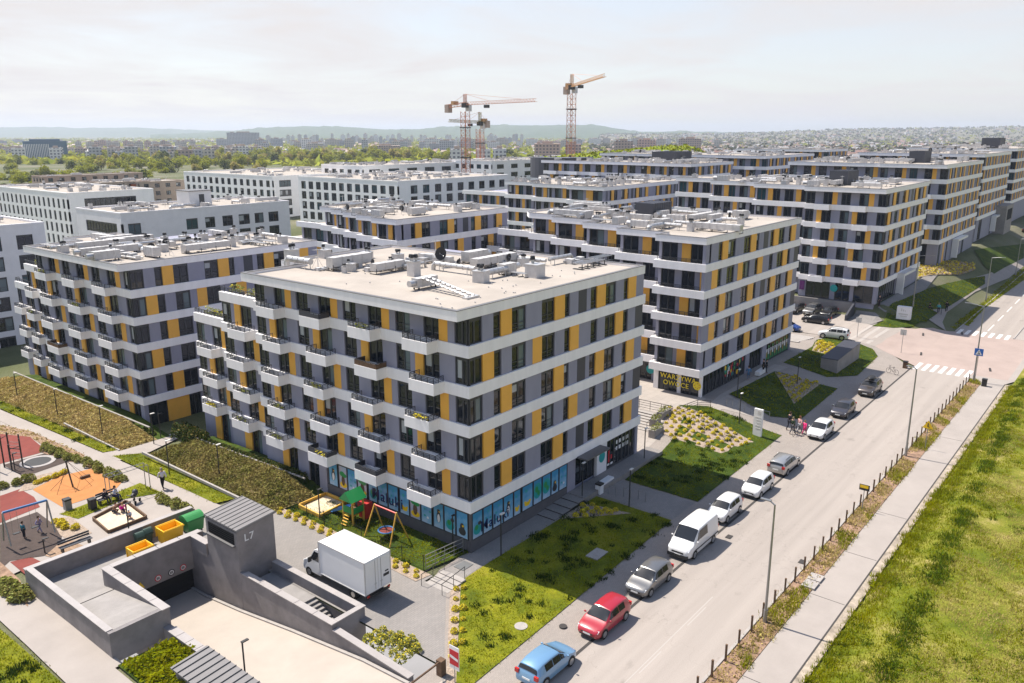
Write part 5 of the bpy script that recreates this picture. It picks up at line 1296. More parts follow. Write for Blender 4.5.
# ------------------------------------------------------------------ cars
def car(label, x, y, rz, kind, pmat, group=None, rack=False, name='parked_car'):
    P = {'hatch': (4.15, 1.76, 1.50), 'wagon': (4.5, 1.78, 1.46), 'suv': (4.5, 1.86, 1.70), 'mini': (3.9, 1.68, 1.52), 'sedan': (4.6, 1.8, 1.45), 'van': (5.1, 1.95, 2.2)}[kind]
    L, W, H = [q*.96 for q in P]; r = empty(name, (x, y, gh(x, y)+.012), rz); tag(r, label, 'van' if kind == 'van' else 'car', group)
    hw = W/2
    # stations: x (front = 0), zb, belt z, roof z (None = bonnet), half width, roof half width
    tail = {'hatch': [(.80, H), (.93, H-.10), (.975, .98)], 'mini': [(.82, H), (.95, H-.08), (.98, .98)], 'wagon': [(.84, H-.02), (.95, H-.12), (.985, .95)], 'suv': [(.82, H), (.94, H-.1), (.98, 1.1)], 'sedan': [(.66, H-.02), (.84, 1.06), (.97, 1.0)], 'van': [(.9, H), (.985, H-.05), (.995, 1.2)]}[kind]
    belt = {'suv': 1.08, 'van': 1.22, 'mini': .98}.get(kind, .94)
    bon = {'suv': 1.0, 'van': 1.12, 'mini': .93}.get(kind, .84)
    ws0, ws1 = {'van': (.17, .34), 'mini': (.21, .40), 'suv': (.27, .43), 'hatch': (.25, .44), 'wagon': (.25, .42), 'sedan': (.26, .43)}[kind]
    S = [(0.0, .34, bon*.62, bon*.66, .66), (.012, .26, bon*.70, bon*.76, .80), (.05, .22, bon*.80, bon*.88, .93), (.14, .2, bon*.92, bon*.97, .99), (ws0, .2, belt*.985, bon+.05, 1.0),
         (ws1, .2, belt, H-.03, 1.0), ((ws1+tail[0][0])/2, .2, belt, H+.02, 1.0), (tail[0][0], .2, belt+.01, tail[0][1], .995), (tail[1][0], .22, belt+.02, tail[1][1], .97), (tail[2][0], .26, min(belt, tail[2][1]-.03), tail[2][1], .94), (1.0, .34, .72, .78, .84)]
    m = MB(); ring = []
    for i, (t, zb, zc, zr, k) in enumerate(S):
        X = L/2-t*L; cab = 4 < i < 9; w_ = hw*k; rw = w_*(.74 if cab else .88) if kind != 'van' else w_*(.86 if cab else .88)
        zm = zb+(zc-zb)*.45
        half = [(w_*.90, zb), (w_, zb+.13), (w_*1.0, zm), (w_*.975, zc), (rw, zr-.05 if cab else max(zc+.005, zr-.03)), (rw*.8, zr), (0, zr+(.025 if cab else .02))]
        ring.append([(X, yy, z) for yy, z in half]+[(X, -yy, z) for yy, z in reversed(half[:-1])])
    n = len(ring[0])
    for R_ in ring: m.v += R_
    for i in range(len(ring)-1):
        for j in range(n-1): a = i*n+j; m.f.append((a, a+1, a+n+1, a+n)); m.m.append(0)
        m.f.append((i*n+n-1, i*n, (i+1)*n, (i+1)*n+n-1)); m.m.append(1)
    m.f.append(tuple(range(n-1, -1, -1))); m.m.append(0); m.f.append(tuple((len(ring)-1)*n+j for j in range(n))); m.m.append(0)
    body = m.build('body', [pmat, 'blacksteel'], r, smooth=True)
    md = body.modifiers.new('bevel', 'BEVEL'); md.width = .035; md.segments = 2; md.limit_method = 'ANGLE'; md.angle_limit = .5
    def panel(nm, corners, ins, mt, off=.012, par=r):
        a, b, c, d = [Vector(q) for q in corners]; ce = (a+b+c+d)/4
        no = (b-a).cross(d-a)+(d-c).cross(b-c); no.normalize()
        if no.dot(ce-Vector((0, 0, .6))) < 0: no = -no
        f = lambda u, v: (a*(1-u)+b*u)*(1-v)+(d*(1-u)+c*u)*v
        mb = MB(); N = 4; (u0, u1, v0, v1) = ins
        for jj in range(N+1):
            for ii in range(N+1): q = f(u0+(u1-u0)*ii/N, v0+(v1-v0)*jj/N); mb.v.append(tuple(q+no*off))
        for jj in range(N):
            for ii in range(N): k = jj*(N+1)+ii; mb.f.append((k, k+1, k+N+2, k+N+1)); mb.m.append(0)
        mb.build(nm, [mt], par, smooth=True)
    g = lambda i, j: ring[i][j]
    def screen(nm, ia, ib, u0, u1, v0, v1):
        mb = MB(); N, K = 10, 4; ce = Vector((0, 0, .7))
        def at(i, u): f = 4+u*(n-9); k = min(int(f), n-6); t = f-k; return Vector(ring[i][k])*(1-t)+Vector(ring[i][k+1])*t
        for jj in range(K+1):
            for ii in range(N+1):
                u, v = u0+(u1-u0)*ii/N, v0+(v1-v0)*jj/K; q = at(ia, u)*(1-v)+at(ib, u)*v; o_ = (q-ce); o_.y *= .3; mb.v.append(tuple(q+o_.normalized()*.028))
        for jj in range(K):
            for ii in range(N): k = jj*(N+1)+ii; mb.f.append((k, k+1, k+N+2, k+N+1)); mb.m.append(0)
        mb.build(nm, ['carglass'], r, smooth=True)
    R4, L4 = 4, n-4
    screen('windscreen', 4, 5, .04, .96, .14, .92)
    ri = 9 if kind != 'sedan' else 8
    screen('rear_window', ri-1, ri, .06, .94, .12, .72)
    for sgn in (0, 1):
        j3, j4 = (3, 4) if not sgn else (n-4, n-5)
        panel('side_window', (g(5, j3), g(6, j3), g(6, j4), g(5, j4)), (.02, .95, .08, .86), 'carglass', .012)
        if kind != 'van':
            panel('side_window', (g(6, j3), g(7, j3), g(7, j4), g(6, j4)), (.03, .97, .08, .86), 'carglass', .012)
            if kind in ('wagon', 'suv'): panel('side_window', (g(7, j3), g(8, j3), g(8, j4), g(7, j4)), (.06, .8, .1, .82), 'carglass', .012)
        panel('side_window', (g(4, j3), g(5, j3), g(5, j4), g(4, j4)), (.55, .98, .10, .84), 'carglass', .012)
    wr = {'suv': .36, 'van': .33}.get(kind, .315)
    for fx_ in (L/2-L*.19, -L/2+L*.19):
        for s in (-1, 1):
            wl = MB(); wl.tube((fx_, s*(hw-.2), wr), (fx_, s*(hw+.012), wr), wr, 16); wo = wl.build('wheel', ['rubber'], r)
            rm_ = MB(); rm_.tube((fx_, s*(hw+.012), wr), (fx_, s*(hw+.022), wr), wr*.66, 12); rm_.build('rim', ['rim'], wo)
            ar = MB(); na = 12
            for i in range(na):
                a, b = PI*i/na, PI*(i+1)/na; q = lambda an, rr: (fx_+rr*math.cos(an), s*(hw+.004), wr+rr*math.sin(an))
                ar.quad(q(a, wr*.98), q(b, wr*.98), q(b, wr*1.17), q(a, wr*1.17))
            ar.build('wheel_arch', ['blacksteel'], r)
    for s in (-1, 1):
        y1, y2 = s*hw*.50, s*hw*.86
        hl = MB(); z0 = bon*.68; hl.add([(L/2-.03, y1, z0), (L/2-.10, y2, z0+.03), (L/2-.26, y2*1.06, z0+.17), (L/2-.13, y1, z0+.13)], [(0,1,2,3)]); hl.build('headlamp', ['headlamp'], r)
        tl = MB(); zt = .78 if kind != 'van' else 1.0
        tl.box(-L/2-.01 if kind != 'sedan' else -L/2+.0, -L/2+.12, min(s*hw*.64, s*hw*.95), max(s*hw*.64, s*hw*.95), zt, zt+.24); tl.build('tail_lamp', ['tail'], r)
        mr = MB(); mr.ball((L/2-L*(ws0+.06), s*(hw+.09), belt+.06), .06, .1, .07, 0, 8, 5); mr.build('wing_mirror', [pmat], r, smooth=True)
    gr = MB(); gr.box(L/2-.05, L/2+.012, -hw*.5, hw*.5, bon*.52, bon*.63); gr.box(L/2-.05, L/2+.016, -hw*.62, hw*.62, .27, .36); gr.build('grille', ['blacksteel'], r)
    for s, zz in ((1, .40), (-1, .60)):
        pl_ = MB(); pl_.box(min(s*(L/2), s*(L/2+.022)), max(s*L/2, s*(L/2+.022)), -.26, .26, zz, zz+.11); pl_.build('number_plate', ['platew'], r)
    if kind in ('wagon', 'suv'):
        for s in (-1, 1):
            rr_ = MB(); rr_.tube((L/2-L*.46, s*hw*.66, H+.05), (-L/2+L*.2, s*hw*.66, H+.04), .022, 6); rr_.build('roof_rail', ['blacksteel'], r)
    if kind == 'van':
        for s in (-1, 1):
            tr = MB(); tr.box(-L/2+.1, L/2-1.0, min(s*hw*.99, s*(hw+.015)), max(s*hw*.99, s*(hw+.015)), .62, .72); tr.build('side_trim', ['blacksteel'], r)
        bu = MB(); bu.box(L/2-.18, L/2+.03, -hw*.86, hw*.86, .25, .50); bu.build('bumper', ['blacksteel'], r)
    if rack:
        rb = MB(); rb.ball((-.1, 0, H+.28), .95, .40, .19, 0, 14, 8); bx_ = rb.build('roof_box', ['blacksteel'], None, smooth=True); bx_.parent = r
        for xx in (-.6, .5): cb = MB(); cb.box(xx-.03, xx+.03, -hw*.72, hw*.72, H+.02, H+.07); cb.build('roof_bar', ['steel'], r)
    return r
PAINT = {k: paint(k+'_car_paint', c, m_) for k, c, m_ in (('red', (.34, .012, .025), 0), ('blue', (.15, .29, .45), .2), ('silver', (.40, .39, .375), .6), ('steel', (.20, .195, .19), .6), ('white', (.62, .61, .60), 0), ('graphite', (.055, .05, .055), .4), ('black', (.012, .012, .014), 0), ('deepblue', (.015, .06, .26), .2), ('brown', (.075, .062, .055), .4))}
KG_ = 'cars parked along the kerb'
ky = 23.72
car('sky blue hatchback parked at the kerb, nearest to the bottom edge', 32.85, ky+.1, 0, 'hatch', PAINT['blue'], KG_)
car('red hatchback parked at the kerb behind the blue one', 38.75, ky, PI, 'hatch', PAINT['red'], KG_)
car('dark silver hatchback parked between the red car and the white van', 44.6, ky+.1, PI, 'hatch', PAINT['steel'], KG_)
car('tall white panel van parked at the kerb', 51.3, ky+.2, PI, 'van', PAINT['white'], KG_, name='panel_van')
car('small white car with plain silver wheels parked just ahead of the white van', 57.7, ky+.6, PI, 'mini', PAINT['white'], KG_)
car('white hatchback parked nose to tail with the silver estate car', 63.7, ky+.3, PI, 'mini', PAINT['white'], KG_)
car('silver estate car parked facing away between two white cars', 70.0, ky+.35, 0, 'wagon', PAINT['silver'], KG_)
car('white hatchback beside the group of walkers with the child in pink', 80.9, ky+.7, PI, 'hatch', PAINT['white'], KG_)
car('dark graphite hatchback parked behind the white hatchback of the walkers', 88.9, ky+.9, PI, 'hatch', PAINT['graphite'], KG_)
car('brownish off-road car with a black roof box', 98.6, ky+.8, PI, 'suv', PAINT['brown'], KG_, rack=True)
PG_ = 'cars in the side street and its parking yard'
def carpx(label, f, b, kind, p):
    (xa, ya), (xb, yb) = gpg(*f), gpg(*b); car(label, (xa+xb)/2, (ya+yb)/2, math.atan2(ya-yb, xa-xb), kind, PAINT[p], PG_)
carpx('white off-road car driving across the mouth of the side street', (817, 336), (850, 341), 'suv', 'white')
carpx('black estate car in the side street in front of the three parked cars', (803, 321), (829, 324.5), 'wagon', 'black')
car('dark car in the yard, farthest left of the row of three', 133.2, 46.2, PI-.05, 'wagon', PAINT['graphite'], PG_)
car('dark grey car in the middle of the row of three in the yard', 133.3, 43.5, PI-.05, 'suv', PAINT['steel'], PG_)
car('black car at the right end of the row of three in the yard', 133.4, 40.8, PI-.05, 'hatch', PAINT['black'], PG_)
carpx('bright blue car half hidden by the corner of the greengrocer block', (798, 331.5), (776, 328), 'hatch', 'deepblue')
car('dark car on the far right behind the concrete substation', 268, 30.5, 0, 'hatch', PAINT['black'], PG_)

# box truck
tk = empty('box_truck', (31.75, 40.15, .02), PI/2); tag(tk, 'white box truck parked in the grey courtyard beside the fenced garden', 'truck')
b = MB(); b.box(-3.3, 1.35, -1.12, 1.12, .82, 3.18); bo = b.build('cargo_box', ['whitepl'], tk)
ed = MB()
for (y, z) in ((-1.12, .82), (1.12, .82), (-1.12, 3.18), (1.12, 3.18)): ed.box(-3.32, 1.37, y-.03, y+.03, z-.03, z+.03)
for x in (-3.3, 1.35):
    for y in (-1.12, 1.12): ed.box(x-.03, x+.03, y-.03, y+.03, .8, 3.2)
ed.build('edge_trim', ['unit'], bo)
for s in (-1, 1):
    d = MB(); d.box(-3.335, -3.305, min(s*.02, s*1.06), max(s*.02, s*1.06), .9, 3.1); dr = d.build('rear_door', ['whitepl'], tk)
    hd = MB(); hd.box(-3.37, -3.34, s*.25-.015, s*.25+.015, .95, 3.05); hd.box(-3.37, -3.34, s*.25-.1, s*.25+.1, 1.35, 1.4); hd.build('door_bar', ['unit'], dr)
mk = MB(); mk.box(-3.345, -3.337, -.95, -.45, 1.55, 1.75); mk.box(-3.345, -3.337, -.9, -.6, 1.85, 1.95); mk.build('door_marking', ['joint'], tk)
ch = MB(); ch.box(-3.2, 2.2, -.5, .5, .5, .8); ch.box(-3.3, -3.2, -1.0, 1.0, .45, .62); ch.build('chassis', ['blacksteel'], tk)
cb = MB(); pr = [(1.45, .42), (3.35, .42), (3.42, .75), (3.25, 1.18), (2.75, 1.38), (2.2, 2.2), (1.9, 2.32), (1.45, 2.34)]; n = len(pr); vs = []
for s, k in ((-1, .93), (-.8, 1), (.8, 1), (1, .93)):
    for x, z in pr: vs.append((x if abs(s) < .9 else x, s*1.0*(1 if z < 1.3 else .9), z))
fs = []
for l in range(3):
    for i in range(n): fs.append((l*n+i, l*n+(i+1) % n, (l+1)*n+(i+1) % n, (l+1)*n+i))
fs += [tuple(range(n-1, -1, -1)), tuple(range(3*n, 4*n))]; cb.add(vs, fs); cbo = cb.build('cab', [PAINT['white']], tk)
md = cbo.modifiers.new('bevel', 'BEVEL'); md.width = .06; md.segments = 2; md.limit_method = 'ANGLE'
wn = MB(); wn.quad((2.73, -.8, 1.43), (2.73, .8, 1.43), (2.25, .76, 2.14), (2.25, -.76, 2.14)); wn.build('windscreen', ['carglass'], tk, loc=(.03, 0, .02))
for s in (-1, 1):
    wn = MB(); y = s*.955; wn.add([(1.6, y*1.0, 1.42), (2.6, y, 1.42), (2.15, y*.962, 2.1), (1.6, y*.962, 2.1)], [(0,1,2,3)]); wn.build('side_window', ['carglass'], tk)
    mr = MB(); mr.box(2.3, 2.4, min(s*1.05, s*1.3), max(s*1.05, s*1.3), 1.35, 1.7); mr.build('wing_mirror', ['blacksteel'], tk)
    for x in (2.75, -1.9):
        wl = MB(); wl.tube((x, s*.72, .36), (x, s*1.0, .36), .36, 16); wo = wl.build('wheel', ['rubber'], tk); rr_ = MB(); rr_.tube((x, s*1.0, .36), (x, s*1.012, .36), .2, 10); rr_.build('rim', ['rim'], wo)
    hl = MB(); hl.box(3.3, 3.42, min(s*.6, s*.92), max(s*.6, s*.92), .85, 1.05); hl.build('headlamp', ['headlamp'], tk)
    tl = MB(); tl.box(-3.36, -3.3, min(s*.8, s*1.0), max(s*.8, s*1.0), .62, .74); tl.build('tail_lamp', ['tail'], tk)

# ------------------------------------------------------------------ street furniture
def lamp(label, x, y, h, arm, rz, z0=None):
    z0 = gh(x, y) if z0 is None else z0
    r = empty('street_lamp', (x, y, z0), rz); tag(r, label, 'street lamp', 'tall street lamps')
    p = MB(); p.tube((0, 0, 0), (0, 0, h), .1, 8, r2=.055); p.tube((0, 0, 0), (0, 0, .9), .13, 8); p.build('pole', ['steel'], r)
    a = MB(); a.tube((0, 0, h-.05), (arm, 0, h+.18), .045, 6); a.build('arm', ['steel'], r)
    hd = MB(); hd.box(arm-.1, arm+.55, -.1, .1, h+.13, h+.2); hd.build('lamp_head', ['steel'], r)
lamp('street lamp at the road verge, the nearest one, its arm over the silver estate car', 45.4, 15.95, 8.1, .35, PI/2)
lamp('street lamp at the road verge between the near lamp and the crossing', 80.3, 16.1, 8.7, .35, PI/2)
lamp('street lamp at the crossing carrying the blue pedestrian sign', 111.6, 15.8, 9.6, 1.6, PI/2)
lamp('pale street lamp on the lawn behind the stone sign', 143.6, 30.6, 8.5, 1.8, -PI/2)
for i, X in enumerate((170, 205, 240)): lamp(('street lamp beyond the crossing on the far lawn edge', 'street lamp beside the far bend of the road', 'street lamp farthest along the road')[i], X, 24.0, 8, 1.6, -PI/2)
def post(label, x, y, h, z0=None, top=True, group='low path lights'):
    z0 = gh(x, y) if z0 is None else z0
    r = empty('path_light', (x, y, z0)); tag(r, label, 'path light', group)
    p = MB(); p.tube((0, 0, 0), (0, 0, h), .05, 7); p.build('pole', ['blacksteel'], r)
    if top: a = MB(); a.box(-.05, .38, -.09, .09, h, h+.06); a.build('lamp_head', ['palecol' if h > 2.6 else 'blacksteel'], r)
for lab, q, h in (('slim path light on the bank left of the walking man', (170, 478), 3.2),('path light at the end of the bank by the branching path', (154, 444), 3.2),('path light where the branch path meets the gap between the blocks', (161, 438), 2.6),
    ('path light in the middle of the bank below the corner block', (220, 480), 3.0),('path light on the brown bank, nearest to the branching path', (103, 437), 3.0),('path light on the brown bank, second from the branching path', (58, 418), 3.0),('path light on the brown bank near the left picture edge', (18, 400), 3.0),
    ('path light in front of the near picture windows', (501, 556), 3.3),('path light on the walkway by the low steps', (582, 500), 3.3),('path light on the cross walkway beside the bench', (629, 507), 3.3),('path light in front of the small shop', (644, 462), 3.3),
    ('path light at the sandbox of the fenced garden', (320, 520), 2.6),('path light behind the garden swing', (453, 548), 2.6),('path light in the lawn before the greengrocer block, near the bench', (737, 398), 3.3),('path light in the lawn beside the concrete vent block', (797, 384), 3.3),('path light behind the white information pylon', (739, 424), 3.3),('path light on the ramp, at the bottom edge', (246, 683), 2.6),
    ('short path light by the dark swing floor', (45, 553), 1.1),('path light at the foot of the playground bars', (15, 470), 1.6),('path light beside the wall of the sandbox', (129, 530), 2.2)):
    x, y = gpg(*q); post(lab, x, y, h, gh(x, y)+(.35 if 'bank' in lab and 'end' not in lab else 0))
# verge posts
pm = MB(); pm.box(-.055, .055, -.055, .055, 0, 1.15); pm.box(-.06, .06, -.06, .06, 1.1, 1.16); pme = pm.mesh('wooden_post', ['wood'])
for i in range(42):
    o = ob('wooden_post', pme, None, (34.5+i*1.86+random.uniform(-.05, .05), 16.18, gh(40, 15)+.0), random.uniform(0, .2)); tag(o, 'low wooden post in the row between the road and the planted verge', 'post', 'wooden posts along the verge')
# signs
def sign(label, x, y, h, build, name='road_sign', rz=0, z0=None):
    r = empty(name, (x, y, gh(x, y) if z0 is None else z0), rz); tag(r, label, 'sign')
    p = MB(); p.tube((0, 0, 0), (0, 0, h), .035, 7); p.build('pole', ['steel'], r); build(r, h); return r
def tri(r, h):
    b = MB(); b.add([(-.05, -.5, h-.05), (-.05, .5, h-.05), (-.05, 0, h+.78), (-.02, -.5, h-.05), (-.02, .5, h-.05), (-.02, 0, h+.78)], [(0,2,1),(3,4,5),(0,1,4,3),(1,2,5,4),(2,0,3,5)]); b.build('plate', ['signyel'], r)
    f = MB(); f.box(-.065, -.053, -.05, .05, h+.12, h+.36); f.tube((-.06, 0, h+.43), (-.055, 0, h+.43), .07, 8); f.box(-.065, -.053, -.17, .0, h+.1, h+.16); f.build('pictogram', ['blacksteel'], r)
sign('yellow triangular roadworks sign in the verge near the second street lamp', *gpg(925, 449), 2.2, tri)
def orange(r, h):
    b = MB(); b.box(-.04, 0, -.4, .4, h-.25, h+.25); b.build('plate', ['blacksteel'], r); f = MB(); f.box(-.05, -.041, -.3, .34, h-.05, h+.2); f.build('pictogram', ['signyel'], r)
sign('dark and yellow direction sign in the verge, second from the roadworks sign', *gpg(862, 510), 2.0, orange)
def ped(r, h):
    b = MB(); b.box(-.04, 0, -.48, .48, h-.45, h+.45); b.build('plate', ['signblue'], r)
    f = MB(); f.add([(-.05, -.36, h-.32), (-.05, .36, h-.32), (-.05, 0, h+.36)], [(0,2,1)]); f.build('triangle', ['whitepl'], r)
    k = MB(); k.tube((-.062, 0, h+.12), (-.055, 0, h+.12), .06, 8); k.box(-.062, -.055, -.03, .03, h-.12, h+.06); k.box(-.062, -.055, -.12, -.03, h-.28, h-.1); k.box(-.062, -.055, .03, .1, h-.28, h-.1); k.build('pictogram', ['blacksteel'], r)
sign('blue square pedestrian crossing sign beside the crossing lamp', 111.2, 15.6, 3.9, ped)
def back(r, h): b = MB(); b.box(0, .04, -.4, .4, h-.4, h+.4); b.build('plate', ['unit'], r)
sign('square sign seen from behind at the mouth of the side street', *gpg(901, 353), 3.0, back)
sign('small sign seen from behind near the white off-road car', *gpg(857, 337), 2.6, back)
def stop(r, h):
    b = MB(); b.box(-.03, 0, -.36, .36, h-1.0, h+.45, 1); b.box(-.04, -.031, -.34, .34, h-.75, h+.2, 0); b.add([(-.05, -.3, h-.42), (-.05, .3, h-.30), (-.05, .3, h-.12), (-.05, -.3, h-.24)], [(0,3,2,1)], 1); b.build('plate', ['signred', 'whitepl'], r)
sign('red and white no entry sign on a pole at the end of the gravel strip', *gpg(455, 683), 1.9, stop)
def boards(r, h):
    for i, y in enumerate((-1.2, .1)):
        b = MB(); b.box(-.02, .02, y, y+1.05, .3, 2.0-.3*i); b.build('plate', ['darkpan'], r)
# information pylon
ip = empty('information_pylon', (*gpg(757, 436), gh(*gpg(757, 436))), -.1); tag(ip, 'white information pylon standing at the corner of the sunlit flower lawn', 'pylon')
b = MB(); b.box(-.14, .14, -.45, .45, 0, 2.9); b.build('board', ['whitepl'], ip)
b = MB(); b.box(-.155, -.141, -.3, .05, 2.4, 2.75)
for i in range(5): b.box(-.155, -.141, -.36, .25-.08*(i % 3), 2.0-i*.3, 2.08-i*.3)
b.build('printed_lines', ['unit'], ip)
# stone sign
ss = empty('stone_sign', (*gpg(903, 322), gh(*gpg(903, 322)))); tag(ss, 'pale stone block with a carved emblem on the lawn corner by the crossing', 'stone sign')
b = MB(); b.box(-.5, .5, -1.0, 1.0, 0, 2.0); b.build('block', ['lightwall'], ss)
b = MB(); b.box(-.515, -.501, -.7, .7, .75, .95); b.box(-.515, -.501, -.6, .4, .45, .58)
for i in range(3): b.box(-.515, -.501, -.35+i*.28, -.2+i*.28, 1.3, 1.3+.2+.12*i)
b.build('carving', ['unit'], ss)
# vent block
vb = empty('vent_block', (103.3, 30, gh(106, 30))); tag(vb, 'long grey concrete vent block with a dark sloping top on the lawn', 'vent block'); VB = Vector((103.3, 30, gh(106, 30)))
b = MB(); b.add([(103.3,29.9,-.6),(112.6,29.9,-.6),(112.6,32.0,-.6),(103.3,32.0,-.6),(103.3,29.9,1.75),(112.6,29.9,2.2),(112.6,32.0,2.2),(103.3,32.0,1.75)], [(0,3,2,1),(4,5,6,7),(0,1,5,4),(1,2,6,5),(2,3,7,6),(3,0,4,7)]); b.build('body', ['concrete'], vb, -VB+Vector((0,0,VB.z)))
b = MB(); b.add([(103.25,29.85,1.76),(112.65,29.85,2.21),(112.65,32.05,2.21),(103.25,32.05,1.76),(103.25,29.85,1.84),(112.65,29.85,2.29),(112.65,32.05,2.29),(103.25,32.05,1.84)], [(0,3,2,1),(4,5,6,7),(0,1,5,4),(1,2,6,5),(2,3,7,6),(3,0,4,7)]); b.build('top_grating', ['darkpan'], vb, -VB+Vector((0,0,VB.z)))
# substation on the far lawn
sb = empty('substation', (246, 33, gh(246, 33))); tag(sb, 'grey concrete substation hut with a wide dark louvre', 'substation')
b = MB(); b.box(0, 11, 0, 6, 0, 7.4); b.build('wall', ['concrete'], sb); b = MB(); b.box(2, 9, -.06, -.01, 3.6, 6.4); b.build('louvre', ['core'], sb)
# benches, bins, cycle racks
def bench(label, x, y, rz, mt='wood', back_=True, L=1.8, z0=None):
    r = empty('park_bench', (x, y, gh(x, y) if z0 is None else z0), rz); tag(r, label, 'bench')
    s = MB()
    for i in range(3): s.box(-L/2, L/2, -.24+i*.17, -.10+i*.17, .43, .48)
    s.build('seat', [mt], r)
    for sx in (-1, 1): l = MB(); l.box(sx*L*.42-.04, sx*L*.42+.04, -.22, .26, 0, .43); l.build('leg', ['blacksteel'], r)
    if back_:
        b = MB()
        for i in range(2): b.box(-L/2, L/2, .28, .32, .6+i*.2, .74+i*.2)
        b.build('backrest', [mt], r)
bench('long dark bench with a tall back beside the swing, by the bin yard wall', 22.5, 60.1, 0, 'darkpan', L=2.3)
bench('bench at the end of the playground lawn near the pram', 27.9, 66.4, .1, 'darkpan')
bw = empty('block_bench', (56.4, 34.9, .02), .05); tag(bw, 'white concrete bench on the walkway before the small shop', 'bench'); b = MB(); b.box(-1.1, 1.1, -.3, .3, .12, .55); b.build('seat', ['whitepl'], bw)
for sx in (-.8, .8): b = MB(); b.box(sx-.15, sx+.15, -.25, .25, 0, .12); b.build('leg', ['concrete'], bw)
bw = empty('block_bench', (93.8, 36.2, gh(93.8, 36.2)+.02), .05); tag(bw, 'white concrete bench in the shade before the greengrocer block', 'bench'); b = MB(); b.box(-1.1, 1.1, -.3, .3, .12, .6); b.build('seat', ['whitepl'], bw)
for sx in (-.8, .8): b = MB(); b.box(sx-.15, sx+.15, -.25, .25, 0, .12); b.build('leg', ['concrete'], bw)
def litter(label, x, y, mt='concrete'):
    r = empty('litter_bin', (x, y, gh(x, y))); tag(r, label, 'litter bin'); b = MB(); b.box(-.26, .26, -.26, .26, 0, .8); b.build('casing', [mt], r); b = MB(); b.box(-.28, .28, -.28, .28, .8, .95); b.build('hood', ['blacksteel'], r)
litter('pale litter bin next to the white bench at the small shop', 54.9, 34.5, 'whitepl'); litter('brown litter bin at the kerb before the crossing', *gpg(905, 368), 'wood'); litter('dark litter bin at the foot of the crossing lamp', 110.2, 14.4, 'blacksteel'); litter('grey litter bin between the swing and the playground lawn', *gpg(68, 509), 'concrete'); litter('dark litter bin in the playground by the bars', *gpg(93, 509), 'blacksteel')
def hoop(x, y, rz=0):
    r = MB(); r.tube((-.35, 0, 0), (-.35, 0, .85), .03, 6); r.tube((.35, 0, 0), (.35, 0, .85), .03, 6); r.tube((-.35, 0, .85), (.35, 0, .85), .03, 6)
    return r.build('cycle_stand', ['steel'], None, (x, y, gh(x, y)), rz)
for i in range(3): tag(hoop(55.2+.35*i, 33.4-1.25*i, PI/2), 'steel cycle hoop on the cross walkway below the small shop', 'cycle stand', 'cycle stands on the cross walkway')
for i in range(4): tag(hoop(80.5+.8*i*.3, 34.2-1.3*i, PI/2), 'steel cycle hoop on the forecourt edge beside the dark lawn', 'cycle stand', 'cycle stands by the dark lawn')
# outdoor stairs
def stairs(label, x0, x1, y0, y1, z0, z1, n, axis_='x', rail=True):
    r = empty('outdoor_stairs', ((x0+x1)/2, (y0+y1)/2, 0)); tag(r, label, 'stairs'); L_ = Vector(((x0+x1)/2, (y0+y1)/2, 0)); b = MB(); nz_ = MB()
    for i in range(n):
        z = z0+(z1-z0)*(i+1)/n
        if axis_ == 'x': a, c = x0+(x1-x0)*i/n, x1; b.box(min(a, c), max(a, c), y0, y1, z0-.3, z-.004*0) if i == n-1 else b.box(min(a, x0+(x1-x0)*(i+1)/n), max(a, x0+(x1-x0)*(i+1)/n), y0, y1, z0-.3, z); nz_.box(a-.012 if x1 > x0 else a, a if x1 > x0 else a+.012, y0, y1, z-(z1-z0)/n, z-.03)
        else: a = y0+(y1-y0)*i/n; c = y0+(y1-y0)*(i+1)/n; b.box(x0, x1, min(a, c), max(a, c), z0-.3, z); nz_.box(x0, x1, min(a, a-.012*(1 if y1 > y0 else -1)), max(a, a-.012*(1 if y1 > y0 else -1)), z-(z1-z0)/n, z-.03)
    b.build('steps', ['kerb'], r, -L_); nz_.build('riser', ['joint'], r, -L_)
    if rail:
        k = MB()
        if axis_ == 'x':
            for yy in (y0+.08, y1-.08): k.tube((x0, yy, z0+.95), (x1, yy, z1+.95), .025, 6); [k.tube((x0+(x1-x0)*t, yy, z0+(z1-z0)*t), (x0+(x1-x0)*t, yy, z0+(z1-z0)*t+.95), .022, 5) for t in (.02, .5, .98)]
        else:
            for xx in (x0+.08, x1-.08): k.tube((xx, y0, z0+.95), (xx, y1, z1+.95), .025, 6); [k.tube((xx, y0+(y1-y0)*t, z0+(z1-z0)*t), (xx, y0+(y1-y0)*t, z0+(z1-z0)*t+.95), .022, 5) for t in (.02, .5, .98)]
        k.build('handrail', ['blacksteel'], r, -L_)
stairs('broad outdoor stairs with green planters between the corner block and the greengrocer', 69.2, 72.9, 38.0, 42.4, .55, 1.28, 7)
stairs('short outdoor stairs between the courtyard and the walkway of the picture windows', 34.75, 37.1, 33.9, 36.0, -.1, .18, 5)
stairs('outdoor stairs from the walkway up to the side street', 119.4, 112.3, 38.2, 41.6, .55, 1.3, 8, rail=False)
dkw = MB(); dkw.box(38.0, 39.1, 35.0, 35.9, .0, .05); tag(dkw.build('floor_grate', ['steel']), 'steel floor grate on the walkway near the corner of the block', 'grate')
def planter(label, x, y, w_, d_):
    r = empty('planter', (x, y, gh(x, y)+.1), 0); tag(r, label, 'planter'); b = MB(); b.box(-w_/2, w_/2, -d_/2, d_/2, -.3, .55); b.build('trough', ['concrete'], r)
    g = np.random.default_rng(int(x*10)); C = np.column_stack([g.uniform(-w_/2, w_/2, 160), g.uniform(-d_/2, d_/2, 160), .5+g.uniform(0, .4, 160)]); ob('plants', soup('plants', leaves(C, .09), 4, ['leafgreen']), r)
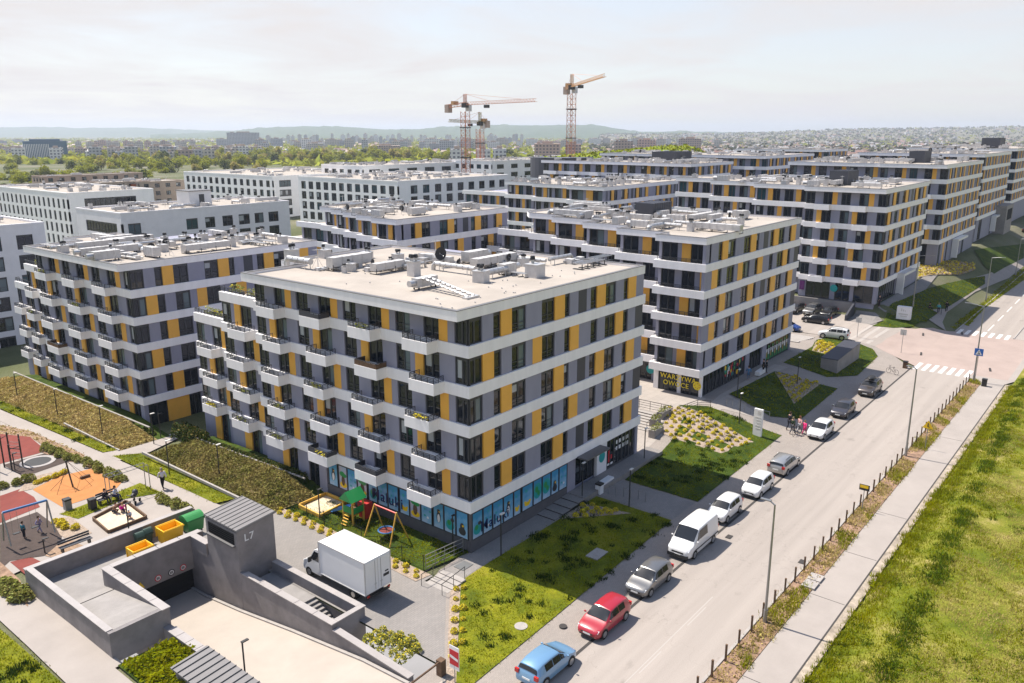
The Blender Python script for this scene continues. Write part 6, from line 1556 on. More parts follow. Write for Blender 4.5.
planter('concrete planter at the foot of the broad outdoor stairs', *gpg(656, 434), 1.9, .7); planter('concrete planter half way up the broad outdoor stairs', *gpg(655, 424.5), 1.2, .7); planter('concrete planter at the top of the broad outdoor stairs', *gpg(664, 416), 2.0, .7)
rl = MB()
P0, P1 = (71.6, 42.6), (80.5, 37.0)
ra = railing([(73.2, 42.6), (73.4, 37.4)], 1.3, 1.0, 1.3); tag(ra.build('handrail_fence', ['blacksteel']), 'low dark guard rail along the top of the broad stairs', 'railing')
ra = railing([(74.0, 37.2), (77.6, 36.6), (78.3, 35.4)], 1.15, .9, 2.0); tag(ra.build('handrail_fence', ['blacksteel']), 'dark guard rail above the sunlit gravel bed', 'railing')
# wall in front of the yard and ramp wall
pw = MB(); pw.box(135.75, 136.05, 38.0, 60, .2, 3.25); tag(pw.build('retaining_wall', ['concrete']), 'pale retaining wall behind the three dark cars', 'retaining wall')
pw = MB(); pw.add([(131.8,37.5,.2),(135.74,37.5,.2),(135.74,37.8,.2),(131.8,37.8,.2),(131.8,37.5,1.9),(135.74,37.5,3.4),(135.74,37.8,3.4),(131.8,37.8,1.9)],[(0,3,2,1),(4,5,6,7),(0,1,5,4),(1,2,6,5),(2,3,7,6),(3,0,4,7)]); tag(pw.build('retaining_wall', ['darkpan']), 'dark sloping wall beside the paved ramp next to the yard', 'retaining wall')
ST('forecourt', [(131.6, 33.6), (135.6, 32.8), (136.3, 34.5), (136.3, 37.4), (132, 37.4)], .03, 'pavegrey')
(bx0, by0), (bx1, by1) = gp(408, 686, .9), gp(441, 661, .9); bar = MB(); bar.tube((bx0, by0, .9), (bx1, by1, .9), .06, 8); ba_ = empty('barrier_arm', (bx1, by1, 0)); tag(ba_, 'brown barrier arm across the courtyard entrance at the bottom edge', 'barrier'); bar.build('boom', ['wood'], ba_, -Vector((bx1, by1, 0))); b = MB(); b.box(-.2, .2, -.2, .2, 0, 1.0); b.build('post', ['wood'], ba_)
# manholes
for lab, q, r_, mt in (('pale round manhole cover in the sunlit lawn by the kerb', (521, 627), .42, 'kerb'), ('square concrete manhole in the shaded lawn', (597, 555), 0, 'kerb'), ('small dark manhole cover on the pavement near the red car', (563, 627), .25, 'joint'), ('pair of pale concrete slabs in the planted verge', (813, 582), 0, 'kerb'), ('dark street gully beside the white van', (729, 537), -1, 'joint'), ('dark street gully near the verge at the concrete slabs', (802, 562), -1, 'joint')):
    x, y = gpg(*q); b = MB()
    if r_ > 0: b.tube((0, 0, 0), (0, 0, .055), r_, 18)
    elif r_ < 0: b.box(-.3, .3, -.2, .2, 0, .016)
    elif 'pair' in lab: b.box(-1.1, -.05, -.45, .45, 0, .12); b.box(.05, 1.0, -.45, .45, 0, .12)
    else: b.box(-.75, .75, -.5, .5, 0, .09); b.tube((0, 0, .09), (0, 0, .1), .3, 14)
    tag(b.build('manhole_cover', [mt], None, (x, y, gh(x, y)+.03)), lab, 'manhole cover')
for i, q in enumerate(((921, 354), (962, 333.5), (923, 334.5), (990, 370))): x, y = gpg(*q); tag(MB().box(-.8, .8, -.12, .12, 0, .07).build('drain_grate', ['joint'], None, (x, y, gh(x, y)+.01), .2), ('dark drain grate at the near corner of the red crossing', 'dark drain grate by the far crossing stripes', 'dark drain grate at the mouth of the side street', 'dark drain grate by the verge side of the red crossing')[i], 'drain grate')

# planters on the two roof terraces of the corner block
def terrace_planter(label, x, y, z, l):
    r = empty('terrace_planter', (x, y, z)); tag(r, label, 'planter'); b = MB(); b.box(-.25, .25, -l/2, l/2, 0, .6); b.build('trough', ['darkpan'], r)
    g = np.random.default_rng(int(y*10)); n_ = int(l*60); C = np.column_stack([g.normal(0, .14, n_), g.uniform(-l/2, l/2, n_), .55+g.uniform(0, .75, n_)**1.3]); ob('plants', soup('plants', leaves(C, .11), 4, ['leafgreen', 'leafyel'], (g.random(n_) < .15).astype(int)), r)
terrace_planter('dark planter with tall plants on the upper roof terrace, nearer the wall', 41.5, 63.0, 15.21, 2.2)
terrace_planter('dark planter with tall plants at the far end of the upper roof terrace', 41.7, 66.3, 15.21, 1.8)
terrace_planter('dark planter with plants on the lower roof terrace of the corner block', 42.1, 71.0, 12.29, 3.4)
terrace_planter('dark planter on the roof terrace of the block behind the brown bank', 41.0, 108, 13.65, 2.6)
# ------------------------------------------------------------------ playground
sw = empty('swing_set', (21.1, 64.7, 0)); tag(sw, 'tall blue beamed swing set on the dark rubber floor', 'swing')
SL = Vector((21.1+.45, 64.7+.3, gh(21, 64)))
b = MB(); b.tube((19.75, 64.45, 2.4), (22.75, 64.15, 2.4), .1, 8); b.build('beam', ['blue'], sw, -SL)
for x, y in ((19.75, 63.75), (19.75, 65.15), (22.75, 63.45), (22.75, 64.85)):
    l = MB(); l.tube((x, y, -.1), (x, 64.45 if x < 20 else 64.15, 2.38), .06, 7); l.build('leg', ['steel'], sw, -SL)
for x in (20.4, 21.7):
    c = MB(); 
    for dx in (-.22, .22): c.tube((x+dx, 64.3, 2.38), (x+dx, 64.3, .55), .012, 4)
    s = MB(); s.box(x-.25, x+.25, 64.15, 64.4, .5, .55); so = s.build('seat', ['blacksteel'], sw, -SL); c.build('chain', ['steel'], sw, -SL)
cl = empty('climbing_bars', gp(12, 462)+(gh(28, 85),)); tag(cl, 'group of tall dark exercise posts with bars on the red rubber floor', 'climbing bars')
for i, (dx, dy, h) in enumerate(((-1.2, .4, 3.1), (-.4, .9, 3.2), (.4, 1.5, 3.2), (1.0, .4, 3.1), (.7, -.5, 3.0), (-.3, -.6, 2.7), (-2.0, .2, 2.4))):
    p = MB(); p.tube((dx, dy, 0), (dx, dy, h), .07, 7); p.build('post', ['blacksteel'], cl)
p = MB()
for a, c, z in (((-1.2, .4), (-.4, .9), 2.6), ((-.4, .9), (.4, 1.5), 2.9), ((1.0, .4), (.7, -.5), 2.5), ((.7, -.5), (-.3, -.6), 2.2), ((1.0, .4), (.4, 1.5), 1.6)): p.tube((*a, z), (*c, z), .03, 6)
for i in range(6): p.tube((.4, 1.5, .5+i*.35), (1.0, .4, .5+i*.35), .02, 5)
p.build('bar', ['blacksteel'], cl)
n = 24; x, y = gpg(38, 462); tr = MB()
for i in range(n):
    a, c = 2*PI*i/n, 2*PI*(i+1)/n; q = lambda t, r, z: (x+r*math.cos(t), y+r*math.sin(t), z)
    for r0, r1, z in ((1.15, 1.55, .06),): tr.quad(q(a, r0, z), q(a, r1, z), q(c, r1, z), q(c, r0, z)); tr.quad(q(a, r1, -.05), q(c, r1, -.05), q(c, r1, z), q(a, r1, z))
tr.add([(x+1.15*math.cos(2*PI*i/n), y+1.15*math.sin(2*PI*i/n), .045) for i in range(n)], [tuple(range(n))], 1)
tag(tr.build('ground_trampoline', ['capstone', 'blacksteel'], None, (0, 0, gh(x, y)+.01)), 'round ground trampoline with a pale ring in the dark floor', 'trampoline')
x, y = gpg(73, 487); nt_ = empty('rope_pyramid', (x, y, gh(x, y))); tag(nt_, 'leaning climbing pole with ropes spread over the orange floor', 'climbing net')
b = MB(); b.tube((0, 0, 0), (-.2, .25, 2.5), .07, 7); b.build('pole', ['blacksteel'], nt_)
b = MB()
for i in range(7):
    a = 2*PI*i/7; b.tube((-.1, .12, 1.5 if i % 2 else 2.4), (1.8*math.cos(a), 1.5*math.sin(a), .03), .018, 4)
b.build('rope', ['wood'], nt_)
b = MB(); b.box(-.4, .45, -.12, .12, 0, .22); x, y = gpg(85, 478); tag(b.build('log_seat', ['wood'], None, (x, y, gh(x, y)+.02)), 'short dark log seat on the orange floor', 'seat')
def sandbox(label, P, mt, zr=.28):
    cx, cy = sum(p[0] for p in P)/4, sum(p[1] for p in P)/4; r = empty('sandbox', (cx, cy, gh(cx, cy))); tag(r, label, 'sandbox')
    Q = [(p[0]-cx, p[1]-cy) for p in P]
    if sum(Q[i][0]*Q[(i+1) % 4][1]-Q[(i+1) % 4][0]*Q[i][1] for i in range(4)) > 0: Q = Q[::-1]
    for i in range(4):
        b = MB(); pth = [Q[i], Q[(i+1) % 4]]; strip(b, pth, 0, -.11, -.05, zr+.003*(i % 2)); b.build('edge_board', [mt], r)
    s = MB(); s.add([(q[0]*.97, q[1]*.97, .09) for q in Q[::-1]], [(0, 1, 2, 3)]); s.build('sand_fill', ['sand'], r)
sandbox('low wooden sandbox with children around it', px([(94, 520.5), (126, 504), (146, 518.5), (109, 533)]), 'wood', .3)
sandbox('square sandbox with yellow boards in the fenced garden', [(36.9, 49.5), (39.8, 49.8), (39.8, 52.4), (37.0, 52.3)], 'woodyel', .35)
# playhouse and basket swing
ph = empty('play_tower', (38.2, 46.9, .03), 0); tag(ph, 'small play tower with a green gable roof and a blue slide', 'play tower')
for sx in (-.55, .55):
    for sy in (-.55, .55): b = MB(); b.box(sx-.06, sx+.06, sy-.06, sy+.06, 0, 2.1); b.build('post', ['woodyel'], ph)
b = MB(); b.box(-.6, .6, -.6, .6, .85, .93); b.build('platform', ['wood'], ph)
b = MB(); b.add([(-.8,-.75,2.0),(.8,-.75,2.0),(.8,0,2.75),(-.8,0,2.75),(-.8,.75,2.0),(.8,.75,2.0)], [(0,1,2,3),(3,2,5,4),(0,3,4),(1,5,2)]); b.build('roof', ['green'], ph)
b = MB(); b.box(-.62, -.56, -.5, .5, .95, 1.5); b.build('side_panel', ['green'], ph); b = MB(); b.box(-.5, .5, -.66, -.6, .95, 1.45); b.build('side_panel', ['green'], ph); b = MB(); b.box(.7, 1.5, -.6, .3, .7, 1.3); b.box(.75, 1.45, -.55, .25, 0, .7); b.build('side_cabin', ['red'], ph)
b = MB(); b.add([(-.3,.62,1.0),(.3,.62,1.0),(.3,2.3,.18),(-.3,2.3,.18),(-.3,2.8,.12),(.3,2.8,.12)], [(0,1,2,3),(3,2,5,4)])
for sx in (-.3, .3): b.add([(sx,.62,1.0),(sx,.62,1.22),(sx,2.3,.4),(sx,2.3,.18)], [(0,1,2,3)])
b.build('slide', ['blue'], ph); b = MB(); [b.box(-1.1+i*.12, -1.0+i*.12, -.3, .3, .1+i*.2, .15+i*.2) for i in range(4)]; b.build('ladder', ['woodyel'], ph)
bs = empty('basket_swing', (38.0, 42.9, .03), 0); tag(bs, 'yellow legged basket swing with a red beam in the fenced garden', 'swing')
b = MB(); b.tube((0, 1.2, 2.35), (0, -1.2, 2.35), .06, 8); b.build('beam', ['red'], bs)
for sy in (-1.2, 1.2):
    for sx in (-.95, .95): b = MB(); b.tube((sx, sy*1.18, 0), (0, sy, 2.4), .06, 7); b.build('leg', ['woodyel'], bs)
b = MB(); n = 18
for i in range(n): a, c = 2*PI*i/n, 2*PI*(i+1)/n; b.tube((.6*math.cos(a), .6*math.sin(a), .6), (.6*math.cos(c), .6*math.sin(c), .6), .06, 6)
b.build('basket_ring', ['blue'], bs); b = MB(); b.add([(.58*math.cos(2*PI*i/n), .58*math.sin(2*PI*i/n), .56) for i in range(n)], [tuple(range(n))]); b.build('basket_net', ['redrub'], bs)
b = MB()
for sx in (-.4, .4):
    for sy in (-.42, .42): b.tube((sx, sy, .6), (sx*.2, sy*1.4, 2.33), .012, 4)
b.build('rope', ['blacksteel'], bs)
fe = empty('mesh_fence', (36.25, 45, 0)); tag(fe, 'thin dark wire fence between the garden and the golden shrubs', 'fence'); FL = Vector((36.25, 45, 0)); 
for i in range(8): p = MB(); p.tube((36.3, 37.2+i*2.2, 0), (36.3, 37.2+i*2.2, 1.25), .03, 6); p.build('post', ['blacksteel'], fe, -FL)
p = MB(); 
for z in (.15, .4, .65, .9, 1.2): p.tube((36.3, 37.2, z), (36.3, 52.6, z), .008, 4)
p.build('wire', ['blacksteel'], fe, -FL)
gt = railing([(36.4, 37.1), (39.9, 36.7)], 0, 1.2, .9); tag(gt.build('garden_gate', ['steel']), 'steel gate of the fenced garden beside the corner of the block', 'gate')
pg = railing(px([(0, 571), (24, 560)]), -.1, 1.0, 1.2); 
gl = empty('pergola', (29.6, 66.2, gh(29, 66))); tag(gl, 'slim open steel frame with a net beside the playground path', 'pergola')
for sx in (-1.7, 1.7):
    for sy in (-.4, .4): b = MB(); b.tube((sx, sy, 0), (sx, sy, 2.4), .035, 6); b.build('post', ['steel'], gl)
b = MB(); b.tube((-1.7, -.4, 2.4), (1.7, -.4, 2.4), .03, 6); b.tube((-1.7, .4, 2.4), (1.7, .4, 2.4), .03, 6); [b.tube((-1.7+i*.56, -.4, 2.4), (-1.7+i*.56, .4, 2.4), .02, 5) for i in range(7)]; b.build('top_frame', ['steel'], gl)
# pram
x, y = gpg(135, 503); pr_ = empty('pram', (x, y, gh(x, y)), .6); tag(pr_, 'dark pram standing beside the playground bench', 'pram')
b = MB(); b.ball((0, 0, .75), .42, .24, .2, 0, 10, 6); b.build('bassinet', ['blacksteel'], pr_, smooth=True); b = MB(); b.ball((.2, 0, .9), .26, .25, .28, 0, 10, 6); b.build('hood', ['darkpan'], pr_, smooth=True); b = MB(); b.tube((-.3, -.2, .7), (-.75, -.2, 1.05), .015, 5); b.tube((-.3, .2, .7), (-.75, .2, 1.05), .015, 5); b.tube((-.75, -.2, 1.05), (-.75, .2, 1.05), .02, 5); b.build('handle', ['steel'], pr_)
for sx in (-.35, .35):
    for sy in (-.25, .25): b = MB(); b.tube((sx, sy-.02, .16), (sx, sy+.02, .16), .16, 10); b.build('wheel', ['rubber'], pr_)

# ------------------------------------------------------------------ people
CM = {}
def cm(c):
    if c not in CM: CM[c] = mat('cloth_%d' % len(CM), c, .85, .15)
    return CM[c]
def skinned(name, V, E_, R_, mt, par, root=0):
    me = bpy.data.meshes.new(name); me.from_pydata([tuple(v) for v in V], E_, []); me.materials.append(mt if not isinstance(mt, str) else M[mt])
    o = ob(name, me, par); md = o.modifiers.new('skin', 'SKIN'); md.use_smooth_shade = True
    sv = me.skin_vertices[0].data
    for i, r in enumerate(R_): sv[i].radius = r if isinstance(r, tuple) else (r, r); sv[i].use_root = (i == root)
    s = o.modifiers.new('sub', 'SUBSURF'); s.levels = 1; s.render_levels = 1
    return o
def person(label, q, h, rz, pose, top, bottom, hair=(.05, .03, .02), dress=False, group=None, at=None, cap=None):
    x, y = at or gpg(*q); r = empty('person', (x, y, gh(x, y)+.015), rz); tag(r, label, 'person', group)
    k = h/1.75
    W = {'walk': dict(kl=(.16, -.10, .50), fl=(.30, -.10, .06), kr=(-.02, .10, .50), fr=(-.30, .10, .09), el=(-.14, -.27, 1.12), hl=(-.02, -.28, .88), er=(.10, .27, 1.12), hr=(.26, .26, .92), pel=(0, 0, .94), lean=.02),
         'stand': dict(kl=(.02, -.10, .50), fl=(0, -.11, .06), kr=(.02, .10, .50), fr=(.02, .12, .06), el=(0, -.27, 1.12), hl=(.08, -.26, .86), er=(0, .27, 1.12), hr=(.1, .25, .88), pel=(0, 0, .94), lean=0),
         'crouch': dict(kl=(.34, -.14, .42), fl=(.06, -.15, .06), kr=(.34, .14, .42), fr=(.06, .15, .06), el=(.28, -.26, .62), hl=(.46, -.14, .42), er=(.28, .26, .62), hr=(.46, .14, .42), pel=(-.08, 0, .34), lean=.20),
         'sit': dict(kl=(.42, -.12, .46), fl=(.44, -.13, .06), kr=(.42, .12, .46), fr=(.48, .13, .06), el=(.1, -.26, .72), hl=(.34, -.18, .58), er=(.1, .26, .72), hr=(.34, .18, .58), pel=(0, 0, .48), lean=.06)}[pose]
    P = lambda *a: Vector(a)*k
    pz = W['pel'][2]; ln = W['lean']; px_ = W['pel'][0]
    pel = P(*W['pel']); wa = P(px_+ln*.4, 0, pz+.20); che = P(px_+ln, 0, pz+.42); nk = P(px_+ln*1.2, 0, pz+.55); hd0 = P(px_+ln*1.3+.02, 0, pz+.66); hd1 = P(px_+ln*1.3+.02, 0, pz+.78)
    shl, shr = P(px_+ln, -.19, pz+.47), P(px_+ln, .19, pz+.47); hpl, hpr = P(px_, -.10, pz-.02), P(px_, .10, pz-.02)
    tl, tr_ = P(W['fl'][0]+.17, W['fl'][1]*1.1, .035), P(W['fr'][0]+.17, W['fr'][1]*1.1, .04)
    V = [pel, wa, che, nk, hd0, hd1, shl, P(*W['el']), P(*W['hl']), shr, P(*W['er']), P(*W['hr']), hpl, P(*W['kl']), P(*W['fl']), tl, hpr, P(*W['kr']), P(*W['fr']), tr_]
    E_ = [(0,1),(1,2),(2,3),(3,4),(4,5),(2,6),(6,7),(7,8),(2,9),(9,10),(10,11),(0,12),(12,13),(13,14),(14,15),(0,16),(16,17),(17,18),(18,19)]
    R_ = [.12,.12,.14,.058,.098,.085,.065,.045,.036,.065,.045,.036,.085,.055,.042,.035,.085,.055,.042,.035]
    skinned('body', V, E_, [a*k for a in R_], 'skin', r)
    skinned('shirt', [pel*.99, wa, che, shl, P(*W['el']), (P(*W['el'])*.35+P(*W['hl'])*.65), shr, P(*W['er']), (P(*W['er'])*.35+P(*W['hr'])*.65)], [(0,1),(1,2),(2,3),(3,4),(4,5),(2,6),(6,7),(7,8)], [a*k for a in (.145,.138,.158,.082,.062,.05,.082,.062,.05)], cm(top), r)
    if dress: skinned('skirt', [wa, pel, (P(*W['kl'])+P(*W['kr']))*.5+P(0, 0, .1)], [(0,1),(1,2)], [a*k for a in (.14,.18,.24)], cm(top), r)
    skinned('trousers', [pel, hpl, P(*W['kl']), P(*W['fl'])+P(0,0,.04), hpr, P(*W['kr']), P(*W['fr'])+P(0,0,.04)], [(0,1),(1,2),(2,3),(0,4),(4,5),(5,6)], [a*k for a in (.14,.10,.072,.058,.10,.072,.058)], cm(bottom), r)
    for f, t in ((P(*W['fl']), tl), (P(*W['fr']), tr_)): skinned('shoe', [f, t], [(0,1)], [.05*k, .045*k], 'blacksteel', r)
    hm = MB(); c = hd1; hm.ball((c.x-.02*k, 0, c.z+.0*k), .108*k, .10*k, .10*k, 0, 12, 8); hm.ball((c.x-.065*k, 0, c.z-.08*k), .06*k, .088*k, .11*k, 0, 10, 6); hm.build('hair', [cm(cap or hair)], r, smooth=True)
    fm = MB(); fm.ball((hd0.x+.10*k, 0, hd0.z+.03*k), .02*k, .014*k, .022*k, 0, 6, 4); fm.build('nose', ['skin'], r); em = MB()
    for s in (-1, 1): em.ball((hd0.x+.092*k, s*.035*k, hd0.z+.062*k), .01*k, .014*k, .009*k, 0, 6, 4)
    em.build('eyes', ['blacksteel'], r); mm = MB(); mm.box(hd0.x+.088*k, hd0.x+.098*k, -.022*k, .022*k, hd0.z-.02*k, hd0.z-.008*k); mm.build('mouth', ['signred'], r)
    er = MB(); [er.ball((hd0.x, s*.098*k, hd0.z+.045*k), .018*k, .012*k, .028*k, 0, 6, 4) for s in (-1, 1)]; er.build('ears', ['skin'], r)
    return r
person('man in a pale shirt and dark trousers walking away on the path', (163.5, 489), 1.95, 1.5, 'walk', (.62, .58, .62), (.02, .02, .025), (.30, .24, .18))
person('child in a teal top crouching on the dark swing floor', (24.5, 538.5), 1.4, .3, 'stand', (.03, .16, .22), (.03, .03, .04))
person('child in a lilac top running on the dark swing floor', (40, 533), 1.4, -.9, 'walk', (.30, .26, .42), (.22, .2, .3))
person('child in a magenta top at the back edge of the low sandbox', (123, 513), 1.45, -1.8, 'crouch', (.55, .02, .26), (.10, .08, .12), (.25, .14, .06))
person('person in brown crouching at the left of the sandbox children', (115, 514), 1.55, -1.2, 'crouch', (.22, .13, .08), (.05, .05, .06))
person('child in a pale blue hat at the right of the sandbox children', (130, 519), 1.3, -2.2, 'crouch', (.30, .36, .48), (.36, .2, .14), cap=(.55, .6, .7))
person('person in a white and blue top sitting near the playground bench', (122, 500), 1.75, -.9, 'sit', (.55, .58, .68), (.03, .04, .09), at=(28.4, 66.3))
person('person in black sitting on the bench beside the pram', (130, 500), 1.75, -1.2, 'sit', (.02, .02, .03), (.03, .03, .04), at=(27.6, 66.4))
person('tall man in black among the walkers on the pavement', (789, 430), 1.95, -.3, 'walk', (.015, .015, .02), (.03, .03, .04))
person('person in dark green walking just ahead of the tall man in black', (792, 434), 1.8, -.2, 'walk', (.02, .035, .02), (.09, .09, .1), (.2, .16, .08))
person('woman in a white and red top among the walkers', (799, 433), 1.8, -.2, 'walk', (.55, .32, .30), (.40, .40, .42), (.16, .07, .04))
person('child in a bright pink coat at the right of the walkers', (804, 434.5), 1.5, -.2, 'walk', (.80, .05, .22), (.5, .03, .14), (.22, .12, .06), dress=True)
person('shopper in black standing at the shop entrance of the greengrocer block', (763, 374), 1.9, 2.2, 'stand', (.015, .015, .018), (.02, .02, .02))
person('shopper in dark clothes with a white bag at the shop entrance', (766, 373), 1.75, -1.0, 'stand', (.02, .02, .022), (.05, .05, .06))
person('person in a blue coat at the colourful windows of the greengrocer block', (748, 380), 1.75, .4, 'walk', (.08, .20, .36), (.14, .16, .22), dress=True)
person('person standing outside the corner shop of the block by the yard', (879, 305), 1.9, -2, 'stand', (.02, .02, .025), (.03, .02, .03))
person('cyclist in a turquoise top on the shaded path beyond the crossing', (938, 313.5), 1.75, .2, 'walk', (.10, .42, .45), (.04, .04, .05), (.4, .3, .15))
person('person in black beside the cyclist on the shaded path', (946, 312), 1.85, .2, 'walk', (.015, .015, .02), (.02, .02, .02))
person('person in dark clothes sitting on the far lawn', (929, 310), 1.7, -1, 'sit', (.03, .025, .03), (.04, .03, .03))
def bicycle(label, q, rz):
    x, y = gpg(*q); r = empty('bicycle', (x, y, gh(x, y)+.02), rz); tag(r, label, 'bicycle')
    for sx in (-.55, .55):
        b = MB(); n = 14
        for i in range(n): a, c = 2*PI*i/n, 2*PI*(i+1)/n; b.tube((sx+.33*math.cos(a), 0, .34+.33*math.sin(a)), (sx+.33*math.cos(c), 0, .34+.33*math.sin(c)), .02, 5)
        b.build('wheel', ['rubber'], r)
    b = MB(); [b.tube(p, s_, .02, 5) for p, s_ in (((-.55, 0, .34), (-.15, 0, .85)), ((-.15, 0, .85), (.4, 0, .85)), ((.4, 0, .85), (.0, 0, .32)), ((-.15, 0, .85), (0, 0, .32)), ((.55, 0, .34), (.4, 0, 1.0)), ((-.55, 0, .34), (0, 0, .32)))]; b.build('frame', ['blacksteel'], r)
    b = MB(); b.tube((.4, -.25, 1.02), (.4, .25, 1.02), .018, 5); b.build('handlebar', ['blacksteel'], r); b = MB(); b.ball((-.2, 0, .93), .13, .07, .04); b.build('saddle', ['blacksteel'], r)
bicycle('bicycle pushed by the walkers beside the white hatchback', (796.5, 435), -.2); bicycle('bicycle of the cyclist in turquoise', (941, 314), .2); bicycle('bicycle parked at the brown litter bin near the crossing', (892, 374), 1.2)

# ------------------------------------------------------------------ cranes
def fz_at(py, d):
    vz = -math.sin(PIT)-(py-341.5)/F*math.cos(PIT); hf = math.cos(PIT)-(py-341.5)/F*math.sin(PIT); return CAMH+d*vz/hf
def lattice(mb, p, q, w, n, r, m=0, sq=True):
    p, q = Vector(p), Vector(q); d = (q-p).normalized(); a = Vector((0, 0, 1)) if abs(d.z) < .7 else Vector((1, 0, 0)); u = d.cross(a).normalized(); v = u.cross(d).normalized()
    cs = [(u+v)*w/2, (u-v)*w/2, (-u-v)*w/2, (-u+v)*w/2] if sq else [u*w/2-v*w*.3, -u*w/2-v*w*.3, v*w*.55]
    for c in cs: mb.tube(p+c, q+c, r, 4, m)
    k = len(cs)
    for i in range(n):
        A_, B_ = p+(q-p)*i/n, p+(q-p)*(i+1)/n
        for j in range(k):
            mb.tube(A_+cs[j], B_+cs[(j+1) % k], r*.6, 3, m, cap=False); mb.tube(A_+cs[j], A_+cs[(j+1) % k], r*.6, 3, m, cap=False)
def crane(label, pxm, d, ytop, yjib, jib_end, cj_end, mt, mt2, wmast=2.2, jibw=1.1, dj=0, dc=0):
    x, y = far(pxm, d); zt, zj = fz_at(ytop, d), fz_at(yjib, d)
    r = empty('tower_crane', (x, y, -1)); tag(r, label, 'tower crane'); L_ = Vector((x, y, -1))
    b = MB(); lattice(b, (x, y, -1), (x, y, zj-2.5), wmast, 24, .11); b.build('mast', [mt], r, -L_)
    for z in (zj-18, zj-8): b = MB(); b.box(x-1.4, x+1.4, y-1.4, y+1.4, z, z+.3); b.build('collar', ['blacksteel'], r, -L_)
    b = MB(); b.box(x-.9, x+.9, y-.9, y+.9, zj-1.2, zj+.3); b.build('slewing_ring', ['blacksteel'], r, -L_)
    b = MB(); lattice(b, (x, y, zj+.3), (x, y, zt), .8, 6, .08); b.build('apex', [mt2], r, -L_)
    dj_ = d+dj; e = Vector((*far(jib_end[0], dj_), fz_at(jib_end[1], dj_))); s = Vector((x, y, zj))
    b = MB(); lattice(b, s, e, jibw, 24, .075, 0, False); b.build('jib', [mt2], r, -L_)
    dc_ = d+dc; c = Vector((*far(cj_end[0], dc_), fz_at(cj_end[1], dc_)))
    b = MB(); lattice(b, s, c, 1.1, 6, .08); b.build('counter_jib', [mt2], r, -L_)
    b = MB(); cc = s+(c-s)*.9; b.box(cc.x-1.0, cc.x+1.0, cc.y-.9, cc.y+.9, cc.z-2.2, cc.z+.5); b.build('counterweight', ['oldb'], r, -L_)
    b = MB(); cc = s+(c-s)*.55; b.box(cc.x-1.3, cc.x+1.3, cc.y-.6, cc.y+.6, cc.z+.2, cc.z+1.4); b.build('winch_cabinet', ['craneyel'], r, -L_)
    b = MB(); b.box(x+.9, x+2.4, y-.9, y+.7, zj-2.4, zj-.2); b.build('cab', ['palecol'], r, -L_)
    t = Vector((x, y, zt)); b = MB()
    for f in (.35, .8): b.tube(t, s+(e-s)*f+Vector((0, 0, .7)), .05, 3)
    b.tube(t, s+(c-s)*.9, .05, 3); b.build('tie_bar', [mt], r, -L_)
    h = s+(e-s)*.32; b = MB(); b.box(h.x-.7, h.x+.7, h.y-.7, h.y+.7, h.z-1.6, h.z-.6); b.build('trolley', ['blacksteel'], r, -L_)
    return r
crane('large tower crane with a long pale red jib reaching right, left of the pair', 465.5, 290, 94, 104, (536, 100.5), (447, 106.5), 'cranered', 'cranered', dj=-22, dc=8)
crane('smaller tower crane with an olive top, close to the right of the large one', 480, 330, 112, 122.5, (449, 121), (487.5, 122), 'cranered', 'craneolv', 2.2, 1.2, dj=-10, dc=2)
crane('tower crane standing alone with its ochre jib rising to the upper right', 571, 300, 74, 86, (603, 75.5), (565.5, 88.5), 'cranered', 'craneyel', 2.2, 1.0, dj=-62, dc=14)

# ------------------------------------------------------------------ trees, far city, hills
def tree_mesh(seed, mts, h=15, r=5.5, n=850, leaf=.62):
    g = np.random.default_rng(seed); k = 16; cs = g.normal(0, 1, (k, 3)); cs /= np.linalg.norm(cs, axis=1)[:, None]; cs *= g.uniform(.25, .75, (k, 1)); cs[:, 2] = np.abs(cs[:, 2])*1.0-.15
    rr = g.uniform(.26, .46, k); idx = g.integers(0, k, n); a = g.normal(0, 1, (n, 3)); a /= np.linalg.norm(a, axis=1)[:, None]
    C = cs[idx]+a*rr[idx][:, None]*g.uniform(.7, 1.05, (n, 1)); C = C*np.array([r, r, h*.42]); C[:, 2] += h*.55
    cr = soup('crown', leaves(C, leaf), 4, mts, (idx % len(mts)) if len(mts) > 1 else None)
    b = MB(); b.tube((0, 0, -1), (0, 0, h*.45), .32, 7, r2=.2)
    for i in range(6): e = cs[i]*np.array([r, r, h*.42])*.8; b.tube((0, 0, h*(.25+.03*i)), (e[0], e[1], e[2]+h*.55), .13, 5, r2=.05)
    return b.mesh('trunk', ['bark']), cr
TM = {k: [tree_mesh(s*7+i, m) for i in range(3)] for s, (k, m) in enumerate((('spring', ['leafspring', 'leafspring', 'blade']), ('olive', ['leafolive', 'leafspring', 'leafolive']), ('dark', ['leafgreen', 'leafdark', 'leafgreen'])))}
LBL = {'spring': ('bright fresh green tree in the tree belt beyond the housing', 'bright trees beyond the housing'), 'olive': ('olive brown budding tree in the tree belt beyond the white blocks', 'budding trees beyond the housing'), 'dark': ('darker green tree among the bright trees beyond the housing', 'dark trees beyond the housing')}
R = random.Random(12)
def tree(px_, d, kind, s):
    x, y = far(px_, d); tm, cr = R.choice(TM[kind]); t = empty('broadleaf_tree', (x, y, -1), R.uniform(0, 6.28)); t.scale = (s, s, s*R.uniform(.85, 1.1)); tag(t, LBL[kind][0], 'tree', LBL[kind][1])
    ob('trunk', tm, t); ob('crown', cr, t)
for i in range(70): tree(254+i*3.05+R.uniform(-1.5, 1.5), R.uniform(760, 930), R.choice(['olive', 'olive', 'spring', 'spring', 'dark']), R.uniform(.95, 1.3))
for i in range(95): tree(90+i*1.8+R.uniform(-2, 2), R.uniform(560, 1000), R.choice(['spring', 'spring', 'dark', 'spring', 'olive']), R.uniform(.8, 1.2))
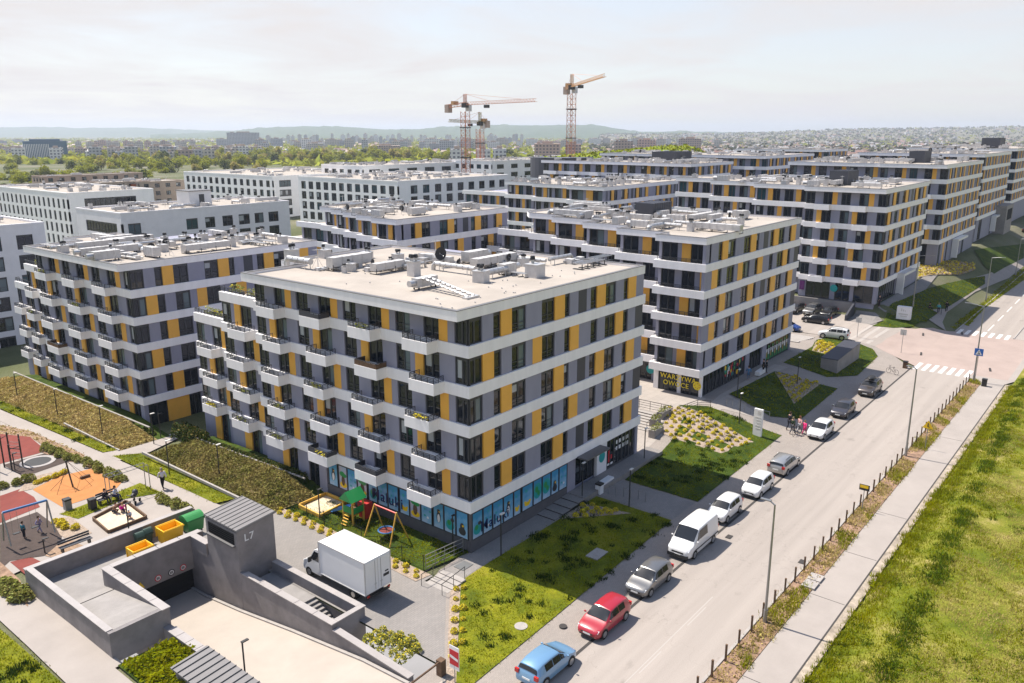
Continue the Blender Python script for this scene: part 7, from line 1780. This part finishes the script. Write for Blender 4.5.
for i in range(70): tree(R.uniform(-6, 170), R.uniform(430, 800), R.choice(['spring', 'spring', 'spring', 'dark']), R.uniform(.55, .9))
for i in range(26): tree(R.uniform(492, 545), R.uniform(480, 900), R.choice(['dark', 'dark', 'spring']), R.uniform(.8, 1.2))
for i in range(34): tree(R.uniform(-6, 70), R.uniform(360, 560), R.choice(['spring', 'spring', 'dark']), R.uniform(.45, .7))
tr2 = [(664, 345), (676, 345), (733, 520), (722, 560), (688, 345), (700, 348)]
for a, d in tr2: tree(a, d, 'dark', .8)

def farwall(name, wall, win, sx=3.2, sz=2.9):
    m, nt, b = new_mat(name); N, L = nt.nodes, nt.links
    tc = N.new('ShaderNodeTexCoord'); sp = N.new('ShaderNodeSeparateXYZ'); L.new(tc.outputs['Object'], sp.inputs[0])
    ad = N.new('ShaderNodeMath'); L.new(sp.outputs['X'], ad.inputs[0]); L.new(sp.outputs['Y'], ad.inputs[1])
    cb_ = N.new('ShaderNodeCombineXYZ'); L.new(ad.outputs[0], cb_.inputs[0]); L.new(sp.outputs['Z'], cb_.inputs[1])
    br = N.new('ShaderNodeTexBrick'); br.offset = 0; br.inputs['Scale'].default_value = 1; br.inputs['Brick Width'].default_value = sx; br.inputs['Row Height'].default_value = sz; br.inputs['Mortar Size'].default_value = .75; br.inputs['Mortar Smooth'].default_value = .1
    br.inputs['Color1'].default_value = (*win, 1); br.inputs['Color2'].default_value = tuple(c*1.6 for c in win)+(1,); br.inputs['Mortar'].default_value = (*wall, 1)
    L.new(cb_.outputs[0], br.inputs['Vector']); L.new(br.outputs['Color'], b.inputs['Base Color']); b.inputs['Roughness'].default_value = .8
    return m
FWM = [farwall('far_beige_facade', (.52, .47, .42), (.12, .12, .13)), farwall('far_grey_facade', (.44, .44, .46), (.10, .11, .13)), farwall('far_white_facade', (.70, .68, .66), (.13, .13, .15)), farwall('far_rose_facade', (.55, .38, .33), (.12, .10, .11)), farwall('far_brown_facade', (.42, .32, .27), (.09, .08, .09))]
def farblock(label, x0, x1, ytop, d, dep, wm, group=None, rz=None, name='tower_block', ybase=None):
    xm = (x0+x1)/2; x, y = far(xm, d); w = (x1-x0)/F*d*1.0; zt = max(5, fz_at(ytop, d)); b = MB()
    b.box(-dep/2, dep/2, -w/2, w/2, -3, zt, 0); b.box(-dep*.2, dep*.2, -w*.2, w*.2, zt, zt+2.2, 1)
    if w > 14: b.box(-dep*.3, dep*.3, w*.28, w*.4, zt, zt+1.6, 1)
    o = b.build(name, [FWM[wm] if isinstance(wm, int) else wm, M['oldb']], None, (x, y, 0), math.atan2(y, x) if rz is None else rz)
    return tag(o, label, 'tower block' if name == 'tower_block' else 'office building', group)
off = empty('office_building', (*far(43.5, 900), 0), math.atan2(far(43.5, 900)[1], far(43.5, 900)[0])); tag(off, 'dark blue glass office block with white vertical fins at the far left', 'office building')
b = MB(); w = 37/F*900; zt = fz_at(141, 900); b.box(-14, 14, -w/2, w/2, -3, zt); b.box(-8, 8, -w*.35, w*.35, zt, zt+2); b.build('glass_body', [mat('far_blue_glass', (.05, .12, .19), .3)], off)
b = MB()
for i in range(16): b.box(-14.6, -14.02, -w*.08+w*.57*i/15, -w*.08+w*.57*i/15+.7, 1+(i % 3)*1.5, zt-3)
b.build('fin', ['whitepl'], off); b = MB(); b.box(-14.9, -14.02, -w*.4, -w*.12, -3, zt-6); b.build('white_front', [FWM[2]], off)
for lab, a, c, yt, d, dp, wm in (('pale grey tower block just left of the blue glass office', 10, 22, 148, 860, 14, 2), ('pale slim block in front of the right end of the blue glass office', 48, 59, 148, 840, 12, 2), ('pale grey tower block standing alone among the trees, nearest to the blue glass office', 87.5, 98.5, 147, 820, 12, 1), ('pale grey tower block, the middle of three standing alone among the trees', 123.5, 135, 146.5, 830, 12, 1), ('pale grey tower block, farthest right of three standing alone among the trees', 158.5, 169.5, 146.5, 840, 12, 1),
    ('wide blue grey slab block standing out on the horizon', 228, 258, 132.5, 1900, 26, 1), ('small tower beside the wide slab block on the horizon', 216, 226, 139, 1800, 20, 1), ('long brown red industrial hall behind the tree belt', 370, 399, 145.5, 1150, 30, 4), ('white tower block left of the large crane mast', 450, 463.5, 149, 620, 14, 2), ('white tower block between the two crane masts and the next white one', 476, 490, 149, 640, 14, 2), ('grey and white tower block right of the smaller crane', 493, 506, 148.5, 660, 14, 2),
    ('wide rose coloured block left of the lone crane', 535, 560, 143.5, 780, 16, 3), ('rose coloured block behind the mast of the lone crane', 566, 581, 144, 790, 16, 3), ('brown block beyond the bright green mound', 615, 633, 141, 900, 18, 4), ('rose brown block right of the brown block', 638, 656, 140, 980, 18, 3), ('long beige block near the end of the green mound', 680, 701, 138.5, 1200, 20, 4), ('long low grey hall on the left horizon', 175, 216, 146, 1500, 30, 1)):
    farblock(lab, a, c, yt, d, dp, wm)
R = random.Random(31)
for i in range(16): a = 76+i*7.5+R.uniform(-2, 2); farblock('beige tower block in the row behind the three lone towers', a, a+R.uniform(5, 9), R.uniform(140.5, 143), R.uniform(1350, 1600), 14, R.choice([0, 0, 4, 3]), 'row of beige towers on the left')
for i in range(66):
    a = 250+i*4.15+R.uniform(-2, 2); d = R.uniform(1900, 3000); farblock('distant grey tower block in the city below the wooded ridge', a, a+R.uniform(2.2, 4.6), R.uniform(133.6, 140), d, 12, R.choice([0, 2, 1, 2, 2]), 'city towers below the wooded ridge')
for i in range(22): a = 525+i*9+R.uniform(-3, 3); farblock('distant low block in the town right of the lone crane', a, a+R.uniform(4, 12), R.uniform(138, 142), R.uniform(1500, 2600), 20, R.choice([0, 1, 2, 3]), 'town blocks right of the lone crane')
for i in range(14): a = -5+i*17+R.uniform(-3, 3); farblock('distant block on the left horizon', a, a+R.uniform(5, 14), R.uniform(138.5, 142.5), R.uniform(2000, 3000), 20, R.choice([0, 1, 4]), 'blocks on the left horizon')
for i in range(80): a = R.uniform(-8, 262); farblock('low town block standing among the trees on the left', a, a+R.uniform(6, 16), R.uniform(146, 152), R.uniform(1000, 1300) if a < 75 else R.uniform(750, 1300), 14, R.choice([0, 0, 1, 2, 0, 4]), 'low town blocks among the trees on the left')
for i in range(40): a = R.uniform(250, 530); farblock('mid grey block in the city behind the tree belt', a, a+R.uniform(6, 16), R.uniform(138.5, 144), R.uniform(1250, 1900), 16, R.choice([0, 1, 1, 2]), 'city blocks behind the tree belt')
# far small houses and copses, too many to count
nh = 5200; V = []; Fm = MB()
pxs = np.concatenate([rng.uniform(640, 1060, 3300), rng.uniform(-20, 640, 1900)]); ds = np.concatenate([np.exp(rng.uniform(math.log(500), math.log(4600), 3300)), np.exp(rng.uniform(math.log(1100), math.log(4800), 1900))])
RIDGE2 = [(600, 134.5), (700, 134), (760, 133), (800, 131.3), (840, 129.8), (900, 129), (960, 128), (1024, 126.8), (1120, 126)]
def hill2(px_, d):
    """height of the right hand hillside at a column and distance"""
    t = min(1, max(0, (d-2300)/2700)); yt = np.interp(px_, [a for a, _ in RIDGE2], [b_ for _, b_ in RIDGE2]); return -2+(fz_at(yt, 5000)+2)*t*t*(3-2*t) if px_ > 600 else -2
hb_ = [[], [], [], []]
for p_, d in zip(pxs, ds):
    if d > 2600 and rng.random() < .6: continue
    x, y = far(p_, d); z = hill2(p_, d); w, l, h = rng.uniform(5, 10), rng.uniform(6, 15), rng.uniform(3.5, 7)
    a = rng.uniform(0, 3.14); ca, sa = math.cos(a), math.sin(a); k = len(Fm.v)
    for zz in (z-2, z+h):
        for sx, sy in ((-1,-1),(1,-1),(1,1),(-1,1)): Fm.v.append((x+ca*sx*w/2-sa*sy*l/2, y+sa*sx*w/2+ca*sy*l/2, zz))
    for sx in (-1, 1): Fm.v.append((x-sa*sx*l/2, y+ca*sx*l/2, z+h+w*.3))
    c = int(rng.integers(0, 4)); rc = 4+int(rng.integers(0, 3))
    Fm.f += [(k,k+1,k+5,k+4),(k+1,k+2,k+6,k+5),(k+2,k+3,k+7,k+6),(k+3,k,k+4,k+7),(k+4,k+5,k+8),(k+6,k+7,k+9),(k+5,k+6,k+9,k+8),(k+7,k+4,k+8,k+9)]; Fm.m += [c]*6+[rc]*2
tag(Fm.build('far_town', [mat('far_wall_cream', (.36, .33, .30)), mat('far_wall_white', (.50, .49, .48)), mat('far_wall_grey', (.40, .40, .41)), mat('far_wall_rose', (.46, .36, .32)), mat('far_roof_red', (.24, .13, .10)), mat('far_roof_grey', (.26, .25, .25)), mat('far_roof_brown', (.22, .14, .10))]), kind='stuff')
nc = 6500; pc = rng.uniform(-30, 1060, nc); dc = np.exp(rng.uniform(math.log(700), math.log(5200), nc)); P3 = []; P4 = []
for p_, d in zip(pc, dc):
    if p_ > 600 and d < 1200: continue
    x, y = far(p_, d); z = hill2(p_, d); s = rng.uniform(4, 13); n = 14; q = rng.normal(0, 1, (n, 3)); q /= np.linalg.norm(q, axis=1)[:, None]; q[:, 2] = np.abs(q[:, 2])
    (P4 if p_ > 590 and rng.random() < .85 else P3).append(np.array([x, y, z])+q*np.array([s*1.4, s*1.4, rng.uniform(5, 10)]))
tag(ob('far_woods', soup('far_woods', leaves(np.concatenate(P3), 4.2), 4, ['leafspring'])), kind='stuff')

tag(ob('far_woods', soup('far_woods', leaves(np.concatenate(P4), 4.2), 4, ['leafdull'])), kind='stuff')
def ridge(name, d, prof, m, dd, rough, pxa, pxb, step=3):
    mb = MB(); cols = np.arange(pxa, pxb+1, step); rows_ = [(-1, -8), (-.75, .12), (-.5, .38), (-.25, .74), (-.08, .97), (0, 1.0), (.3, .8), (1, -.1)]; g = np.random.default_rng(3)
    nz_ = g.normal(0, 1, (len(cols), len(rows_))); nz_ = (nz_+np.roll(nz_, 1, 0)+np.roll(nz_, 2, 0))/2
    for i, p_ in enumerate(cols):
        yt = np.interp(p_, [a for a, _ in prof], [b_ for _, b_ in prof]); zt = fz_at(yt, d)
        for j, (u, h) in enumerate(rows_):
            x, y = far(p_, d+u*dd); z = -3 if h == -8 else zt*h+rough*nz_[i, j]*(0 if j in (0, 7) else 1)*(1 if j != 5 else .25); mb.v.append((x, y, z))
    k = len(rows_)
    for i in range(len(cols)-1):
        for j in range(k-1): a = i*k+j; mb.f.append((a, a+k, a+k+1, a+1)); mb.m.append(0)
    o = mb.build(name, [m], smooth=True); return tag(o, kind='structure')
M['hillwood'] = lawn_mat('wooded_hill', [(.030, .050, .018), (.055, .085, .022), (.09, .115, .035)], .012)
M['hilltown'] = lawn_mat('hillside_fields', [(.10, .10, .06), (.17, .155, .11), (.25, .21, .17)], .008)
ridge('hills', 6500, [(150, 134.5), (200, 133), (230, 131), (270, 127.5), (300, 126.3), (340, 126.6), (385, 129.5), (420, 129), (450, 126.4), (500, 124.8), (535, 125.6), (575, 124.4), (600, 125.5), (620, 129), (640, 132), (655, 132.3), (680, 130.8), (700, 132.5), (760, 134.2), (800, 135)], 'hillwood', 1900, 5, 150, 800)
ridge('hills', 5000, RIDGE2, 'hilltown', 2700, 4, 600, 1120)
ridge('hills', 8600, [(-120, 129.5), (-40, 128.5), (30, 126.8), (75, 128.2), (130, 127.4), (190, 130), (260, 131.5), (330, 132), (520, 131), (760, 132.2), (1100, 131)], 'hillwood', 1400, 6, -120, 1100, 5)
# bright green grassy mound behind the blocks
mp = [(530, 160), (548, 157), (575, 154), (610, 151), (645, 147.5), (672, 145.6), (690, 145.8), (703, 150), (712, 158)]
mb = MB(); rr_ = [(-26, -.2), (-16, .45), (-8, .85), (0, 1), (9, .8), (24, 0)]
for i in range(60):
    p_ = 528+i*3.15; zt = fz_at(np.interp(p_, [a for a, _ in mp], [c for _, c in mp]), 340)
    for u, h in rr_: x, y = far(p_, 340+u); mb.v.append((x, y, -2+(zt+2)*h+random.uniform(-.3, .3)))
for i in range(59):
    for j in range(5): a = i*6+j; mb.f.append((a, a+6, a+7, a+1)); mb.m.append(0)
M['mound'] = lawn_mat('bright_meadow', [(.09, .14, .015), (.19, .24, .02), (.28, .28, .04)], .25)
tag(mb.build('grass_mound', ['mound'], smooth=True), kind='structure')
mv = np.array(mb.v); P = []
for i in range(59):
    for _ in range(60):
        j = random.choice([0, 1, 1, 2, 2, 3, 4]); u, w_ = random.random(), random.random(); a, c, d_, e = mv[i*6+j], mv[i*6+6+j], mv[i*6+7+j], mv[i*6+j+1]; P.append((a*(1-u)+c*u)*(1-w_)+(e*(1-u)+d_*u)*w_)
P = np.array(P); tag(ob('mound_grass', soup('mound_grass', leaves(P+np.array([0, 0, .3]), .55), 4, ['blade'])), kind='stuff')
cw = MB(); x, y = far(562, 236); 
for i in range(16):
    a, c = PI*i/16+2.4, PI*(i+1)/16+2.4; cw.quad((x+9*math.cos(a), y+9*math.sin(a), 18), (x+9*math.cos(c), y+9*math.sin(c), 18), (x+9*math.cos(c), y+9*math.sin(c), 23.5), (x+9*math.cos(a), y+9*math.sin(a), 23.5)); cw.add([(x, y, 23.5), (x+9*math.cos(a), y+9*math.sin(a), 23.5), (x+9*math.cos(c), y+9*math.sin(c), 23.5)], [(0,1,2)])
tag(cw.build('curved_stair_tower', ['darkpan']), 'dark curved drum wall at the left end of the green mound', 'tower')

# ------------------------------------------------------------------ air, sky, light, camera
hz = MB(); hz.box(-9000, 11200, -9000, 11200, -8, 150); hm = bpy.data.materials.new('haze_air'); hm.use_nodes = True; nt = hm.node_tree; nt.nodes.clear()
out = nt.nodes.new('ShaderNodeOutputMaterial'); pv = nt.nodes.new('ShaderNodeVolumePrincipled'); pv.inputs['Color'].default_value = (.80, .885, 1, 1); pv.inputs['Density'].default_value = HAZE; pv.inputs['Anisotropy'].default_value = .2; nt.links.new(pv.outputs[0], out.inputs['Volume'])
tag(hz.build('haze', [hm]), kind='stuff')

SUN_EL, SUN_AZ = math.radians(57.5), math.radians(95.5)     # sun stands over +Y, slightly to -X
w = bpy.data.worlds.new('World'); SC.world = w; w.use_nodes = True; nt = w.node_tree; N, L = nt.nodes, nt.links
bg = N['Background']; bg.inputs['Strength'].default_value = SKYS
sk = N.new('ShaderNodeTexSky'); sk.sky_type = 'NISHITA'; sk.sun_disc = False; sk.sun_elevation = SUN_EL; sk.sun_rotation = math.radians(90)-SUN_AZ; sk.altitude = 200; sk.air_density = 1.0; sk.dust_density = 1.2; sk.ozone_density = 1.5
tc = N.new('ShaderNodeTexCoord'); sp = N.new('ShaderNodeSeparateXYZ'); L.new(tc.outputs['Generated'], sp.inputs[0])
zm = N.new('ShaderNodeMath'); zm.operation = 'ADD'; zm.inputs[1].default_value = .09; L.new(sp.outputs['Z'], zm.inputs[0])
dv = N.new('ShaderNodeVectorMath'); dv.operation = 'DIVIDE'; L.new(tc.outputs['Generated'], dv.inputs[0])
cx = N.new('ShaderNodeCombineXYZ'); [L.new(zm.outputs[0], cx.inputs[i]) for i in range(3)]; L.new(cx.outputs[0], dv.inputs[1])
no = N.new('ShaderNodeTexNoise'); no.inputs['Scale'].default_value = .8; no.inputs['Detail'].default_value = 7; no.inputs['Roughness'].default_value = .55; no.inputs['Distortion'].default_value = .5; L.new(dv.outputs[0], no.inputs['Vector'])
# thin cloud veil, thick towards the horizon, thinning out overhead
el = N.new('ShaderNodeMapRange'); el.inputs[1].default_value = .16; el.inputs[2].default_value = .50; el.inputs[3].default_value = 1.0; el.inputs[4].default_value = VEIL_TOP; L.new(sp.outputs['Z'], el.inputs[0])
nr = N.new('ShaderNodeMapRange'); nr.inputs[1].default_value = .35; nr.inputs[2].default_value = .65; nr.inputs[3].default_value = .62; nr.inputs[4].default_value = 1.0; L.new(no.outputs['Fac'], nr.inputs[0])
mu = N.new('ShaderNodeMath'); mu.operation = 'MULTIPLY'; L.new(el.outputs[0], mu.inputs[0]); L.new(nr.outputs[0], mu.inputs[1])
mx = N.new('ShaderNodeMix'); mx.data_type = 'RGBA'; L.new(mu.outputs[0], mx.inputs[0]); L.new(sk.outputs[0], mx.inputs[6]); mx.inputs[7].default_value = (*VEIL, 1)
L.new(mx.outputs[2], bg.inputs['Color'])

sl = bpy.data.lights.new('sun', 'SUN'); sl.energy = SUN; sl.angle = math.radians(.5); sl.color = (1, .94, .85)
so = bpy.data.objects.new('sun', sl); COL.objects.link(so)
sd = Vector((math.cos(SUN_EL)*math.cos(SUN_AZ), math.cos(SUN_EL)*math.sin(SUN_AZ), math.sin(SUN_EL))); so.rotation_euler = sd.to_track_quat('Z', 'Y').to_euler(); so.location = (40, 60, 160)

cd = bpy.data.cameras.new('camera'); co = bpy.data.objects.new('camera', cd); COL.objects.link(co); SC.camera = co
cd.sensor_fit = 'HORIZONTAL'; cd.sensor_width = 36; cd.lens = 36*F/1024; cd.clip_start = .5; cd.clip_end = 40000
co.location = (0, 0, CAMH); co.rotation_euler = Matrix((( RT[0], -DN[0], -FW[0]), (RT[1], -DN[1], -FW[1]), (RT[2], -DN[2], -FW[2]))).to_euler()
SC.view_settings.view_transform = 'Standard'; SC.view_settings.look = 'None'; SC.view_settings.gamma = 1; SC.view_settings.exposure = EXPO
SC.cycles.use_denoising = True; SC.cycles.max_bounces = 6; SC.cycles.volume_bounces = 0; SC.cycles.caustics_reflective = False; SC.cycles.caustics_refractive = False
SC.render.resolution_x = 1024; SC.render.resolution_y = 683
